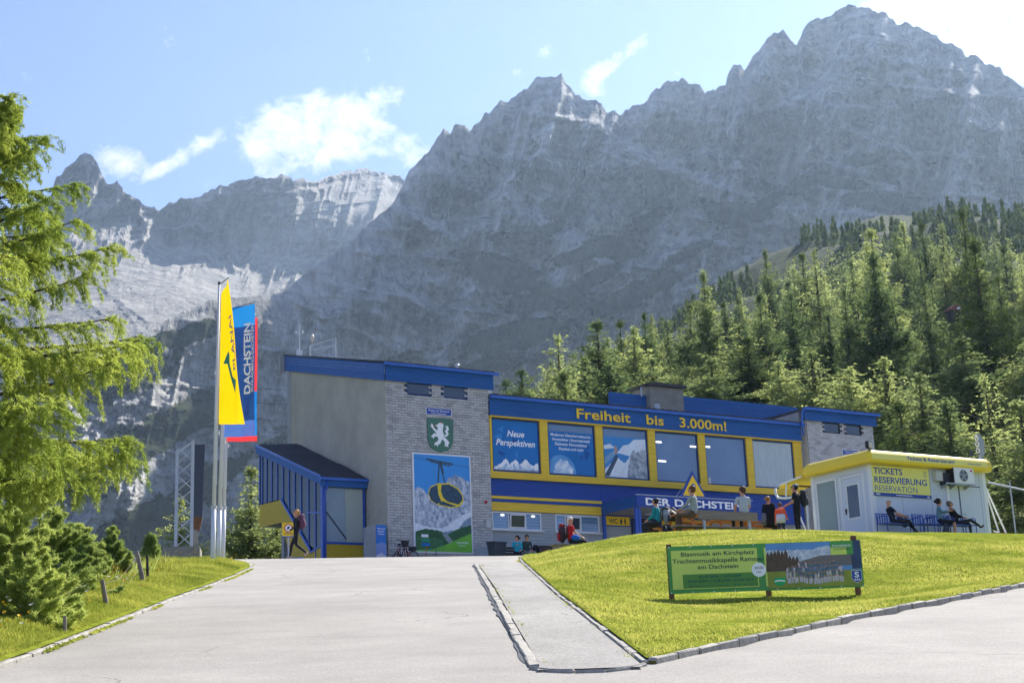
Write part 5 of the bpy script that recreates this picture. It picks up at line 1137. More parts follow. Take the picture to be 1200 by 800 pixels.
for u_ in (3.5, 3.95, 4.7): MB().add([(u_, -.45, 2.06), (u_+.04, -.45, 2.06), (u_+.04, -.02, 2.06), (u_, -.02, 2.06), (u_, -.02, 1.9), (u_+.04, -.02, 1.9)], [(0,1,2,3),(3,2,5,4),(0,4,5,1),(0,3,4),(1,5,2)]).build('bracket', M['metal'], ki)
MB().box(3.4, 4.9, -.42, -.36, 2.03, 2.075).build('bracket_rail', M['metal'], ki)
MB().box(3.72, 3.84, -.09, -.012, .2, 2.02).build('pipe_cover', M['white'], ki)
MB().box(4.42, 4.45, -.03, -.01, .0, 2.05).build('door_seam', M['steel_dark'], ki); MB().box(4.9, 5.56, -.03, -.011, 2.05, 2.075).build('door_seam', M['steel_dark'], ki)
MB().box(4.55, 4.68, -.05, -.012, 1.0, 1.03).build('lever', M['grey_box'], ki)
# floodlight on the roof corner
fl = thing('floodlight', 'small floodlight on the left front corner of the kiosk roof', 'floodlight', KW(-.12, -.2, 3.06), BRZ+.3)
MB().box(-.02, .02, -.02, .02, 0, .1).build('foot', M['dark'], fl); MB().box(-.14, .14, -.06, .07, .08, .34).build('housing', M['dark'], fl, bevel=.01)
MB().box(-.115, .115, -.07, -.058, .105, .315).build('lens', mat('lamp_glass', srgb('#c9ccd4'), .25, .05, 4.0), fl); MB().box(-.05, .03, -.078, -.069, .14, .22).build('bulb', mat('bulb_amber', srgb('#f0c060'), .4, .05, 4.0), fl)
# white pipe awning frame on the back left
aw = thing('awning_frame', 'white bent pipe awning frame with yellow cover left of the kiosk', 'awning', KW(-.02, KD, 0), BRZ)
MB().tube([(-.25, .05, -.3), (-.25, .05, 1.82), (-.27, .2, 1.95), (-.35, 1.1, 1.98), (-.4, 1.45, 2.05), (-.4, 1.55, 2.2), (-.4, 1.55, 2.42)], .045, 8).build('bent_pipe', M['white'], aw, smooth=True)
MB().tube([(-.28, .15, 2.66), (-.36, 1.3, 2.52)], .035, 8).build('upper_pipe', M['white'], aw); MB().tube([(-.35, .95, 2.60), (-.35, 1.05, 2.02)], .03, 8).build('strut', M['white'], aw)
MB().add([(-.3, .1, 2.62), (.9, .1, 2.62), (.9, 1.45, 2.40), (-.3, 1.45, 2.40), (-.3, .1, 2.70), (.9, .1, 2.70), (.9, 1.45, 2.48), (-.3, 1.45, 2.48)], [(0,3,2,1),(4,5,6,7),(0,1,5,4),(1,2,6,5),(2,3,7,6),(3,0,4,7)]).build('cover', M['yellow'], aw)
MB().box(-.3, .9, .3, .36, 2.3, 2.36).build('cross_bar', M['rust'], aw)
# horn loudspeaker / disc standing behind the right end of the kiosk roof
dd = at(1148, 533, 57.5); ds = thing('ring_antenna', 'grey half disc antenna with three white rings above the right end of the kiosk roof', 'antenna', dd-np.array([0, 0, .1]), BRZ)
MB().tube([(0, 0, -1.2), (0, 0, .12)], .05, 6).build('pole', M['metal'], ds)
pf_ = [(0.0, .0)]+[(.30*math.sin(q)+.0, .45-.48*math.cos(q)) for q in np.linspace(.1, 3.05, 14)]+[(0.0, .95)]
MB().prism(pf_, 1, -.03, .03).build('half_disc', mat('antenna_grey', srgb('#97a0aa'), .5, .1, 3.0), ds)
for k in range(3): MB().torus((-.10, -.03, .26+.24*k), .085, .022, (0, 1, 0), 16, 6).build('ring', M['white'], ds)
MB().bar((-.55, 0, .06), (0, 0, .14), .05).build('arm', M['steel_dark'], ds); MB().bar((-.45, 0, .0), (-.45, 0, .28), .05).build('arm_end', M['steel_dark'], ds)
# service platform with two white struts behind the kiosk, and a pipe rail
pl0 = at(1172, 626, 60); pfm = thing('service_platform', 'small platform with two white diagonal struts behind the right end of the kiosk', 'platform', pl0, BRZ)
MB().box(-.55, .45, -.3, .3, -.06, .02).build('deck', M['rust'], pfm); MB().box(-.3, .6, -.2, .2, -.6, -.06).build('footing', M['concrete'], pfm)
MB().tube([(-.02, 0, 0), (-.62, 0, 1.95)], .035, 6).build('strut', M['white'], pfm); MB().tube([(.38, 0, 0), (-.60, 0, 2.0)], .035, 6).build('strut', M['white'], pfm)
for k in range(4): MB().torus((-.62, .0, 2.15+.13*k), .05, .018, (1, 0, 0), 10, 5).build('cable_loop', M['grey_box'], pfm)
MB().box(-.66, -.6, -.05, .05, -.5, 2.6).build('rear_post', M['steel_dark'], pfm)
pr0 = at(1158, 565, 62); pr1 = at(1215, 577, 60)
prr = thing('pipe_rail', 'grey pipe rail running right from behind the kiosk to the forest edge', 'railing', (0, 0, 0))
MB().tube([pr0, pr1], .035, 8).build('rail', M['metal'], prr); MB().tube([pr0-[0, 0, 2.0], pr1-[0, 0, 2.2]], .035, 8).build('rail', M['metal'], prr)
pp = at(1184, 571, 61); MB().tube([pp+[0, 0, .25], pp-[0, 0, 4]], .03, 6).build('post', M['metal'], prr)

# ------------------------------------------------------------------ festival banner on three posts
bn = thing('festival_banner', 'long green brass music banner on three wooden posts in the lawn', 'banner', (2.69, 28.0, 3.84))
BWd, BH = 3.53, .85
def btop(x): return .855-.012*x/BWd
for x_, zt in ((.035, .90), (1.80, .82), (3.42, .93)):
    gz = float(lawn_h(np.array([2.69+x_]), np.array([28.06]))[0])-3.84
    MB().box(x_-.045, x_+.045, .03, .12, gz-.3, zt).build('post', M['wood_brown'], bn, bevel=.004)
def bpanel(name, x0, x1, z0, z1, y_, m, parent=bn, n=1): return MB().box(x0, x1, y_-.0015, y_, z0, z1).build(name, m, parent)
gd1 = mat('banner_green', srgb('#4f9a4c'), .55, .08, 1.2); gd2 = mat('banner_lime', srgb('#c9de6a'), .55, .06, 1.2); gd3 = mat('banner_box_green', srgb('#558f3c'), .55, .06, 1.2)
nx = 60; vs = []
for i in range(nx+1):
    x = BWd*i/nx; yy_ = .012+.004*math.sin(x*7)+.003*math.sin(x*17+1)
    vs += [(x, yy_, -.005+.006*math.sin(x*2)), (x, yy_, btop(x)), (x, yy_+.004, -.005+.006*math.sin(x*2)), (x, yy_+.004, btop(x))]
sheet = MB().add(vs, [f for i in range(nx) for f in ((4*i, 4*i+4, 4*i+5, 4*i+1), (4*i+2, 4*i+3, 4*i+7, 4*i+6), (4*i+1, 4*i+5, 4*i+7, 4*i+3), (4*i, 4*i+2, 4*i+6, 4*i+4))]).build('sheet', gd1, bn)
bpanel('lime_field', .06, 1.63, .07, .775, .000, gd2, sheet); bpanel('date_box', .25, 1.61, .085, .335, -.004, gd3, sheet)
MB().prism([(1.64+.13*math.cos(q), .375+.13*math.sin(q)) for q in np.linspace(0, 6.2832, 28, endpoint=False)], 1, -.010, -.007).build('time_disc', M['ink_white'], sheet)
bt = lambda s, x, z, w_, h, m=M['ink_dark'], b=.008, al='CENTER': text_obj('lettering', s, sheet, m, (x, -.0065, z), (1,0,0), (0,0,1), w_, h, .0015, b, al)
bt('Blasmusik am Kirchplatz', .91, .665, 1.34, .075); bt('Trachtenmusikkapelle Ramsau', .90, .54, 1.64, .08); bt('am Dachstein', .90, .425, .74, .075)
bt('02.07.2024 | 16.07.2024', .93, .262, .76, .045, b=.012); bt('30.07.2024 | 13.08.2024 | 27.08.2024', .93, .185, 1.2, .045, b=.012); bt('Eintritt frei', .93, .115, 1.15, .018, b=0)
text_obj('lettering', '20:00', sheet, M['ink_dark'], (1.64, -.0105, .385), (1,0,0), (0,0,1), .16, .05, .001, .005, 'CENTER'); text_obj('lettering', 'Uhr', sheet, M['ink_dark'], (1.64, -.0105, .315), (1,0,0), (0,0,1), .09, .04, .001, .005, 'CENTER')
# photographic half
bpanel('lime_edge', 1.755, 1.79, .07, .775, .000, gd2, sheet)
bpanel('photo_sky', 1.79, 3.50, .03, .835, -.001, mat('banner_sky', srgb('#5f93cf'), .5, .15, 1.2), sheet)
fl_ = lambda nm, poly, k, m: MB().prism(poly, 1, -.0035-k*.0012, -.0025-k*.0012).build(nm, m, sheet)
fl_('photo_mountains', [(1.79, .46)]+[(3.50, .46)]+jag(1.79, 3.5, .4, [(1.79, .72), (2.6, .70), (2.9, .76), (3.2, .74), (3.5, .60)], 30, .012, 3)[::-1], 0, mat('banner_snow', srgb('#7d92b4'), .5, .2, 10.0, col2=srgb('#e9eef4')))
fl_('photo_hill', [(2.2, .40), (3.50, .40), (3.50, .58), (3.1, .60), (2.75, .585), (2.5, .52), (2.2, .46)], 1, mat('banner_hill', srgb('#5f6c76'), .6, .2, 6.0, col2=srgb('#7f6f66')))
fl_('photo_field', [(1.79, .03), (3.50, .03), (3.50, .31), (1.79, .33)], 2, mat('banner_field', srgb('#8f9a3c'), .6, .2, 3.0))
g3 = random.Random(5); tm = MB()
for k in range(9):
    x = 1.82+k*.066; h_ = .66+g3.uniform(-.05, .08)-max(0, k-6)*.07; tm.prism([(x-.045, .33), (x+.045, .33), (x+.03, h_*.9), (x, h_), (x-.03, h_*.9)], 1, -.0085-k*.0001, -.0072)
tm.build('photo_trees', mat('banner_trees', srgb('#5b4c40'), .7, .3, 12.0), sheet, 'stuff')
pm1, pm2, pm3 = MB(), MB(), MB()
for row in range(4):
    for k in range(24):
        x = 2.16+k*.043+g3.uniform(-.01, .01)-.005*row+(0 if row < 3 else .06); z = .10+row*.085+g3.uniform(-.01, .01)+.02*math.sin(k*.4)
        if row == 3 and (k < 4 or k > 20): continue
        d_ = -.0105+row*.0005
        (pm2 if row == 0 or g3.random() < .3 else pm1).prism([(x-.016, z), (x+.016, z), (x+.018, z+.10), (x-.018, z+.10)], 1, d_-.0006, d_)
        pm3.prism([(x-.010, z+.10), (x+.010, z+.10), (x+.008, z+.13), (x-.008, z+.13)], 1, d_-.0008, d_)
pm1.build('photo_jackets', mat('banner_jackets', srgb('#5c7180'), .6, .35, 20.0), sheet, 'stuff'); pm2.build('photo_aprons', mat('banner_aprons', srgb('#c9c0c4'), .6, .25, 20.0), sheet, 'stuff'); pm3.build('photo_faces', mat('banner_faces', srgb('#b08470'), .6, .3, 20.0), sheet, 'stuff')
bpanel('photo_shade', 3.34, 3.51, .33, .845, -.0125, mat('banner_shade', srgb('#2f4468'), .5, .25, 4.0), sheet)
bpanel('green_tag', 2.97, 3.38, .59, .84, -.0145, gd1, sheet); bpanel('lime_tag', 2.97, 3.26, .59, .72, -.0165, gd2, sheet)
text_obj('lettering', 'SCHLADMING', sheet, M['ink_white'], (3.17, -.0185, .735), (1,0,0), (0,0,1), .34, .035, .001, .01, 'CENTER'); text_obj('lettering', 'DACHSTEIN', sheet, M['ink_dark'], (3.17, -.0185, .675), (1,0,0), (0,0,1), .28, .035, .001, .01, 'CENTER')
fl_('green_shield', [(1.90, .215), (2.11, .22), (2.11, .12), (2.06, .08), (2.0, .065), (1.94, .08), (1.90, .12)], 8, mat('badge_green', srgb('#22b060'), .5, .05, 2.0)); fl_('green_shield_ribbon', [(1.91, .14), (2.0, .155), (2.10, .14), (2.10, .165), (2.0, .18), (1.91, .165)], 9, M['ink_white'])
fl_('town_crest_rim', [(3.31, .30), (3.50, .30), (3.50, .14), (3.46, .09), (3.405, .07), (3.35, .09), (3.31, .14)], 8.5, M['grey_box']); fl_('town_crest', [(3.32, .29), (3.49, .29), (3.49, .145), (3.45, .10), (3.405, .085), (3.36, .10), (3.32, .145)], 9.5, M['ink_blue'])
text_obj('lettering', 'S', sheet, M['ink_white'], (3.405, -.0162, .17), (1,0,0), (0,0,1), .08, .10, .001, .02, 'CENTER'); fl_('crest_hills', [(3.35, .12), (3.37, .15), (3.39, .125), (3.41, .15), (3.43, .125), (3.45, .15), (3.46, .12)], 10.5, M['ink_white'])
ey = MB()
for k in range(10):
    x = .03+k*(BWd-.06)/9
    for z_ in (btop(x)-.02, .015): ey.ellipsoid((x, .004, z_), (.012, .004, .012), 8, 4)
ey.build('eyelets', M['white'], bn, 'stuff')

# ------------------------------------------------------------------ flags
def flagpole(px, py, D, top_px, top_py, label, r=.058):
    b = at(px, py, D); t_ = at(top_px, top_py, D)
    o = thing('flagpole', label, 'flagpole', b, group='flagpoles on the left bank')
    v = t_-b; l = v[2]
    k1 = .34
    MB().tube([(0, 0, -.4), (v[0]*.2, v[1]*.2, l*.2)], r*1.14, 12).build('lower_tube', M['pole'], o, smooth=True)
    MB().tube([(v[0]*.2, v[1]*.2, l*.2), (v[0], v[1], l)], [r, r*.62], 12).build('upper_tube', M['pole'], o, smooth=True)
    MB().tube([(v[0]*.2, v[1]*.2, l*.2-.03), (v[0]*.2, v[1]*.2, l*.2+.05)], r*1.5, 12).build('sleeve', M['grey_box'], o)
    MB().ellipsoid((v[0], v[1], l+.03), (.05, .05, .05), 10, 6).build('cap', M['dark'], o)
    MB().tube([(v[0]*.3+.06, v[1]*.3, l*.28), (v[0]+.04, v[1], l-.05)], .006, 4).build('halyard', M['white'], o)
    MB().box(v[0]*.45+.02, v[0]*.45+.10, -.03, .03, l*.46-.05, l*.46+.06).build('cleat', M['grey_box'], o)
    return o, b, v
fp1 = flagpole(249, 663, 42, 257, 333, 'leftmost and nearest of the three white flagpoles, carrying the yellow flag')
fp2 = flagpole(255.5, 656.5, 44.5, 265, 362, 'middle white flagpole, carrying the blue and violet flag')
fp3 = flagpole(261, 652, 46.8, 268, 376, 'rearmost white flagpole, carrying the red edged flag')
def flag(name, label, TL, TR, BL, BR, bands, amp, parts_fn, freq=2.2):
    """cloth between four corners (world points); bands: list of (t0,t1,material) down the flag"""
    TL, TR, BL, BR = map(np.array, (TL, TR, BL, BR))
    o = thing(name, label, 'flag', TL)
    nrm = np.cross(TR-TL, BL-TL); nrm = nrm/np.linalg.norm(nrm); nrm = nrm if nrm[1] < 0 else -nrm
    def S(s, t, off=0.0):
        s, t = np.asarray(s, float), np.asarray(t, float)
        P = (TL*(1-s)[..., None]+TR*s[..., None])*(1-t)[..., None]+(BL*(1-s)[..., None]+BR*s[..., None])*t[..., None]
        wv = amp*np.sin(s*6.28*freq*.5+t*2.0)*(.2+.8*s)*(.35+.65*t)+amp*.4*np.sin(s*9+t*7)*s
        return P-TL+nrm*(wv+off)[..., None]
    for (t0, t1, s0, s1, m, nm) in bands:
        n1, n2 = 22, 40; s_, t_ = np.meshgrid(np.linspace(s0, s1, n1), np.linspace(t0, t1, n2))
        A = S(s_, t_).reshape(-1, 3); mesh_np(nm, A, grid_faces(n2, n1), m, o, smooth=True)
    parts_fn(o, S); return o
def flag_text(o, S, body, m, s0, s1, t0, t1, bold=.02, off=.012, two=True):
    """text running up the flag: x of the text goes up (t decreasing), its height goes left (s decreasing)"""
    ob = text_obj('lettering', body, o, m, (0, 0, 0), (1,0,0), (0,1,0), 1.0, 1.0, 0, bold)
    me = ob.data; co = np.empty(len(me.vertices)*3, dtype=np.float32); me.vertices.foreach_get('co', co); co = co.reshape(-1, 3)
    P = S(s1+(s0-s1)*co[:, 1], t1+(t0-t1)*co[:, 0], np.full(len(co), off)); me.vertices.foreach_set('co', P.astype(np.float32).ravel()); me.update(); return ob
def yel(o, S):
    flag_text(o, S, 'PLANAI', M['flag_violet'], .66, .90, .24, .62, .01)
    sw = [(.22, .55), (.50, .47), (.55, .50), (.52, .56), (.60, .66), (.92, .70), (.70, .78), (.52, .67), (.42, .56)]
    V = S(np.array([p[0] for p in sw]), np.array([p[1] for p in sw]), np.full(len(sw), .014)); mb = MB(); mb.add(V, [(0,1,8),(1,2,3,8),(3,4,7,8),(4,5,6,7)]); mb.build('swoosh', M['flag_green'], o)
flag('yellow_flag', 'tall yellow flag with green swoosh on the nearest pole', at(259, 346, 41.95), at(268, 327, 41.3), at(257, 497, 41.95), at(288, 497, 41.4),
     [(0, 1, 0, 1, M['flag_yellow'], 'cloth')], .07, yel)
def blu(o, S):
    flag_text(o, S, 'DACHSTEIN', M['ink_white'], .62, .84, .14, .68, .03); flag_text(o, S, 'SCHLADMING-DACHSTEIN', M['ink_white'], .87, .96, .15, .67, .012)
    flag_text(o, S, 'SKI', M['ink_blue'], .66, .82, .72, .84, .0)
flag('blue_flag', 'blue and violet ski region flag with white upright lettering', at(265, 362, 44.4), at(299, 356, 44.0), at(263, 512, 44.4), at(299.5, 511, 44.1),
     [(0, .16, 0, 1, M['flag_blue'], 'top_panel'), (.16, .88, 0, 1, mat('flag_mid', srgb('#3f6fc0'), .8, .18, 1.5, spec=.1), 'cloth'), (.88, 1, 0, 1, M['flag_violet'], 'bottom_panel')], .05, blu)
flag('red_flag', 'red and blue flag on the rearmost pole behind the blue flag', at(269, 377, 46.7), at(302, 372, 46.4), at(266, 517, 46.7), at(301.5, 517, 46.4),
     [(0, .60, 0, 1, M['flag_red'], 'upper_cloth'), (.60, .955, 0, 1, M['flag_blue'], 'lower_cloth'), (.955, 1, 0, 1, M['flag_red'], 'hem')], .04, lambda o, S: None)
for (o, b, v), e in ((fp1, at(268, 325, 41.3)), (fp2, at(299.5, 354, 44.0)), (fp3, at(302.5, 370, 46.4))): MB().tube([(v[0], v[1], v[2]-.02), tuple(e-b)], .018, 6).build('banner_arm', M['metal'], o)

# ------------------------------------------------------------------ lattice mast on its concrete block, dark column, fence, rail
b0 = at(190, 640, 43.8); b1 = at(237.5, 641, 44.3)
cbk = MB().box(0, b1[0]-b0[0], 0, 1.2, -1.9, 0); cbk.v = [(x, y, z-(.0 if z < 0 else .0)) for x, y, z in cbk.v]
cbo = cbk.build('concrete_block', M['concrete'], None, bevel=.03); cbo.location = tuple(b0); cbo.rotation_euler = (0, 0, .15); tag(cbo, 'weathered concrete block under the lattice mast on the left bank', 'concrete block')
lm = thing('lattice_mast', 'galvanised lattice mast standing on the concrete block left of the flagpoles', 'lattice mast', at(206, 641, 45.2), .25)
MW = .46; leg = [(0, 0, 2.86), (MW, 0, 3.2), (MW, MW, 3.27), (0, MW, 2.93)]
for x, y, h_ in leg: MB().box(x-.04, x+.04, y-.04, y+.04, 0, h_).build('leg', M['metal'], lm)
for (i, j) in ((0, 1), (1, 2), (2, 3), (3, 0)):
    a, b = leg[i], leg[j]; n_ = 7
    for k in range(n_):
        z0, z1 = .05+k*.42, .05+(k+1)*.42; s, e = ((a, b) if k % 2 else (b, a)); MB().bar((s[0], s[1], z0), (e[0], e[1], z1), .03).build('brace', M['metal'], lm)
    MB().bar((a[0], a[1], a[2]-.03), (b[0], b[1], b[2]-.03), .045).build('top_bar', M['metal'], lm)
dc = thing('dark_column', 'dark steel column with rusty lower end behind the lattice mast', 'column', at(232, 604, 50), .2)
MB().prism([(-.16, -.05), (.14, -.05), (.2, 2.35), (-.14, 2.35)], 1, -.12, .16).build('shaft', M['steel_dark'], dc); MB().prism([(-.22, -.45), (.06, -.5), (.14, -.05), (-.16, -.05)], 1, -.1, .14).build('rusty_end', M['rust'], dc); MB().box(-.22, .0, -.1, .1, -1.8, -.46).build('footing', M['concrete'], dc)
def fpost(px, py, D, tp, ty, lb, w_=.09, m='wood_grey'):
    b = at(px, py, D); t_ = at(tp, ty, D); o = MB().tube([(0, 0, -.4), (0, 0, 0), tuple(t_-b)], [w_/2, w_/2, w_*.42], 7).build('fence_post', M[m], None); o.location = tuple(b); return tag(o, lb, 'fence post', 'weathered posts on the left bank')
fpost(125, 711, 25, 119.5, 679, 'weathered wooden post leaning left, nearest tall post on the left bank', .085); fpost(166.5, 675, 31, 160, 646, 'weathered wooden post leaning left, further up the bank by the yellow flowers', .10)
fpost(173, 673, 32, 172.5, 651, 'thin dark wooden post just right of the upper leaning post', .06, 'wood_dark'); fpost(76, 729, 20.5, 76, 721, 'short wooden stump at the edge of the flowers', .05)
wr_ = thing('fence_wire', 'slack fence wires strung between the weathered posts', 'fence wire', (0, 0, 0))
for k in range(3): MB().tube([at(120+k, 684+k*9, 25), at(140, 676+k*10, 28)-[0, 0, .03], at(161+k, 652+k*7, 31)], .003, 4).build('wire', M['wood_grey'], wr_)
rlb = thing('blue_railing', 'low blue pipe railing at the road edge left of the stair annex', 'railing', (0, 0, 0))
for (p, q, D) in (((288, 656), (350, 659), 56),):
    A_0, A_1 = at(*p, D), at(*q, D)
    MB().tube([A_0, A_1], .045, 8).build('rail', M['blue_steel'], rlb, smooth=True); MB().tube([A_0-[0, 0, .4], A_1-[0, 0, .4]], .04, 8).build('rail', M['blue_steel'], rlb, smooth=True)
    for s in (0, .33, .66, 1): c_ = A_0+(A_1-A_0)*s; MB().tube([c_+[0, 0, .02], c_-[0, 0, 1.4]], .04, 8).build('post', M['blue_steel'], rlb)
nb = thing('prohibition_sign', 'yellow board with round red rimmed no entry pictogram below the stair', 'sign', at(338, 628, 63), .1)
MB().box(-.26, .26, 0, .03, 0, .56).build('board', M['ink_yellow'], nb)
def disc(name, cx, cz, r, y0, y1, m, parent): return MB().prism([(cx+r*math.cos(q), cz+r*math.sin(q)) for q in np.linspace(0, 6.2832, 24, endpoint=False)], 1, y0, y1).build(name, m, parent)
disc('red_ring', 0, .34, .17, -.006, 0, M['red'], nb); disc('disc', 0, .34, .13, -.010, -.004, M['ink_white'], nb)
flat('dog_pictogram', [(-.06, .28), (-.04, .40), (.05, .41), (.07, .37), (.03, .36), (.04, .28), (.01, .28), (0, .33), (-.03, .28)], -.012, M['dark'], nb); flat('text_line', [(-.15, .10), (.15, .10), (.15, .13), (-.15, .13)], -.004, M['ink_dark'], nb)
MB().box(-.26, .26, -.01, .03, -.04, 0).build('lower_rail', M['blue_steel'], nb); MB().box(-.03, .03, .01, .07, -2.6, 0).build('sign_post', M['metal'], nb)
bx = thing('low_barrier', 'small blue barrier frame standing by the road behind the walker', 'barrier', at(348, 662, 55), 0)
for (x0, x1, z0, z1) in ((-.22, .22, .22, .28), (-.22, -.16, -.3, .22), (.16, .22, -.3, .22)): MB().box(x0, x1, -.03, .03, z0, z1).build('bar', M['blue_steel'], bx)
MB().prism([(-.14, 0), (.14, 0), (.1, .12), (0, .17), (-.1, .12)], 1, -.02, .02).build('arch', M['ink_yellow'], bx)
cbw = thing('lift_cable', 'two thin dark cables running left from the tower wall', 'cable', (0, 0, 0))
for yy_, D1 in ((455, 88), (472, 88)): MB().tube([at(338, yy_+2, 82), at(300, yy_, 90), at(150, yy_-6, 130), at(-60, yy_-14, 190)], .012, 4).build('cable', M['steel_dark'], cbw)

# ------------------------------------------------------------------ furniture by the station wall
def GZ(x, y): return float(max(Hr(x, y), lawn_h(np.array([x]), np.array([y]))[0] if in_poly(np.array([x]), np.array([y]), lawn_poly)[0] else -1e9))
def ground_at(px, D, add=0):
    p = at(px, 640, D); return np.array([p[0], p[1], GZ(p[0], p[1])+add])
wb = thing('wheelie_bin', 'dark grey wheelie bin beside the tower base', 'bin', ground_at(582, 71.0), BRZ)
MB().add([(-.26, -.28, .08), (.26, -.28, .08), (.26, .24, .08), (-.26, .24, .08), (-.33, -.36, 1.0), (.33, -.36, 1.0), (.33, .34, 1.0), (-.33, .34, 1.0)], [(0,3,2,1),(4,5,6,7),(0,1,5,4),(1,2,6,5),(2,3,7,6),(3,0,4,7)]).build('body', M['bin'], wb, bevel=.02)
MB().add([(-.36, -.40, 1.0), (.36, -.40, 1.0), (.36, .38, 1.0), (-.36, .38, 1.0), (-.33, -.36, 1.06), (.33, -.36, 1.06), (.33, .36, 1.12), (-.33, .36, 1.12)], [(0,3,2,1),(4,5,6,7),(0,1,5,4),(1,2,6,5),(2,3,7,6),(3,0,4,7)]).build('lid', M['bin'], wb)
for x in (-.28, .28): MB().torus((x, .26, .1), .07, .03, (1, 0, 0), 12, 5).build('wheel', M['rubber'], wb)
def wall_bench(px, D, L, label):
    b = thing('wooden_bench', label, 'bench', ground_at(px, D), BRZ)
    for x in (0, L/2, L): MB().box(x-.03, x+.03, -.22, .22, 0, .42).build('leg', M['wood_dark'], b); MB().bar((x, .20, .38), (x, .30, .86), .05).build('back_post', M['wood_dark'], b)
    for y_ in (-.18, -.05, .08): MB().box(-.08, L+.08, y_-.055, y_+.055, .42, .46).build('seat_slat', M['wood_dark'], b)
    for z_ in (.56, .70, .83): MB().box(-.08, L+.08, .22+.2*(z_-.4), .25+.2*(z_-.4), z_-.05, z_+.05).build('back_slat', M['wood_dark'], b)
    return b
wall_bench(592.5, 71.0, 1.75, 'dark wooden bench against the station wall under two resting hikers')
pb = thing('planter_box', 'dark square box beside the bench end below the ground floor window', 'box', ground_at(636, 71.5), BRZ)
MB().box(-.36, .42, -.3, .3, .0, .80).build('body', M['wood_dark'], pb)
for (x0, x1, z0, z1) in ((-.40, .46, .78, .86), (-.40, -.32, 0, .78), (.38, .46, 0, .78)): MB().box(x0, x1, -.34, -.28, z0, z1).build('frame', M['dark'], pb)
MB().box(-.22, .26, -.315, -.30, .12, .66).build('door', M['rust'], pb)
def bicycle(px, D, label, rz, basket=False, red=False):
    b = thing('bicycle', label, 'bicycle', ground_at(px, D), rz, 'bicycles leaning at the tower base')
    for x in (0, 1.06):
        wo = MB().torus((x, 0, .34), .32, .022, (0, 1, 0), 28, 6).build('wheel', M['rubber'], b, smooth=True)
        MB().torus((x, 0, .34), .295, .01, (0, 1, 0), 28, 4).build('rim', M['metal'], wo)
        for k in range(12): q = k*math.pi/6; MB().bar((x, 0, .34), (x+.29*math.cos(q), 0, .34+.29*math.sin(q)), .004).build('spoke', M['metal'], wo)
    fr = MB()
    for a, c in (((1.06, 0, .34), (.95, 0, .92)), ((.92, 0, .82), (.42, 0, .78)), ((.95, 0, .70), (.52, 0, .32)), ((.52, 0, .32), (.38, 0, .88)), ((.52, 0, .32), (0, 0, .34)), ((0, 0, .34), (.42, 0, .74))): fr.tube([a, c], .02, 6)
    fr.build('frame', M['red'] if red else M['steel_dark'], b, smooth=True)
    MB().tube([(.95, 0, .92), (.94, 0, 1.02)], .018, 6).build('stem', M['dark'], b); MB().tube([(.86, -.32, 1.06), (.94, -.15, 1.03), (.96, 0, 1.02), (.94, .15, 1.03), (.86, .32, 1.06)], .014, 6).build('handlebar', M['dark'], b, smooth=True)
    MB().ellipsoid((.34, 0, .93), (.14, .07, .035), 10, 6).build('saddle', M['dark'], b, smooth=True); MB().torus((.52, 0, .32), .09, .012, (0, 1, 0), 16, 5).build('chainring', M['dark'], b)
    if basket: MB().tube([(1.1, 0, .72), (1.12, 0, .98)], [.13, .19], 10).build('basket', M['dark'], b)
    else: MB().box(-.15, .22, -.1, .1, .68, .86).build('pannier', M['dark'], b, bevel=.02)
    return b
bicycle(465, 69.0, 'dark bicycle with round basket on its handlebar, leaning by the poster', -1.15, True)
bicycle(484, 69.3, 'dark bicycle with a pannier and red details, nearer the poster', 2.45, False, True)
for k, (px, dx, nm) in enumerate(((495, .22, 'red walking pole leaning on the plinth below the poster'), (509, .1, 'grey walking pole leaning on the plinth below the poster'))):
    wp_ = MB().tube([(0, 0, 0), (dx, .25, .95)], .014, 6).build('walking_pole', M['red'] if k == 0 else M['steel_dark'], None); wp_.location = tuple(ground_at(px, 69.9)); tag(wp_, nm, 'walking pole')

# ------------------------------------------------------------------ tables and benches on the mound
def plank_bench(p, L, rz, label):
    b = thing('backrest_bench', label, 'bench', p, rz)
    MB().box(0, L, .0, .06, .78, 1.05).build('backrest', M['wood_grey'], b, bevel=.01); MB().box(-.75, L, .12, .5, .56, .61).build('seat', M['wood_grey'], b, bevel=.008)
    for x in (.22, L-.28): MB().box(x-.04, x+.04, .055, .12, -.3, 1.0).build('post', M['metal'], b); MB().box(x-.04, x+.04, .38, .46, -.3, .56).build('leg', M['metal'], b)
    return b
P0 = at(819, 597.5, 46.0); gz0 = P0[2]-1.05
plank_bench((P0[0], P0[1], gz0), 2.2, BRZ*.9, 'long grey weathered bench with thick backrest plank at the crest of the mound')
def picnic(p, rz, label, L=1.9):
    b = thing('picnic_table', label, 'picnic table', p, rz, 'orange picnic tables on the mound')
    for k in range(4): MB().box(0, L, -.36+k*.18, -.36+k*.18+.165, .72, .76).build('table_board', M['wood_orange'], b)
    for s in (-1, 1):
        for k in range(2): MB().box(0, L, s*.72-.14+k*.145, s*.72-.14+k*.145+.135, .43, .47).build('seat_board', M['wood_orange'], b)
    for x in (.25, L-.25):
        for s in (-1, 1): MB().bar((x, s*.22, .72), (x, s*.62, -.1), .09, .05).build('leg', M['wood_orange'], b)
        MB().box(x-.03, x+.03, -.85, .85, .36, .43).build('cross_beam', M['wood_orange'], b)
    return b
q0 = at(786, 640, 47.2); picnic((q0[0], q0[1], GZ(q0[0], q0[1])), BRZ, 'orange picnic table left of the weathered bench with a rucksack lying on top', .95)
q0 = at(833, 640, 49.5); picnic((q0[0], q0[1], GZ(q0[0], q0[1])), BRZ, 'orange picnic table seen between the posts of the weathered bench')
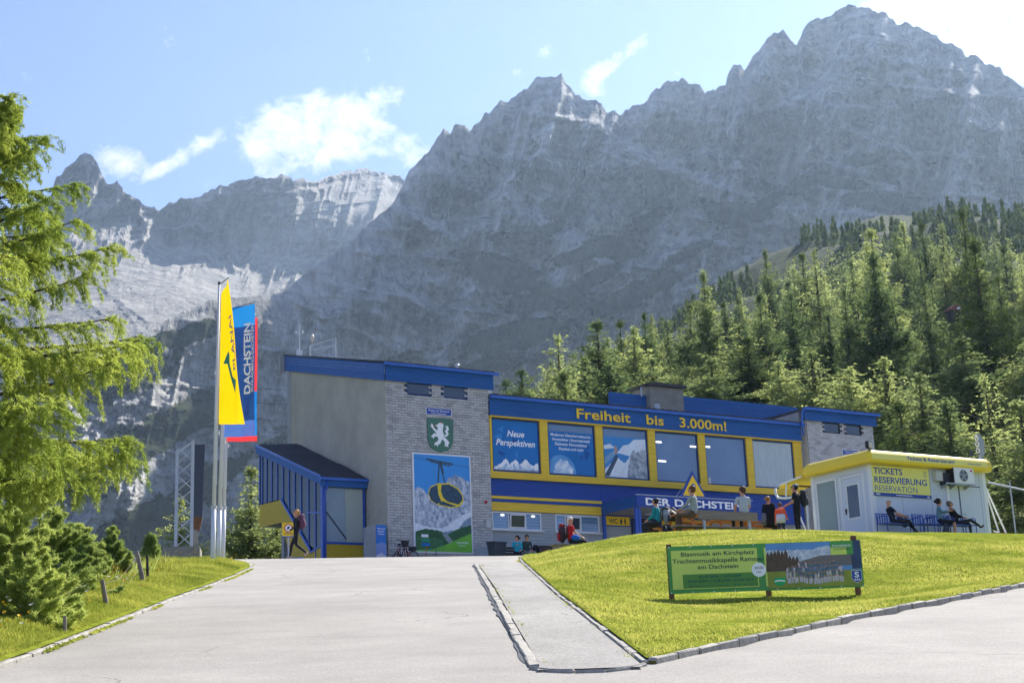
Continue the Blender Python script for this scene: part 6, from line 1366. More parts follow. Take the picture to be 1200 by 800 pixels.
q0 = at(862, 640, 52.5); picnic((q0[0], q0[1], GZ(q0[0], q0[1])), BRZ, 'rear orange picnic table between the grey shirted man and the woman in black')
def lump(name, c, r, m, label, cat, rz=0, seed=0):
    mb = MB().ellipsoid((0, 0, 0), r, 14, 9); g_ = random.Random(seed)
    mb.v = [(x*(1+g_.uniform(-.09, .09)), y*(1+g_.uniform(-.09, .09)), z*(1+g_.uniform(-.09, .09))) for x, y, z in mb.v]
    o = mb.build(name, m, None, smooth=True); o.location = tuple(c); o.rotation_euler = (0, 0, rz); return tag(o, label, cat)
cloth_b = mat('black_nylon', srgb('#1d1d22'), .7, .3, 12.0, .3, 30.0)
def rucksack(name, label, p, rz, col_m, trim_m, s=1.0, tilt=0.0):
    r = tag(empty(name, tuple(p), rz), label, 'backpack'); r.rotation_euler = (tilt, 0, rz)
    mb = MB().ellipsoid((0, 0, .25*s), (.16*s, .11*s, .27*s), 14, 10); mb.v = [(x, max(y, -.085*s) if y < 0 else y, z) for x, y, z in mb.v]; mb.build('bag', col_m, r, smooth=True)
    MB().ellipsoid((0, .09*s, .17*s), (.11*s, .06*s, .14*s), 12, 8).build('front_pocket', trim_m, r, smooth=True)
    MB().ellipsoid((0, 0, .47*s), (.13*s, .10*s, .07*s), 12, 6).build('lid', trim_m, r, smooth=True)
    for x in (-.09, .09): MB().tube([(x*s, -.08*s, .46*s), (x*s, -.15*s, .38*s), (x*s, -.14*s, .2*s), (x*s, -.08*s, .08*s)], .016*s, 6).build('strap', M['dark'], r, smooth=True)
    return r
tt0 = at(797, 606, 47.3); rucksack('rucksack', 'black hiking rucksack with pale lid slumped on the left picnic table', (tt0[0]-.12, tt0[1], tt0[2]-.02), .6, cloth_b, cloth_b, 1.15, -1.0)
# blue metal garden seats in front of the kiosk
def blue_seat(u0, w0, L, label, rz=0):
    p = KW(u0, w0); z_ = GZ(p[0], p[1]); b = thing('blue_metal_seat', label, 'metal seat', (p[0], p[1], z_), BRZ+rz, 'blue metal seats in front of the kiosk')
    for x in (0, L):
        MB().tube([(x, -.28, 0), (x, -.27, .62), (x, -.2, .68), (x, .12, .66), (x, .2, .62), (x, .22, 0)], .018, 6).build('armrest_frame', M['blue_steel'], b, smooth=True)
    MB().tube([(0, .18, .42), (0, .26, .80), (L, .26, .80), (L, .18, .42)], .018, 6).build('back_frame', M['blue_steel'], b, smooth=True)
    MB().box(.0, L, -.26, .2, .40, .43).build('seat', M['blue_steel'], b); bs = MB()
    for k in range(int(L/.12)): bs.box(.05+k*.12, .05+k*.12+.035, .205+.03, .225+.03, .46, .78)
    bs.build('back_slats', M['blue_steel'], b, 'stuff'); return b
blue_seat(-.42, -.75, 1.6, 'left blue metal bench under the sitting man with sunglasses')
blue_seat(1.33, -.75, .55, 'middle blue metal chair standing empty between the sitting man and woman')
blue_seat(2.05, -.75, .62, 'blue metal chair under the woman with dark bun')
blue_seat(2.9, -.75, 1.1, 'right blue metal bench under the leaning man with crossed legs')
# ------------------------------------------------------------------ people
_mc = {}
def cm(hexc, rough=.8, var=.12, **k):
    key = (hexc, rough, var)
    if key not in _mc: _mc[key] = mat('cloth_'+hexc.strip('#'), srgb(hexc), rough, var, 9.0, .2, 25.0, spec=.2, **k)
    return _mc[key]
SKIN = mat('skin', srgb('#c08d72'), .55, .06, 6.0, spec=.35)
STAND = dict(pelvis=(0,0,.96), waist=(0,0,1.10), chest=(0,.01,1.30), neck=(0,-.005,1.47), jaw=(0,.03,1.56), head=(0,.025,1.64), crown=(0,.0,1.70),
             shR=(.18,0,1.41), elR=(.225,-.03,1.13), wrR=(.235,.05,.89), shL=(-.18,0,1.41), elL=(-.225,-.03,1.13), wrL=(-.235,.05,.89),
             hpR=(.09,0,.90), knR=(.10,.02,.50), anR=(.10,-.02,.09), hpL=(-.09,0,.90), knL=(-.10,.02,.50), anL=(-.10,-.02,.09))
SIT = dict(STAND); SIT.update(pelvis=(0,0,.54), waist=(0,-.02,.68), chest=(0,-.02,.90), neck=(0,-.01,1.07), jaw=(0,.03,1.16), head=(0,.025,1.24), crown=(0,0,1.30),
             shR=(.18,0,1.01), elR=(.22,.05,.76), wrR=(.14,.28,.62), shL=(-.18,0,1.01), elL=(-.22,.05,.76), wrL=(-.14,.28,.62),
             hpR=(.10,.04,.52), knR=(.13,.46,.52), anR=(.13,.44,.09), hpL=(-.10,.04,.52), knL=(-.13,.46,.52), anL=(-.13,.44,.09))
RAD = dict(pelvis=(.155,.115), waist=(.135,.10), chest=(.155,.115), neck=(.055,.055), jaw=(.062,.07), head=(.083,.095), crown=(.06,.07),
           sh=(.062,.062), el=(.043,.043), wr=(.028,.028), palm=(.036,.022), hp=(.088,.088), kn=(.060,.060), an=(.040,.040), toe=(.038,.032), heel=(.036,.036))
def person(label, px, D, yaw, base=STAND, mod=None, scale=1.0, shirt='#333333', trousers='#2a2a2e', shoes='#3a3230', sleeves='long', legs='long', hair='#3a2a20', hair_style='short', foot_z=None, tilt=0.0, girth=1.0, pos=None):
    J = {k: np.array(v, float) for k, v in base.items()}
    for k, v in (mod or {}).items(): J[k] = np.array(v, float)
    names, co, rad, zone, edges = [], [], [], [], []
    def V(n, p, r, z): names.append(n); co.append(np.array(p, float)); rad.append(r); zone.append(z); return len(co)-1
    gi = lambda r: (r[0]*girth, r[1]*girth)
    idx = {}
    idx['pelvis'] = V('pelvis', J['pelvis'], gi(RAD['pelvis']), 'T')
    idx['waist'] = V('waist', J['waist'], gi(RAD['waist']), 'S'); idx['chest'] = V('chest', J['chest'], gi(RAD['chest']), 'S')
    for n, z in (('neck', 'K'), ('jaw', 'K'), ('head', 'K'), ('crown', 'K')): idx[n] = V(n, J[n], RAD[n], z)
    edges += [('pelvis','waist'), ('waist','chest'), ('chest','neck'), ('neck','jaw'), ('jaw','head'), ('head','crown')]
    fwd = J['jaw']-J['neck']; fwd[2] = 0
    fdir = J.get('look', np.array((0, 1.0, 0))); fdir = np.array(fdir, float)/np.linalg.norm(fdir)
    J['head'] = J['head']; idx['nose'] = V('nose', J['jaw']*.45+J['head']*.55+fdir*.112, (.013, .013), 'K'); edges.append(('head', 'nose'))
    for s in ('R', 'L'):
        idx['sh'+s] = V('sh'+s, J['sh'+s], gi(RAD['sh']), 'S'); up = (J['sh'+s]+J['el'+s])/2; idx['up'+s] = V('up'+s, up, (.050, .050), 'S')
        idx['el'+s] = V('el'+s, J['el'+s], RAD['el'], 'S' if sleeves == 'long' else 'K'); fo = J['el'+s]*.5+J['wr'+s]*.5; idx['fo'+s] = V('fo'+s, fo, (.040, .040), 'S' if sleeves == 'long' else 'K')
        idx['wr'+s] = V('wr'+s, J['wr'+s], RAD['wr'], 'K')
        d = J['wr'+s]-J['el'+s]; d /= np.linalg.norm(d); palm = J['wr'+s]+d*.07; idx['pa'+s] = V('pa'+s, palm, RAD['palm'], 'K')
        edges += [('chest','sh'+s), ('sh'+s,'up'+s), ('up'+s,'el'+s), ('el'+s,'fo'+s), ('fo'+s,'wr'+s), ('wr'+s,'pa'+s)]
        side = np.cross(d, (0, 0, 1.0)); side = side/np.linalg.norm(side) if np.linalg.norm(side) > .2 else np.array((0, 1.0, 0)); crl = np.cross(side, d)
        for k, (o_, ln) in enumerate(((-.030, .065), (-.010, .078), (.010, .072), (.030, .056))):
            n1, n2 = 'f%d%s' % (k, s), 'g%d%s' % (k, s)
            idx[n1] = V(n1, palm+d*.045+side*o_, (.0095, .0095), 'K'); idx[n2] = V(n2, palm+d*(.03+ln)+side*o_*1.1+crl*-.018, (.008, .008), 'K'); edges += [('pa'+s, n1), (n1, n2)]
        idx['th'+s] = V('th'+s, J['wr'+s]+d*.045+side*-.045, (.011, .011), 'K'); idx['ti'+s] = V('ti'+s, J['wr'+s]+d*.085+side*-.058+crl*-.012, (.009, .009), 'K'); edges += [('wr'+s, 'th'+s), ('th'+s, 'ti'+s)]
        idx['hp'+s] = V('hp'+s, J['hp'+s], gi(RAD['hp']), 'T'); th = (J['hp'+s]+J['kn'+s])/2; idx['tm'+s] = V('tm'+s, th, gi((.078, .078)), 'T')
        idx['kn'+s] = V('kn'+s, J['kn'+s], RAD['kn'], 'T'); ca = J['kn'+s]*.6+J['an'+s]*.4; idx['ca'+s] = V('ca'+s, ca, (.056, .056) if legs == 'long' else (.052, .052), 'T' if legs == 'long' else 'K')
        idx['an'+s] = V('an'+s, J['an'+s], RAD['an'], 'T' if legs == 'long' else 'K')
        sd = J['an'+s]-J['kn'+s]; sd /= np.linalg.norm(sd); ft = J.get('ft'+s); ft = np.array(ft, float) if ft is not None else np.array((0, 1.0, -.15))
        ft = ft/np.linalg.norm(ft); hl = J['an'+s]+sd*.045-ft*.03; to = J['an'+s]+sd*.045+ft*.13
        idx['he'+s] = V('he'+s, hl, RAD['heel'], 'B'); idx['mi'+s] = V('mi'+s, (hl+to)/2+ft*.01, (.042, .036), 'B'); idx['to'+s] = V('to'+s, to, RAD['toe'], 'B')
        edges += [('pelvis','hp'+s), ('hp'+s,'tm'+s), ('tm'+s,'kn'+s), ('kn'+s,'ca'+s), ('ca'+s,'an'+s), ('an'+s,'he'+s), ('he'+s,'mi'+s), ('mi'+s,'to'+s)]
    me = bpy.data.meshes.new('tmp'); me.from_pydata([tuple(c) for c in co], [(idx[a], idx[b]) for a, b in edges], [])
    ob = bpy.data.objects.new('tmp', me); COL.objects.link(ob)
    bm = bmesh.new(); bm.from_mesh(me); sk = bm.verts.layers.skin.verify(); bm.verts.ensure_lookup_table()
    for i, v in enumerate(bm.verts): v[sk].radius = rad[i]; v[sk].use_root = (i == 0)
    bm.to_mesh(me); bm.free()
    ms = ob.modifiers.new('s', 'SKIN'); ms.use_smooth_shade = True; ss = ob.modifiers.new('u', 'SUBSURF'); ss.levels = 2; ss.render_levels = 2
    dg = bpy.context.evaluated_depsgraph_get(); m2 = bpy.data.meshes.new_from_object(ob.evaluated_get(dg)); bpy.data.objects.remove(ob)
    m2.name = 'person'
    ms_ = [SKIN, cm(shirt), cm(trousers), cm(shoes)]; m2.materials.clear()
    for q in ms_: m2.materials.append(q)
    nf = len(m2.polygons); cen = np.empty(nf*3, dtype=np.float32); m2.polygons.foreach_get('center', cen); cen = cen.reshape(-1, 3)
    zc = {'K': 0, 'S': 1, 'T': 2, 'B': 3}; best = np.full(nf, 1e9); mi = np.zeros(nf, int)
    for a, b in edges:
        A, B = co[idx[a]], co[idx[b]]; za, zb = zone[idx[a]], zone[idx[b]]; ra = (rad[idx[a]][0]+rad[idx[b]][0])/2
        ab = B-A; t = np.clip(((cen-A)@ab)/(ab@ab+1e-9), 0, 1); d = np.linalg.norm(cen-(A+t[:, None]*ab), axis=1)/ra**.5
        u = d < best; best[u] = d[u]; th = .5
        if (a, b) == ('chest', 'neck'): th = .82
        if a.startswith('fo'): th = .85
        if a.startswith('ca'): th = .9
        if a.startswith('up'): th = .55
        if a.startswith('pelvis') or a.startswith('waist'): th = .35
        if a.startswith('kn') and legs != 'long': th = .25
        mi[u] = np.where(t[u] < th, zc[za], zc[zb])
    m2.polygons.foreach_set('material_index', mi.astype(np.int32)); m2.polygons.foreach_set('use_smooth', [True]*nf); m2.update()
    if pos is None: p = at(px, 640, D); pos = (p[0], p[1], GZ(p[0], p[1]) if foot_z is None else foot_z)
    o = bpy.data.objects.new('person', m2); COL.objects.link(o); o.location = tuple(pos); o.rotation_euler = (0, tilt, yaw); o.scale = (scale,)*3
    tag(o, label, 'person')
    hc, cr_ = J['head'], J['crown']
    ax = cr_-J['jaw']; ax /= np.linalg.norm(ax); hm = cm(hair, .6, .25)
    # face: eyes, brows and mouth, ears
    sd_ = np.cross(fdir, ax); sd_ /= np.linalg.norm(sd_); fc = MB()
    for s in (-1, 1): fc.ellipsoid(hc+fdir*.088+sd_*s*.034, (.011, .011, .008), 8, 5)
    fc.build('eyes', M['dark'], o, 'stuff'); MB().ellipsoid(J['jaw']*.7+hc*.3+fdir*.072-ax*.02, (.024, .012, .006), 8, 4).build('mouth', cm('#8f4a42'), o)
    for s in (-1, 1): MB().ellipsoid(hc+sd_*s*.086-ax*.01, (.012, .02, .03), 8, 5).build('ear', SKIN, o, smooth=True)
    back = hc-fdir*.018
    hb = MB()
    def cap(mb, c, r, z0, tiltd=0.0): # dome oriented on the head axis
        b0_ = len(mb.v); mb.ellipsoid((0, 0, 0), r, 16, 8, z0=z0); Mx = np.stack([sd_, fdir, ax], 1)
        for i in range(b0_, len(mb.v)): mb.v[i] = tuple(Mx@np.array(mb.v[i])+c)
    if hair_style in ('short', 'bun', 'long', 'ponytail'):
        cap(hb, back+ax*.025, (.094, .104, .092), -.12); cap(hb, back-fdir*.03-ax*.01, (.088, .085, .10), -.9)
        if hair_style == 'bun': cap(hb, back-fdir*.13+ax*.0, (.055, .055, .055), -1)
        if hair_style == 'long': cap(hb, back-fdir*.05-ax*.12, (.092, .055, .17), -1)
        if hair_style == 'ponytail': cap(hb, back-fdir*.12-ax*.06, (.035, .04, .11), -1)
        hb.build('hair', hm, o, smooth=True)
    elif hair_style == 'cap':
        cap(hb, back-fdir*.02-ax*.01, (.088, .085, .09), -.9); hb.build('hair', cm('#2a221d', .6, .25), o, smooth=True)
        cp_ = MB(); cap(cp_, back+ax*.03, (.102, .112, .085), 0.0); cp_.build('cap', hm, o, smooth=True)
        bb = MB(); cap(bb, back+fdir*.11+ax*.035, (.075, .085, .014), -1); bb.build('cap_brim', hm, o, smooth=True)
    return o
def glasses(o, J): 
    h = np.array(J['head']); f = np.array(J.get('look', (0, 1.0, 0)), float); f /= np.linalg.norm(f); s = np.cross(f, (0, 0, 1.0)); mb = MB()
    for k in (-1, 1): mb.ellipsoid(h+f*.098+s*k*.036, (.030, .012, .020), 10, 6)
    mb.bar(h+f*.1-s*.07, h+f*.1+s*.07, .010); mb.bar(h+f*.09-s*.075, h-s*.088, .008); mb.bar(h+f*.09+s*.075, h+s*.088, .008)
    return mb.build('sunglasses', M['dark'], o, 'stuff')
def mod(base, **k): d = dict(base); d.update(k); return d
# hiker walking left at the road crest
WALK = mod(STAND, knR=(.10,.20,.50), anR=(.10,.26,.12), knL=(-.09,.0,.50), anL=(-.09,-.36,.20), ftL=(0,.8,-.6), elR=(.22,-.08,1.15), wrR=(.20,.12,.95), elL=(-.22,-.02,1.14), wrL=(-.20,.20,.98))
pw = person('walking hiker in black with fair hair and a plum backpack, alone at the road crest', 347.5, 52.5, R_(86), WALK, scale=.97, shirt='#2b2c33', trousers='#26262b', shoes='#b09a8c', hair='#b88a55', hair_style='ponytail')
p_ = pw.location; rucksack('daypack', 'plum coloured daypack worn by the walking hiker', (p_[0]+.19, p_[1], p_[2]+1.02), R_(-94), cm('#5d3a52'), cm('#6d4a62'), .95)
# couple on the wooden bench
s1 = person('seated woman in turquoise jacket with dark bun on the dark wooden bench', 606, 70.6, BRZ+R_(150), mod(SIT, wrR=(.06,.26,.86), elR=(.2,.12,.80), look=(.8,.6,0)), shirt='#1fa0b5', trousers='#1f242c', hair='#1c1815', hair_style='bun')
s2 = person('seated man in dark green pullover with sunglasses beside the woman in turquoise', 617.5, 70.9, BRZ+R_(180), mod(SIT, wrR=(.05,.36,.60), wrL=(-.03,.36,.60), look=(.5,.9,0)), scale=1.04, shirt='#2f3f3c', trousers='#7f8a88', hair='#2c241e'); glasses(s2, mod(SIT, look=(.5,.9,0)))
g1 = ground_at(627.5, 71.2); rucksack('rucksack', 'black rucksack standing at the end of the dark wooden bench', (g1[0], g1[1], g1[2]+.34), BRZ, cloth_b, cloth_b, 1.1)
# woman in red
rwp = at(669, 640, 50.0); rwz = at(669, 606.5, 50.0)[2]-1.30
rw = person('white haired woman in red shirt with large rucksack, seated behind the mound', 669, 50.0, R_(-72), mod(SIT, look=(.75,.5,0), elR=(.20,.08,.80), wrR=(.12,.34,.66), elL=(-.2,.12,.80), wrL=(-.06,.36,.70)), scale=1.0, shirt='#c3222c', trousers='#22252c', hair='#d9d0c4', sleeves='short', foot_z=rwz)
p_ = rw.location; rucksack('rucksack', 'black and red trekking rucksack on the back of the seated woman in red', (p_[0]-.27, p_[1]-.05, p_[2]+.50), R_(100), cm('#3a2a30'), cm('#8f2430'), 1.15)
jk = lump('folded_jacket', (p_[0]+.16, p_[1]-.24, p_[2]+.62), (.16, .07, .10), cm('#1f63c0'), 'bright blue jacket on the lap of the seated woman in red', 'jacket', .5, 3)
sb_ = thing('low_bench', 'low wooden bench under the seated woman in red, mostly behind the mound', 'bench', (p_[0], p_[1], p_[2]), BRZ)
MB().box(-.7, .7, -.2, .2, .38, .43).build('seat', M['wood_grey'], sb_)
for x in (-.55, .55): MB().box(x-.05, x+.05, -.18, .18, -.4, .38).build('leg', M['wood_grey'], sb_)
# people at the tables
c1 = person('child in teal top with dark cap sitting at the left end of the tables', 771.5, 46.8, R_(62), mod(SIT, elR=(.2,.10,.78), wrR=(.12,.32,.70)), scale=.93, shirt='#1d8a94', trousers='#2b3038', hair='#2a2c36', hair_style='cap', pos=None)
c1.location.z += .02
jb = at(781, 612, 46.9); rucksack('rucksack', 'grey patterned rucksack on the back of the child in teal', (jb[0], jb[1], jb[2]-.02), R_(-110), cm('#8f97a0', .8, .5), cm('#3c424c'), .95)
st_ = at(777, 622, 46.5); rucksack('rucksack', 'dark rucksack lying on the ground behind the child in teal', (st_[0]+.2, st_[1], st_[2]-.3), .3, cm('#24262c', .8, .4), cm('#3b3d45', .8, .4), 1.1, -.5)
pz = GZ(*at(815, 640, 46.4)[:2])
pl = person('man in grey checked shirt sitting sideways at the left end of the weathered bench', 815.5, 46.3, R_(64), mod(SIT, elR=(.21,.10,.80), wrR=(.12,.34,.68), elL=(-.2,.12,.80), wrL=(-.10,.36,.70), knR=(.13,.46,.55), knL=(-.13,.46,.55), anR=(.13,.47,.10), anL=(-.13,.47,.10)), scale=1.08, shirt='#8f9a9c', trousers='#5a4c3c', hair='#5a3a26', foot_z=pz+.06)
gs = person('man in light grey t-shirt seen from behind above the bench backrest', 874.5, 47.0, R_(18), mod(SIT, look=(-.5,.8,0)), scale=1.07, shirt='#aab4c0', trousers='#24242a', hair='#4a3024', sleeves='short', foot_z=pz+.10)
bw = person('woman in long black hooded coat with tied fair hair, facing away', 904.5, 51.5, R_(-25), mod(STAND, elL=(-.26,.02,1.14), wrL=(-.20,.16,1.0), look=(.6,.8,0)), scale=.90, shirt='#17181c', trousers='#17181c', hair='#8f6c42', hair_style='bun', girth=1.18)
MB().tube([(0, 0, .45), (0, 0, .95), (0, 0, 1.3)], [.27, .24, .17], 14).build('coat_skirt', cm('#17181c'), bw, smooth=True)
bg0 = at(896, 612, 51.3); rucksack('shoulder_bag', 'grey patterned shoulder bag carried by the woman in the black coat', (bg0[0], bg0[1], bg0[2]-.1), R_(60), cm('#6a7078', .8, .5), cm('#6a7078', .8, .5), .8)
oc = person('child in orange and pale grey hooded jacket with brown hair', 917.5, 50.3, R_(-8), mod(STAND, elR=(.25,.05,1.14), wrR=(.30,.22,1.05)), scale=.72, shirt='#e8603a', trousers='#2f3a4c', hair='#5b3d2c', girth=1.2)
MB().tube([(0, 0, .80), (0, 0, 1.0), (0, 0, 1.20)], [.215, .225, .20], 14).build('jacket_hem', cm('#c9ced4'), oc, smooth=True)
MB().ellipsoid((0, -.10, 1.42), (.15, .09, .08), 12, 7).build('hood', cm('#ff7a66'), oc, smooth=True)
bm_ = person('man in black t-shirt and blue grey cap with black backpack beside the kiosk', 937.5, 50.3, R_(62), mod(STAND, elR=(.24,-.01,1.13), wrR=(.22,.12,.90), elL=(-.22,.06,1.16), wrL=(-.14,.30,1.08)), scale=1.03, shirt='#1b1e29', trousers='#1a1c22', hair='#4f6a80', hair_style='cap', sleeves='short', girth=1.12)
p_ = bm_.location; rucksack('backpack', 'black backpack on the back of the man with the cap by the kiosk', (p_[0]+.23, p_[1]-.09, p_[2]+1.03), R_(-118), cm('#23262c'), cm('#3a3f47'), 1.05)
cr0 = ground_at(949, 52); MB
pr_ = MB().tube([(0, 0, 0), (-.28, .1, .95)], .03, 6); pr_.tube([(0, 0, 0), (-.02, .0, .02)], .03, 6); po_ = pr_.build('white_pole', M['white'], None); po_.location = tuple(cr0); tag(po_, 'short white leaning pole behind the man with the black backpack', 'pole')
# people seated in front of the kiosk
def kpos(u, w_): p = KW(u, w_); return (p[0], p[1], GZ(p[0], p[1])-.06)
k1 = person('bald man with sunglasses and dark t-shirt stretched on the left blue bench', 0, 0, BRZ+R_(-118), mod(SIT, chest=(0,-.08,.88), neck=(0,-.12,1.05), jaw=(0,-.10,1.14), head=(0,-.11,1.22), crown=(0,-.13,1.28), shR=(.18,-.11,1.0), shL=(-.18,-.11,1.0), elR=(.22,.10,.80), wrR=(.14,.38,.70), elL=(-.22,.06,.80), wrL=(-.14,.36,.72), knR=(.12,.52,.54), anR=(.12,.74,.13), knL=(-.12,.52,.54), anL=(-.10,.86,.15), look=(-.45,.85,0)), scale=1.02, shirt='#22283a', trousers='#20222a', hair='#7a6455', sleeves='short', hair_style='none', pos=kpos(.12, -.78))
glasses(k1, mod(SIT, head=(0,-.11,1.22), look=(-.45,.85,0)))
kb_ = kpos(.85, -.72); rucksack('rucksack', 'black rucksack resting on the left blue bench beside the bald man', (kb_[0], kb_[1], kb_[2]+.43), BRZ, cloth_b, cloth_b, .95, -.9)
k2 = person('woman with dark bun in blue grey pullover and knee length trousers on blue chair', 0, 0, BRZ+R_(-140), mod(SIT, elR=(.22,.10,.86), wrR=(.10,.30,.88), elL=(-.22,.12,.86), wrL=(-.10,.36,.92), look=(-.5,.7,0)), scale=1.05, shirt='#5f8496', trousers='#24262c', hair='#231b1e', hair_style='bun', legs='short', girth=1.15, pos=kpos(2.38, -.85))
k3 = person('man in black jacket leaning back with crossed legs on the right blue bench', 0, 0, BRZ+R_(-122), mod(SIT, pelvis=(0,.04,.53), waist=(0,-.02,.68), chest=(0,-.10,.88), neck=(0,-.15,1.04), jaw=(0,-.13,1.13), head=(0,-.15,1.21), crown=(0,-.18,1.27), shR=(.18,-.14,.99), shL=(-.18,-.14,.99), elR=(.24,.0,.78), wrR=(.10,.22,.72), elL=(-.24,.0,.78), wrL=(-.08,.24,.74), hpR=(.09,.08,.52), hpL=(-.09,.08,.52), knR=(.02,.50,.62), anR=(-.10,.84,.40), knL=(-.11,.48,.51), anL=(-.11,.50,.09), ftR=(0,.8,.5), look=(.15,.9,.1)), scale=1.04, shirt='#1f2026', trousers='#26272f', hair='#6f6259', pos=kpos(3.25, -.80))
tb = kpos(2.25, -1.2); rucksack('rucksack', 'grey rucksack on the ground in front of the woman with the bun', (tb[0], tb[1], tb[2]+.02), BRZ+.4, cm('#4a4f5a'), cm('#3a3f4a'), .9)
# ------------------------------------------------------------------ trees
def tri_cloud(C, S, DIR, g, asp=.38, jit=.6):
    """one slim triangle per centre, roughly along DIR"""
    n = len(C); d = DIR+g.normal(0, jit, (n, 3)); d /= np.linalg.norm(d, axis=1)[:, None]
    r = g.normal(0, 1, (n, 3)); s = np.cross(d, r); s /= (np.linalg.norm(s, axis=1)[:, None]+1e-9)
    S = S[:, None]; return np.stack([C-s*S*asp-d*S*.3, C+s*S*asp-d*S*.3, C+d*S], 1).reshape(-1, 3)
def tree_mesh(seed, h, Rb, style, ntri, tri, leaf, clear=.12):
    """tapered trunk with limbs, and a crown of small needle sprays hung along whorls of branches"""
    g = np.random.default_rng(seed); tk = MB(); r0 = h*.016+.04
    bend = g.normal(0, h*.006, 2)
    tk.tube([(0, 0, -1.2), (0, 0, .4), (bend[0], bend[1], h*.5), (bend[0]*1.5, bend[1]*1.5, h*.98)], [r0*1.3, r0, r0*.55, r0*.08], 7)
    nb = int(h*5.5); C = []; Dd = []; W = []
    zs = np.sort(h*(clear+(1-clear)*g.uniform(0, 1, nb)**.92)); ga = g.uniform(0, 6.28)
    lop = g.uniform(.6, 1.2, 7)
    for k, z in enumerate(zs):
        f = (z/h-clear)/(1-clear); ga += 2.4+g.normal(0, .35)
        if style == 'larch': L = Rb*1.5*((1-f)**1.0)*(.55+.45*min(1, f*7))*g.uniform(.5, 1.15)+.03*Rb
        elif style == 'spruce': L = Rb*((1-f)**.95)*g.uniform(.6, 1.08)*1.3+.02*Rb
        else: L = Rb*((1-f)**.75)*g.uniform(.6, 1.1)+.1*Rb
        L *= lop[int((ga % 6.283)/6.283*7) % 7]
        up = {'larch': -.10+.5*f, 'spruce': -.34+.75*f, 'sapling': .05+.6*f}[style]+g.normal(0, .07)
        dirv = np.array([math.cos(ga), math.sin(ga), up]); base = np.array([bend[0]*min(1.5, 2*z/h), bend[1]*min(1.5, 2*z/h), z])
        sag = {'larch': .16, 'spruce': .10, 'sapling': .03}[style]
        m_ = max(2, int(L/ (h*.018))); s = np.linspace(.12, 1, m_)
        P = base+dirv*(s*L)[:, None]; P[:, 2] += -sag*L*np.sin(s*math.pi)*.8+.07*L*s**3
        if L > h*.05 and k % 2 == 0: tk.tube([P[0]-dirv*L*.12, P[len(P)//2], P[-1]], [r0*.22, r0*.13, r0*.04], 4, cap=False)
        wid = .26*L*(1-s)+.05*L
        side = np.array([-math.sin(ga), math.cos(ga), 0])
        reps = max(1, int(8*(L/Rb)+.5))
        for q in range(reps):
            u = g.uniform(-1, 1, m_)[:, None]; pts = P+side*u*wid[:, None]; pts[:, 2] -= abs(u[:, 0])*wid*.25+g.uniform(0, .5, m_)**1.5*(.10 if style == 'spruce' else .16)*L*.5
            pts += g.normal(0, tri*.8, pts.shape); C.append(pts); dd = dirv*.7+side*u*.9+np.array([0, 0, -.45 if style != 'sapling' else .3]); Dd.append(dd)
    C = np.concatenate(C); Dd = np.concatenate(Dd); tip = g.normal(0, .012*h*.3, (26, 3)); tip[:, 2] = np.abs(tip[:, 2])*1.0; tipc = np.array([bend[0]*1.5, bend[1]*1.5, h*.95])+tip*np.array([.5, .5, 4.5])
    C = np.concatenate([C, tipc]); Dd = np.concatenate([Dd, np.tile([0, 0, 1.0], (26, 1))])
    if len(C) < ntri: r_ = g.integers(0, len(C), ntri-len(C)); C = np.concatenate([C, C[r_]+g.normal(0, tri*.9, (len(r_), 3))]); Dd = np.concatenate([Dd, Dd[r_]])
    else: r_ = g.permutation(len(C))[:ntri]; C, Dd = C[r_], Dd[r_]
    S = tri*g.uniform(.6, 1.4, len(C)); V = tri_cloud(C, S, Dd, g)
    to = tk.build('trunk', M['bark'], None); crown = mesh_np('crown', V, np.arange(len(V)).reshape(-1, 3), leaf, None, kind='stuff')
    return to, crown
PROTO = {}
def proto(key, *a):
    to, cr = tree_mesh(*a); COL.objects.unlink(to); COL.objects.unlink(cr); PROTO[key] = (to.data, cr.data)
for k in range(6): proto(('larch', k), 100+k, 20.0, (3.3, 4.0, 2.9, 4.3, 3.6, 3.1)[k], 'larch', 13500, .235, M['larch_far'], (.10, .16, .22, .08, .3, .12)[k])
for k in range(3): proto(('spruce', k), 200+k, 20.0, (3.2, 3.7, 2.8)[k], 'spruce', 15000, .24, M['spruce'], .06)
for k in range(3): proto(('small', k), 300+k, 20.0, (4.4, 5.2, 3.8)[k], 'larch', 3200, .50, M['larch_far'], .06)
def plant(kind, k, p, h, label, group, cat='tree', name=None, wid=1.0):
    tm, cmn = PROTO[(kind, k)]; nm = name or {'larch': 'larch_tree', 'spruce': 'spruce_tree', 'small': 'conifer_tree'}[kind]
    e = bpy.data.objects.new(nm, None); COL.objects.link(e); e.location = tuple(p); e.rotation_euler = (0, 0, random.uniform(0, 6.28)); s = h/20.0; e.scale = (s*wid, s*wid, s)
    tag(e, label, cat, group)
    for n_, d in (('trunk', tm), ('crown', cmn)):
        o = bpy.data.objects.new(n_, d); COL.objects.link(o); o.parent = e
        if n_ == 'crown': o['kind'] = 'stuff'
    return e
def terr(x, y): return float(terrain(np.array([x]), np.array([y]))[0])
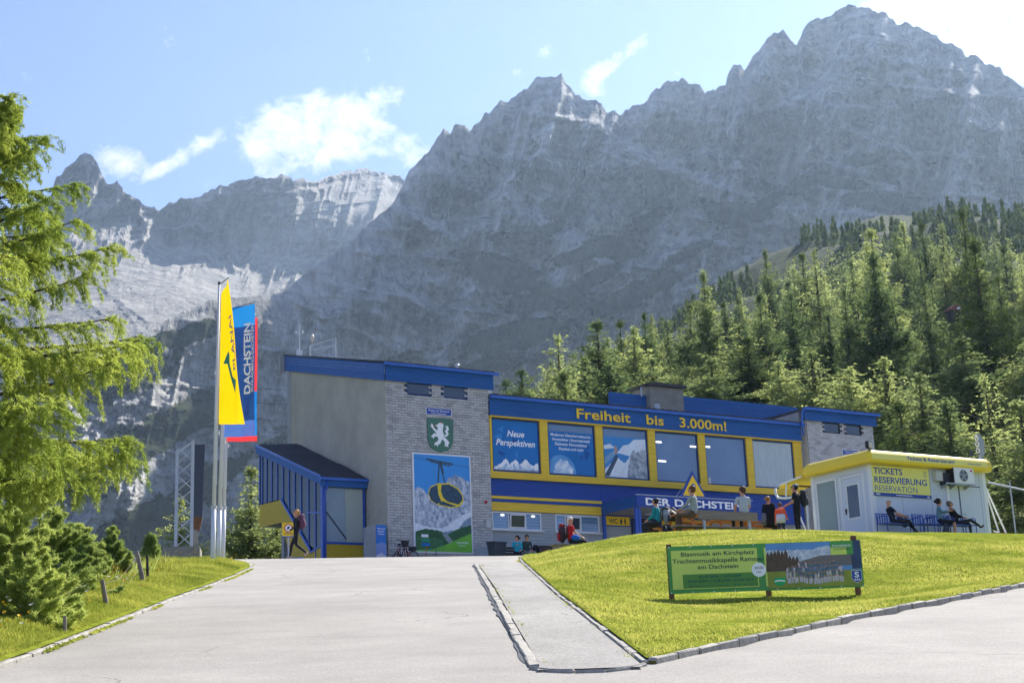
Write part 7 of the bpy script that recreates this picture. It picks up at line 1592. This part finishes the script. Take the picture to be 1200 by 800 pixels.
BIG = [(1156,243,195,1.0,'spruce',0,'tallest dark conifer near the right edge with a bare lower trunk'),(1040,268,205,1.25,'larch',1,'tall broad larch on the skyline left of the twin slim larches'),(1072,272,215,.9,'larch',4,'slim larch right of the broad skyline larch'),
       (1084,260,220,.85,'larch',2,'slim dark larch, right of a twin on the skyline'),(1108,258,225,.9,'spruce',2,'dark conifer rising between the slim larches and the tallest one'),(1128,264,230,1.0,'larch',0,'larch just left of the tallest right hand conifer'),(1188,312,170,1.0,'larch',3,'larch at the right edge of the picture, half cut by the frame'),
       (1020,344,140,1.1,'larch',3,'bright larch in front of the broad skyline larch'),(1102,336,150,1.15,'larch',0,'bright larch left of the small red roofed hut'),(1064,364,165,1.0,'larch',4,'small larch between the two bright front larches'),(914,292,230,.8,'larch',2,'very slim pointed larch on the left shoulder of the forest'),
       (956,296,210,1.2,'larch',1,'tall larch with rounded crown in the middle of the forest'),(938,344,150,1.2,'larch',0,'bushy larch above the right tower of the station'),(980,368,145,1.2,'larch',5,'pale larch behind the kiosk roof lamp'),(906,346,160,1.1,'larch',3,'larch above the right end of the blue parapet'),
       (655,393,120,1.5,'larch',3,'bright broad larch behind the station, leftmost of the row'),(687,420,130,1.1,'larch',0,'small larch second from the left behind the station'),(709,377,135,1.2,'larch',1,'larch left of a pair above the blue parapet left end'),(736,374,140,1.1,'spruce',1,'dark conifer above the chimney'),
       (750,385,130,1.1,'larch',5,'larch just right of the dark conifer above the chimney'),(762,366,170,.8,'larch',2,'slim pale larch behind the chimney group'),(771,369,175,.8,'larch',4,'second slim pale larch behind the chimney group'),(790,376,180,1.0,'larch',0,'pale larch at the sunlit meadow edge'),(815,355,160,1.1,'larch',1,'larch above the sunlit meadow patch'),
       (839,318,155,1.0,'larch',2,'tall slim larch standing highest behind the middle of the roof'),(870,380,140,1.3,'larch',3,'low broad larch right of the tall slim one'),(883,396,130,1.1,'spruce',0,'dark conifer above the word end of the roof'),(611,433,125,1.2,'larch',5,'small larch tip just right of the grey tower'),(596,446,130,1.0,'larch',0,'smallest larch tip beside the grey tower roof'),
       (1140,395,120,1.3,'larch',1,'full larch right of the red roofed hut'),(1040,420,105,1.3,'larch',0,'near larch directly above the kiosk sign'),(1085,440,100,1.3,'larch',5,'near larch above the middle of the kiosk roof'),(1165,440,95,1.3,'larch',3,'near larch above the ring antenna'),(1195,470,88,1.2,'larch',1,'near dark larch at the right edge above the pipe rail'),(1000,430,108,1.2,'larch',4,'near larch above the right tower window'),
       (1120,470,92,1.2,'larch',2,'near larch between kiosk roof and the hut'),(1060,470,90,1.1,'spruce',1,'near dark conifer behind the kiosk roof'),(960,410,115,1.2,'larch',3,'near larch above the right tower roof'),(920,425,118,1.1,'larch',5,'near larch above the gutter of the right tower'),(840,420,125,1.1,'larch',1,'near larch peeping over the blue parapet'),(720,425,118,1.2,'larch',4,'near larch left of the chimney cap'),
       (670,435,115,1.2,'larch',2,'near larch behind the left end of the letters'),(770,420,122,1.1,'larch',0,'near larch right of the chimney cap'),(1215,400,120,1.4,'larch',0,'larch cut by the right picture edge'),(1170,380,140,1.0,'larch',2,'larch behind the full one right of the hut')]
placed = []
for (px, ty, D, wd, kind, k, lb) in BIG:
    p = at(px, 500, D); z = terr(p[0], p[1]); tp = at(px, ty, D)[2]; h = tp-z
    plant(kind, k, (p[0], p[1], z), h, lb, 'larches and conifers behind the station', wid=wd*20*.9/max(h, 6) if h < 12 else wd); placed.append((p[0], p[1]))
envx = [590, 620, 655, 700, 760, 815, 850, 880, 900, 950, 1000, 1040, 1100, 1160, 1200]; envy = [452, 436, 410, 395, 378, 365, 348, 332, 312, 288, 276, 272, 270, 264, 272]
MARK = [(600, 'just right of the grey tower roof'), (650, 'above the second window'), (700, 'above the first lettering on the roof edge'), (742, 'left of the chimney'), (775, 'right of the chimney'), (830, 'above the middle of the blue parapet'), (880, 'above the right part of the blue parapet'), (930, 'above the right tower gutter'), (980, 'above the right tower'), (1030, 'above the kiosk floodlight'), (1075, 'above the kiosk sign'), (1125, 'above the air conditioner'), (1165, 'above the ring antenna'), (1230, 'at the right picture edge')]
LATE = []
rt = random.Random(77); cnt = 0; tries = 0
ZON = ['on the near slope', 'on the middle slope', 'on the far slope']
while cnt < 185 and tries < 40000:
    tries += 1; px = rt.uniform(600, 1290); D = 110*math.exp(rt.random()**.7*math.log(585/110)); 
    if D < 300 and rt.random() < .74: continue
    p = at(px, 500, D); x, y = p[0], p[1]; z = terr(x, y)
    if any((x-a)**2+(y-b)**2 < (2.2+D*.006)**2 for a, b in placed): continue
    h = rt.uniform(11, 21) if D < 350 else rt.uniform(11, 17)
    # open sunlit meadow patches stay free
    v = CM.T @ np.array([x, y, z-EYE]); py = 400-FPX*v[1]/v[2]; pxb = 600+FPX*v[0]/v[2]; tpy = 400-FPX*(CM.T @ np.array([x, y, z+h-EYE]))[1]/(CM.T @ np.array([x, y, z+h-EYE]))[2]
    env = np.interp(pxb, envx, envy)
    if tpy < env+rt.uniform(0, 10): continue
    if 745 < pxb < 830 and 430 < py < 478 and D > 130: continue
    if 990 < pxb < 1090 and 380 < py < 410 and D < 300: continue
    if 1105 < pxb < 1132 and tpy < 372 and D < 195 and tpy > 250: continue
    kind = 'small' if D > 300 else ('spruce' if rt.random() < .22 else 'larch'); k = rt.randrange({'small': 3, 'spruce': 3, 'larch': 6}[kind])
    zone = 0 if D < 200 else (1 if D < 380 else 2)
    if kind == 'small': mk_ = min(MARK, key=lambda q: abs(q[0]-pxb))[1]; plant(kind, k, (x, y, z), h, 'small hazy conifer on the far forest slope '+mk_, 'far conifers '+mk_, wid=rt.uniform(.9, 1.3))
    else: LATE.append((pxb, tpy, kind, k, (x, y, z), h, rt.uniform(.9, 1.3), zone))
    placed.append((x, y)); cnt += 1
groups_ = {}
for it in LATE:
    mk = min(MARK, key=lambda q: abs(q[0]-it[0]))[1]; groups_.setdefault((mk, it[2]), []).append(it)
ORD = ['nearest', 'second nearest', 'third nearest', 'fourth nearest', 'fifth nearest', 'sixth nearest', 'seventh nearest', 'eighth nearest', 'ninth nearest', 'tenth nearest', 'eleventh nearest', 'twelfth nearest', 'thirteenth nearest', 'fourteenth nearest', 'fifteenth nearest', 'sixteenth nearest', 'seventeenth nearest', 'eighteenth nearest', 'nineteenth nearest', 'twentieth nearest', 'farthest but one', 'farthest']
for (mk, kd), its in groups_.items():
    its.sort(key=lambda q: q[4][1])
    for i, (pxb, tpy, kind, k, p, h, wd, zone) in enumerate(its):
        nm_ = {'larch': 'light green larch', 'spruce': 'dark conifer'}[kd]
        plant(kind, k, p, h, (ORD[min(i, 21)]+' '+nm_+' of the forest '+mk), {'larch': 'larches in the mixed forest', 'spruce': 'dark conifers in the mixed forest'}[kd], wid=wd)
# distant wood on the hill shoulder and dwarf pine: one mass
g = np.random.default_rng(5); C = []; n_ = 0
while n_ < 600:
    px = g.uniform(560, 1300); D = g.uniform(430, 600); p = at(px, 500, D); z = terr(p[0], p[1])
    if vnoise(np.array([p[0]*.02]), np.array([p[1]*.02]), 9)[0] < .45: continue
    h = g.uniform(4, 8)
    v = CM.T @ np.array([p[0], p[1], z+h-EYE]); tpy = 400-FPX*v[1]/v[2]
    if px > 930 and tpy < 252+g.uniform(0, 14) and px < 1095: continue
    m_ = 60; f = g.uniform(0, 1, m_)**1.3; a = g.uniform(0, 6.28, m_); r = h*.2*(1-f)*g.uniform(.5, 1, m_)
    C.append(np.stack([p[0]+np.cos(a)*r, p[1]+np.sin(a)*r, z+f*h], 1)); n_ += 1
C = np.concatenate(C); V = tri_cloud(C, np.full(len(C), 1.3), np.tile([0, 0, 1.0], (len(C), 1)), g, .5, .5)
tag(mesh_np('distant_wood', V, np.arange(len(V)).reshape(-1, 3), M['spruce'], kind='stuff'), 'distant wood of small conifers fading on the hill shoulder', 'forest')
# hut with the red roof in the forest
ht = at(1118, 372, 185); hut = thing('forest_hut', 'tiny wooden hut with red and white roof among the trees', 'hut', (ht[0], ht[1], ht[2]+.2), .3); hut.scale = (.5, .5, .5)
MB().box(-1.3, 1.3, -1.2, 1.2, -1.2, 1.3).build('wall', M['wood_dark'], hut); MB().prism([(-1.9, 1.2), (1.9, 1.2), (.9, 2.25), (-.6, 2.35)], 1, -1.7, 1.7).build('roof', mat('hut_roof', srgb('#7a3a38'), .8, .2, 2.0), hut); MB().prism([(-.2, 1.3), (1.2, 1.3), (.85, 1.9), (.3, 1.9)], 1, -1.73, -1.70).build('roof_panel', M['white'], hut)
# larch behind the stair annex, down the slope
for k_, (px, ty, D, wd, key, lb) in enumerate(((292, 546, 80, 1.25, ('larch', 1), 'shaded larch standing behind the glazed stair annex'), (326, 590, 82, 1.3, ('larch', 0), 'low bushy larch right behind the railing'), (283, 600, 86, 1.2, ('larch', 5), 'low larch between the flagpoles and the annex'), (215, 583, 66, .9, ('larch', 1), 'young larch behind the concrete block and the lattice mast'))):
    p = at(px, 600, D); z = terr(p[0], p[1]); tp = at(px, ty, D)[2]; h = tp-z; plant(key[0], key[1], (p[0], p[1], z), h, lb, 'larches below the road edge', wid=wd*min(1.6, 9/h) if h > 4 else wd)

# close trees on the left: detailed larch with drooping sprays
def close_larch(name, label, p, h, Rb, seed, ntuft, az_list=None, leaf=M['larch'], clear=.05, tri=.055, dens=1.0, sag=.26, name_t='larch_tree', env=None):
    g = np.random.default_rng(seed); e = tag(empty(name_t, tuple(p)), label, 'tree'); tk = MB(); big = env is not None
    tk.tube([(0, 0, -1.5), (0, 0, .3), (.03*h*.3, 0, h*.5), (0, .02*h, h)], [.19*h/9, .15*h/9, .09*h/9, .012], 10)
    tko = tk.build('trunk', M['bark'], e, smooth=True); bk = MB(); C = []; Dd = []; Wt = []
    nb = int(h*(11 if env is not None else 26)*dens); ga = g.uniform(0, 6.28)
    for z in np.sort(h*(clear+(1-clear)*g.uniform(0, 1, nb))):
        f = z/h; ga += 2.4+g.normal(0, .4); L = Rb*((1-f)**(.62 if env is not None else .95))*g.uniform(.6, 1.12)+(.15 if env is not None else .05)
        if env is not None: L *= env(f, ga)
        up = (.12 if big else .35)+.45*f+g.normal(0, .08); d = np.array([math.cos(ga), math.sin(ga), up]); s = np.linspace(0, 1, 12)
        P = np.array([0, 0, z])+d*(s*L)[:, None]; P[:, 2] += -sag*L*s**1.5+.10*L*s**4; P[:, :2] += np.cumsum(g.normal(0, .012*L, (12, 2)), 0)
        bk.tube(P, list(np.linspace(.030, .006, 12)*(L/2.5+.3)), 5, cap=False)
        side = np.array([-math.sin(ga), math.cos(ga), 0]); nt = int(10+16*L)
        for q in range(nt):                       # side twigs, hanging
            t_ = g.uniform(.12, 1)**.85; b = np.array([np.interp(t_, s, P[:, i]) for i in range(3)]); sg = g.choice([-1, 1]); l2 = (.16+.30*(1-t_))*L*g.uniform(.5, 1.1)*.75+(.10 if big else .02)
            dv = side*sg*g.uniform(.4, 1)+d*g.uniform(.3, .9)*np.array([1, 1, .3]); dv /= np.linalg.norm(dv); m_ = int(4+l2*(38 if big else 60)*dens); u = np.linspace(0.05, 1, m_)
            T = b+dv*(u*l2)[:, None]; T[:, 2] += (-.55 if big else .15)*l2*u**1.6
            C.append(T+g.normal(0, .012, T.shape)); dd = np.tile(dv, (m_, 1)); dd[:, 2] += u*(-1.0 if big else .4); Dd.append(dd)
            if q % 3 == 0:
                bk.tube([T[0], T[m_//2], T[-1]], [.006, .004, .002], 3, cap=False)
            if big and g.random() < .55:                     # hanging sprays
                h2 = g.uniform(.12, .34)*(.5+L/4); m2 = int(5+h2*40); u2 = np.linspace(0, 1, m2); b2 = T[g.integers(m_//2, m_)]; H2 = b2+np.stack([u2*0+dv[0]*u2*.06, u2*0+dv[1]*u2*.06, -u2*h2], 1); C.append(H2+g.normal(0, .010, H2.shape)); Dd.append(np.tile([0, 0, -1.0], (m2, 1)))
    C = np.concatenate(C); Dd = np.concatenate(Dd); k = max(1, round(ntuft/len(C))); C = np.repeat(C, k, 0)+g.normal(0, .014, (len(C)*k, 3)); Dd = np.repeat(Dd, k, 0)
    V = tri_cloud(C, tri*g.uniform(.6, 1.4, len(C)), Dd, g, .14, .8 if big else 1.1)
    bk.build('branches', M['bark'], e, 'stuff'); mesh_np('needles', V, np.arange(len(V)).reshape(-1, 3), leaf, e, kind='stuff'); return e
def bz(x, y): return float(bank_h(np.array([x]), np.array([y]))[0])
def envl(f, a): return float(np.interp(f, [0, .12, .24, .46, .58, .68, .80, .90, 1], [.9, 1.2, 2.0, 2.35, 1.9, 1.45, 1.0, .72, .2]))/(2.9*((1-f)**.62)+.15)*1.08
p = at(-42, 600, 19.5); close_larch('x', 'large bright larch with drooping branches at the left edge of the picture', (p[0], p[1], bz(p[0], p[1])-.3), 7.7, 2.9, 41, 330000, clear=.22, sag=.22, tri=.046, env=envl)
p = at(8, 640, 23.5); close_larch('x', 'bushy dark green sapling under the large larch at the left edge', (p[0], p[1], bz(p[0], p[1])-1.2), 3.6, 1.7, 43, 170000, leaf=M['bush'], sag=.12, tri=.06)
p = at(62, 640, 26.5); close_larch('x', 'bushy sapling with pointed top right of the dark one, above the flowers', (p[0], p[1], bz(p[0], p[1])-1.0), at(62, 598, 26.5)[2]-bz(p[0], p[1])+1.0, 1.25, 44, 120000, leaf=M['bush'], sag=.10, tri=.06)
p = at(28, 650, 21.5); close_larch('x', 'low bright sapling in front of the dark bushes at the left picture edge', (p[0], p[1], bz(p[0], p[1])-.8), at(28, 640, 21.5)[2]-bz(p[0], p[1])+.8, 1.2, 52, 90000, leaf=M['bush'], sag=.08, tri=.05)
p = at(92, 650, 32); close_larch('x', 'round topped green sapling left of the slender pointed one', (p[0], p[1], bz(p[0], p[1])-.8), at(92, 618, 32)[2]-bz(p[0], p[1])+.8, 1.2, 53, 80000, leaf=M['bush'], sag=.06, tri=.06)
p = at(100, 660, 30); close_larch('x', 'small thin sapling behind the nearest leaning post', (p[0], p[1], bz(p[0], p[1])-.8), at(105, 632, 30)[2]-bz(p[0], p[1])+.8, .95, 45, 80000, leaf=M['bush'], sag=.05, tri=.055)
p = at(131, 660, 33); close_larch('x', 'slender pointed larch sapling between the two leaning posts', (p[0], p[1], bz(p[0], p[1])-.8), at(131, 620, 33)[2]-bz(p[0], p[1])+.8, .95, 46, 90000, leaf=M['bush'], sag=.04, tri=.06)
p = at(176, 650, 40); close_larch('x', 'young larch tip beside the left end of the concrete block', (p[0], p[1], bz(p[0], p[1])-.8), at(176, 628, 40)[2]-bz(p[0], p[1])+.8, .6, 47, 25000, leaf=M['bush'], sag=.04, tri=.07)
# sundry tall stalks and shrubs at the bank edge
g = np.random.default_rng(8); n = 20000; yb = g.uniform(16, 39, n); kx = np.interp(yb, [p[1] for p in KL], [p[0] for p in KL]); xb = kx-1.9-2.6*g.uniform(0, 1, n); cl = vnoise(xb*1.1, yb*.8, 33); k = cl > .42; xb, yb, cl = xb[k], yb[k], cl[k]
tag(blades('bank_herbs', M['bush'], xb, yb, bank_h(xb, yb)-.02, (.25+.5*cl)*g.uniform(.5, 1.1, len(xb)), .018, .7, 27), 'tall herbs and brush along the outer edge of the left bank', 'undergrowth')
# ------------------------------------------------------------------ haze
m = bpy.data.materials.new('air'); m.use_nodes = True; N = m.node_tree.nodes; L = m.node_tree.links; N.clear()
o_ = N.new('ShaderNodeOutputMaterial'); pv = N.new('ShaderNodeVolumePrincipled'); pv.inputs['Density'].default_value = HAZE
pv.inputs['Color'].default_value = (.55, .75, 1.0, 1); pv.inputs['Anisotropy'].default_value = .52
L.new(pv.outputs[0], o_.inputs['Volume'])
hz = MB().box(-2600, 2600, -900, 3900, -160, 1650).build('haze', m); tag(hz, 'thin blue summer haze filling the air of the valley', 'haze', kind='stuff')
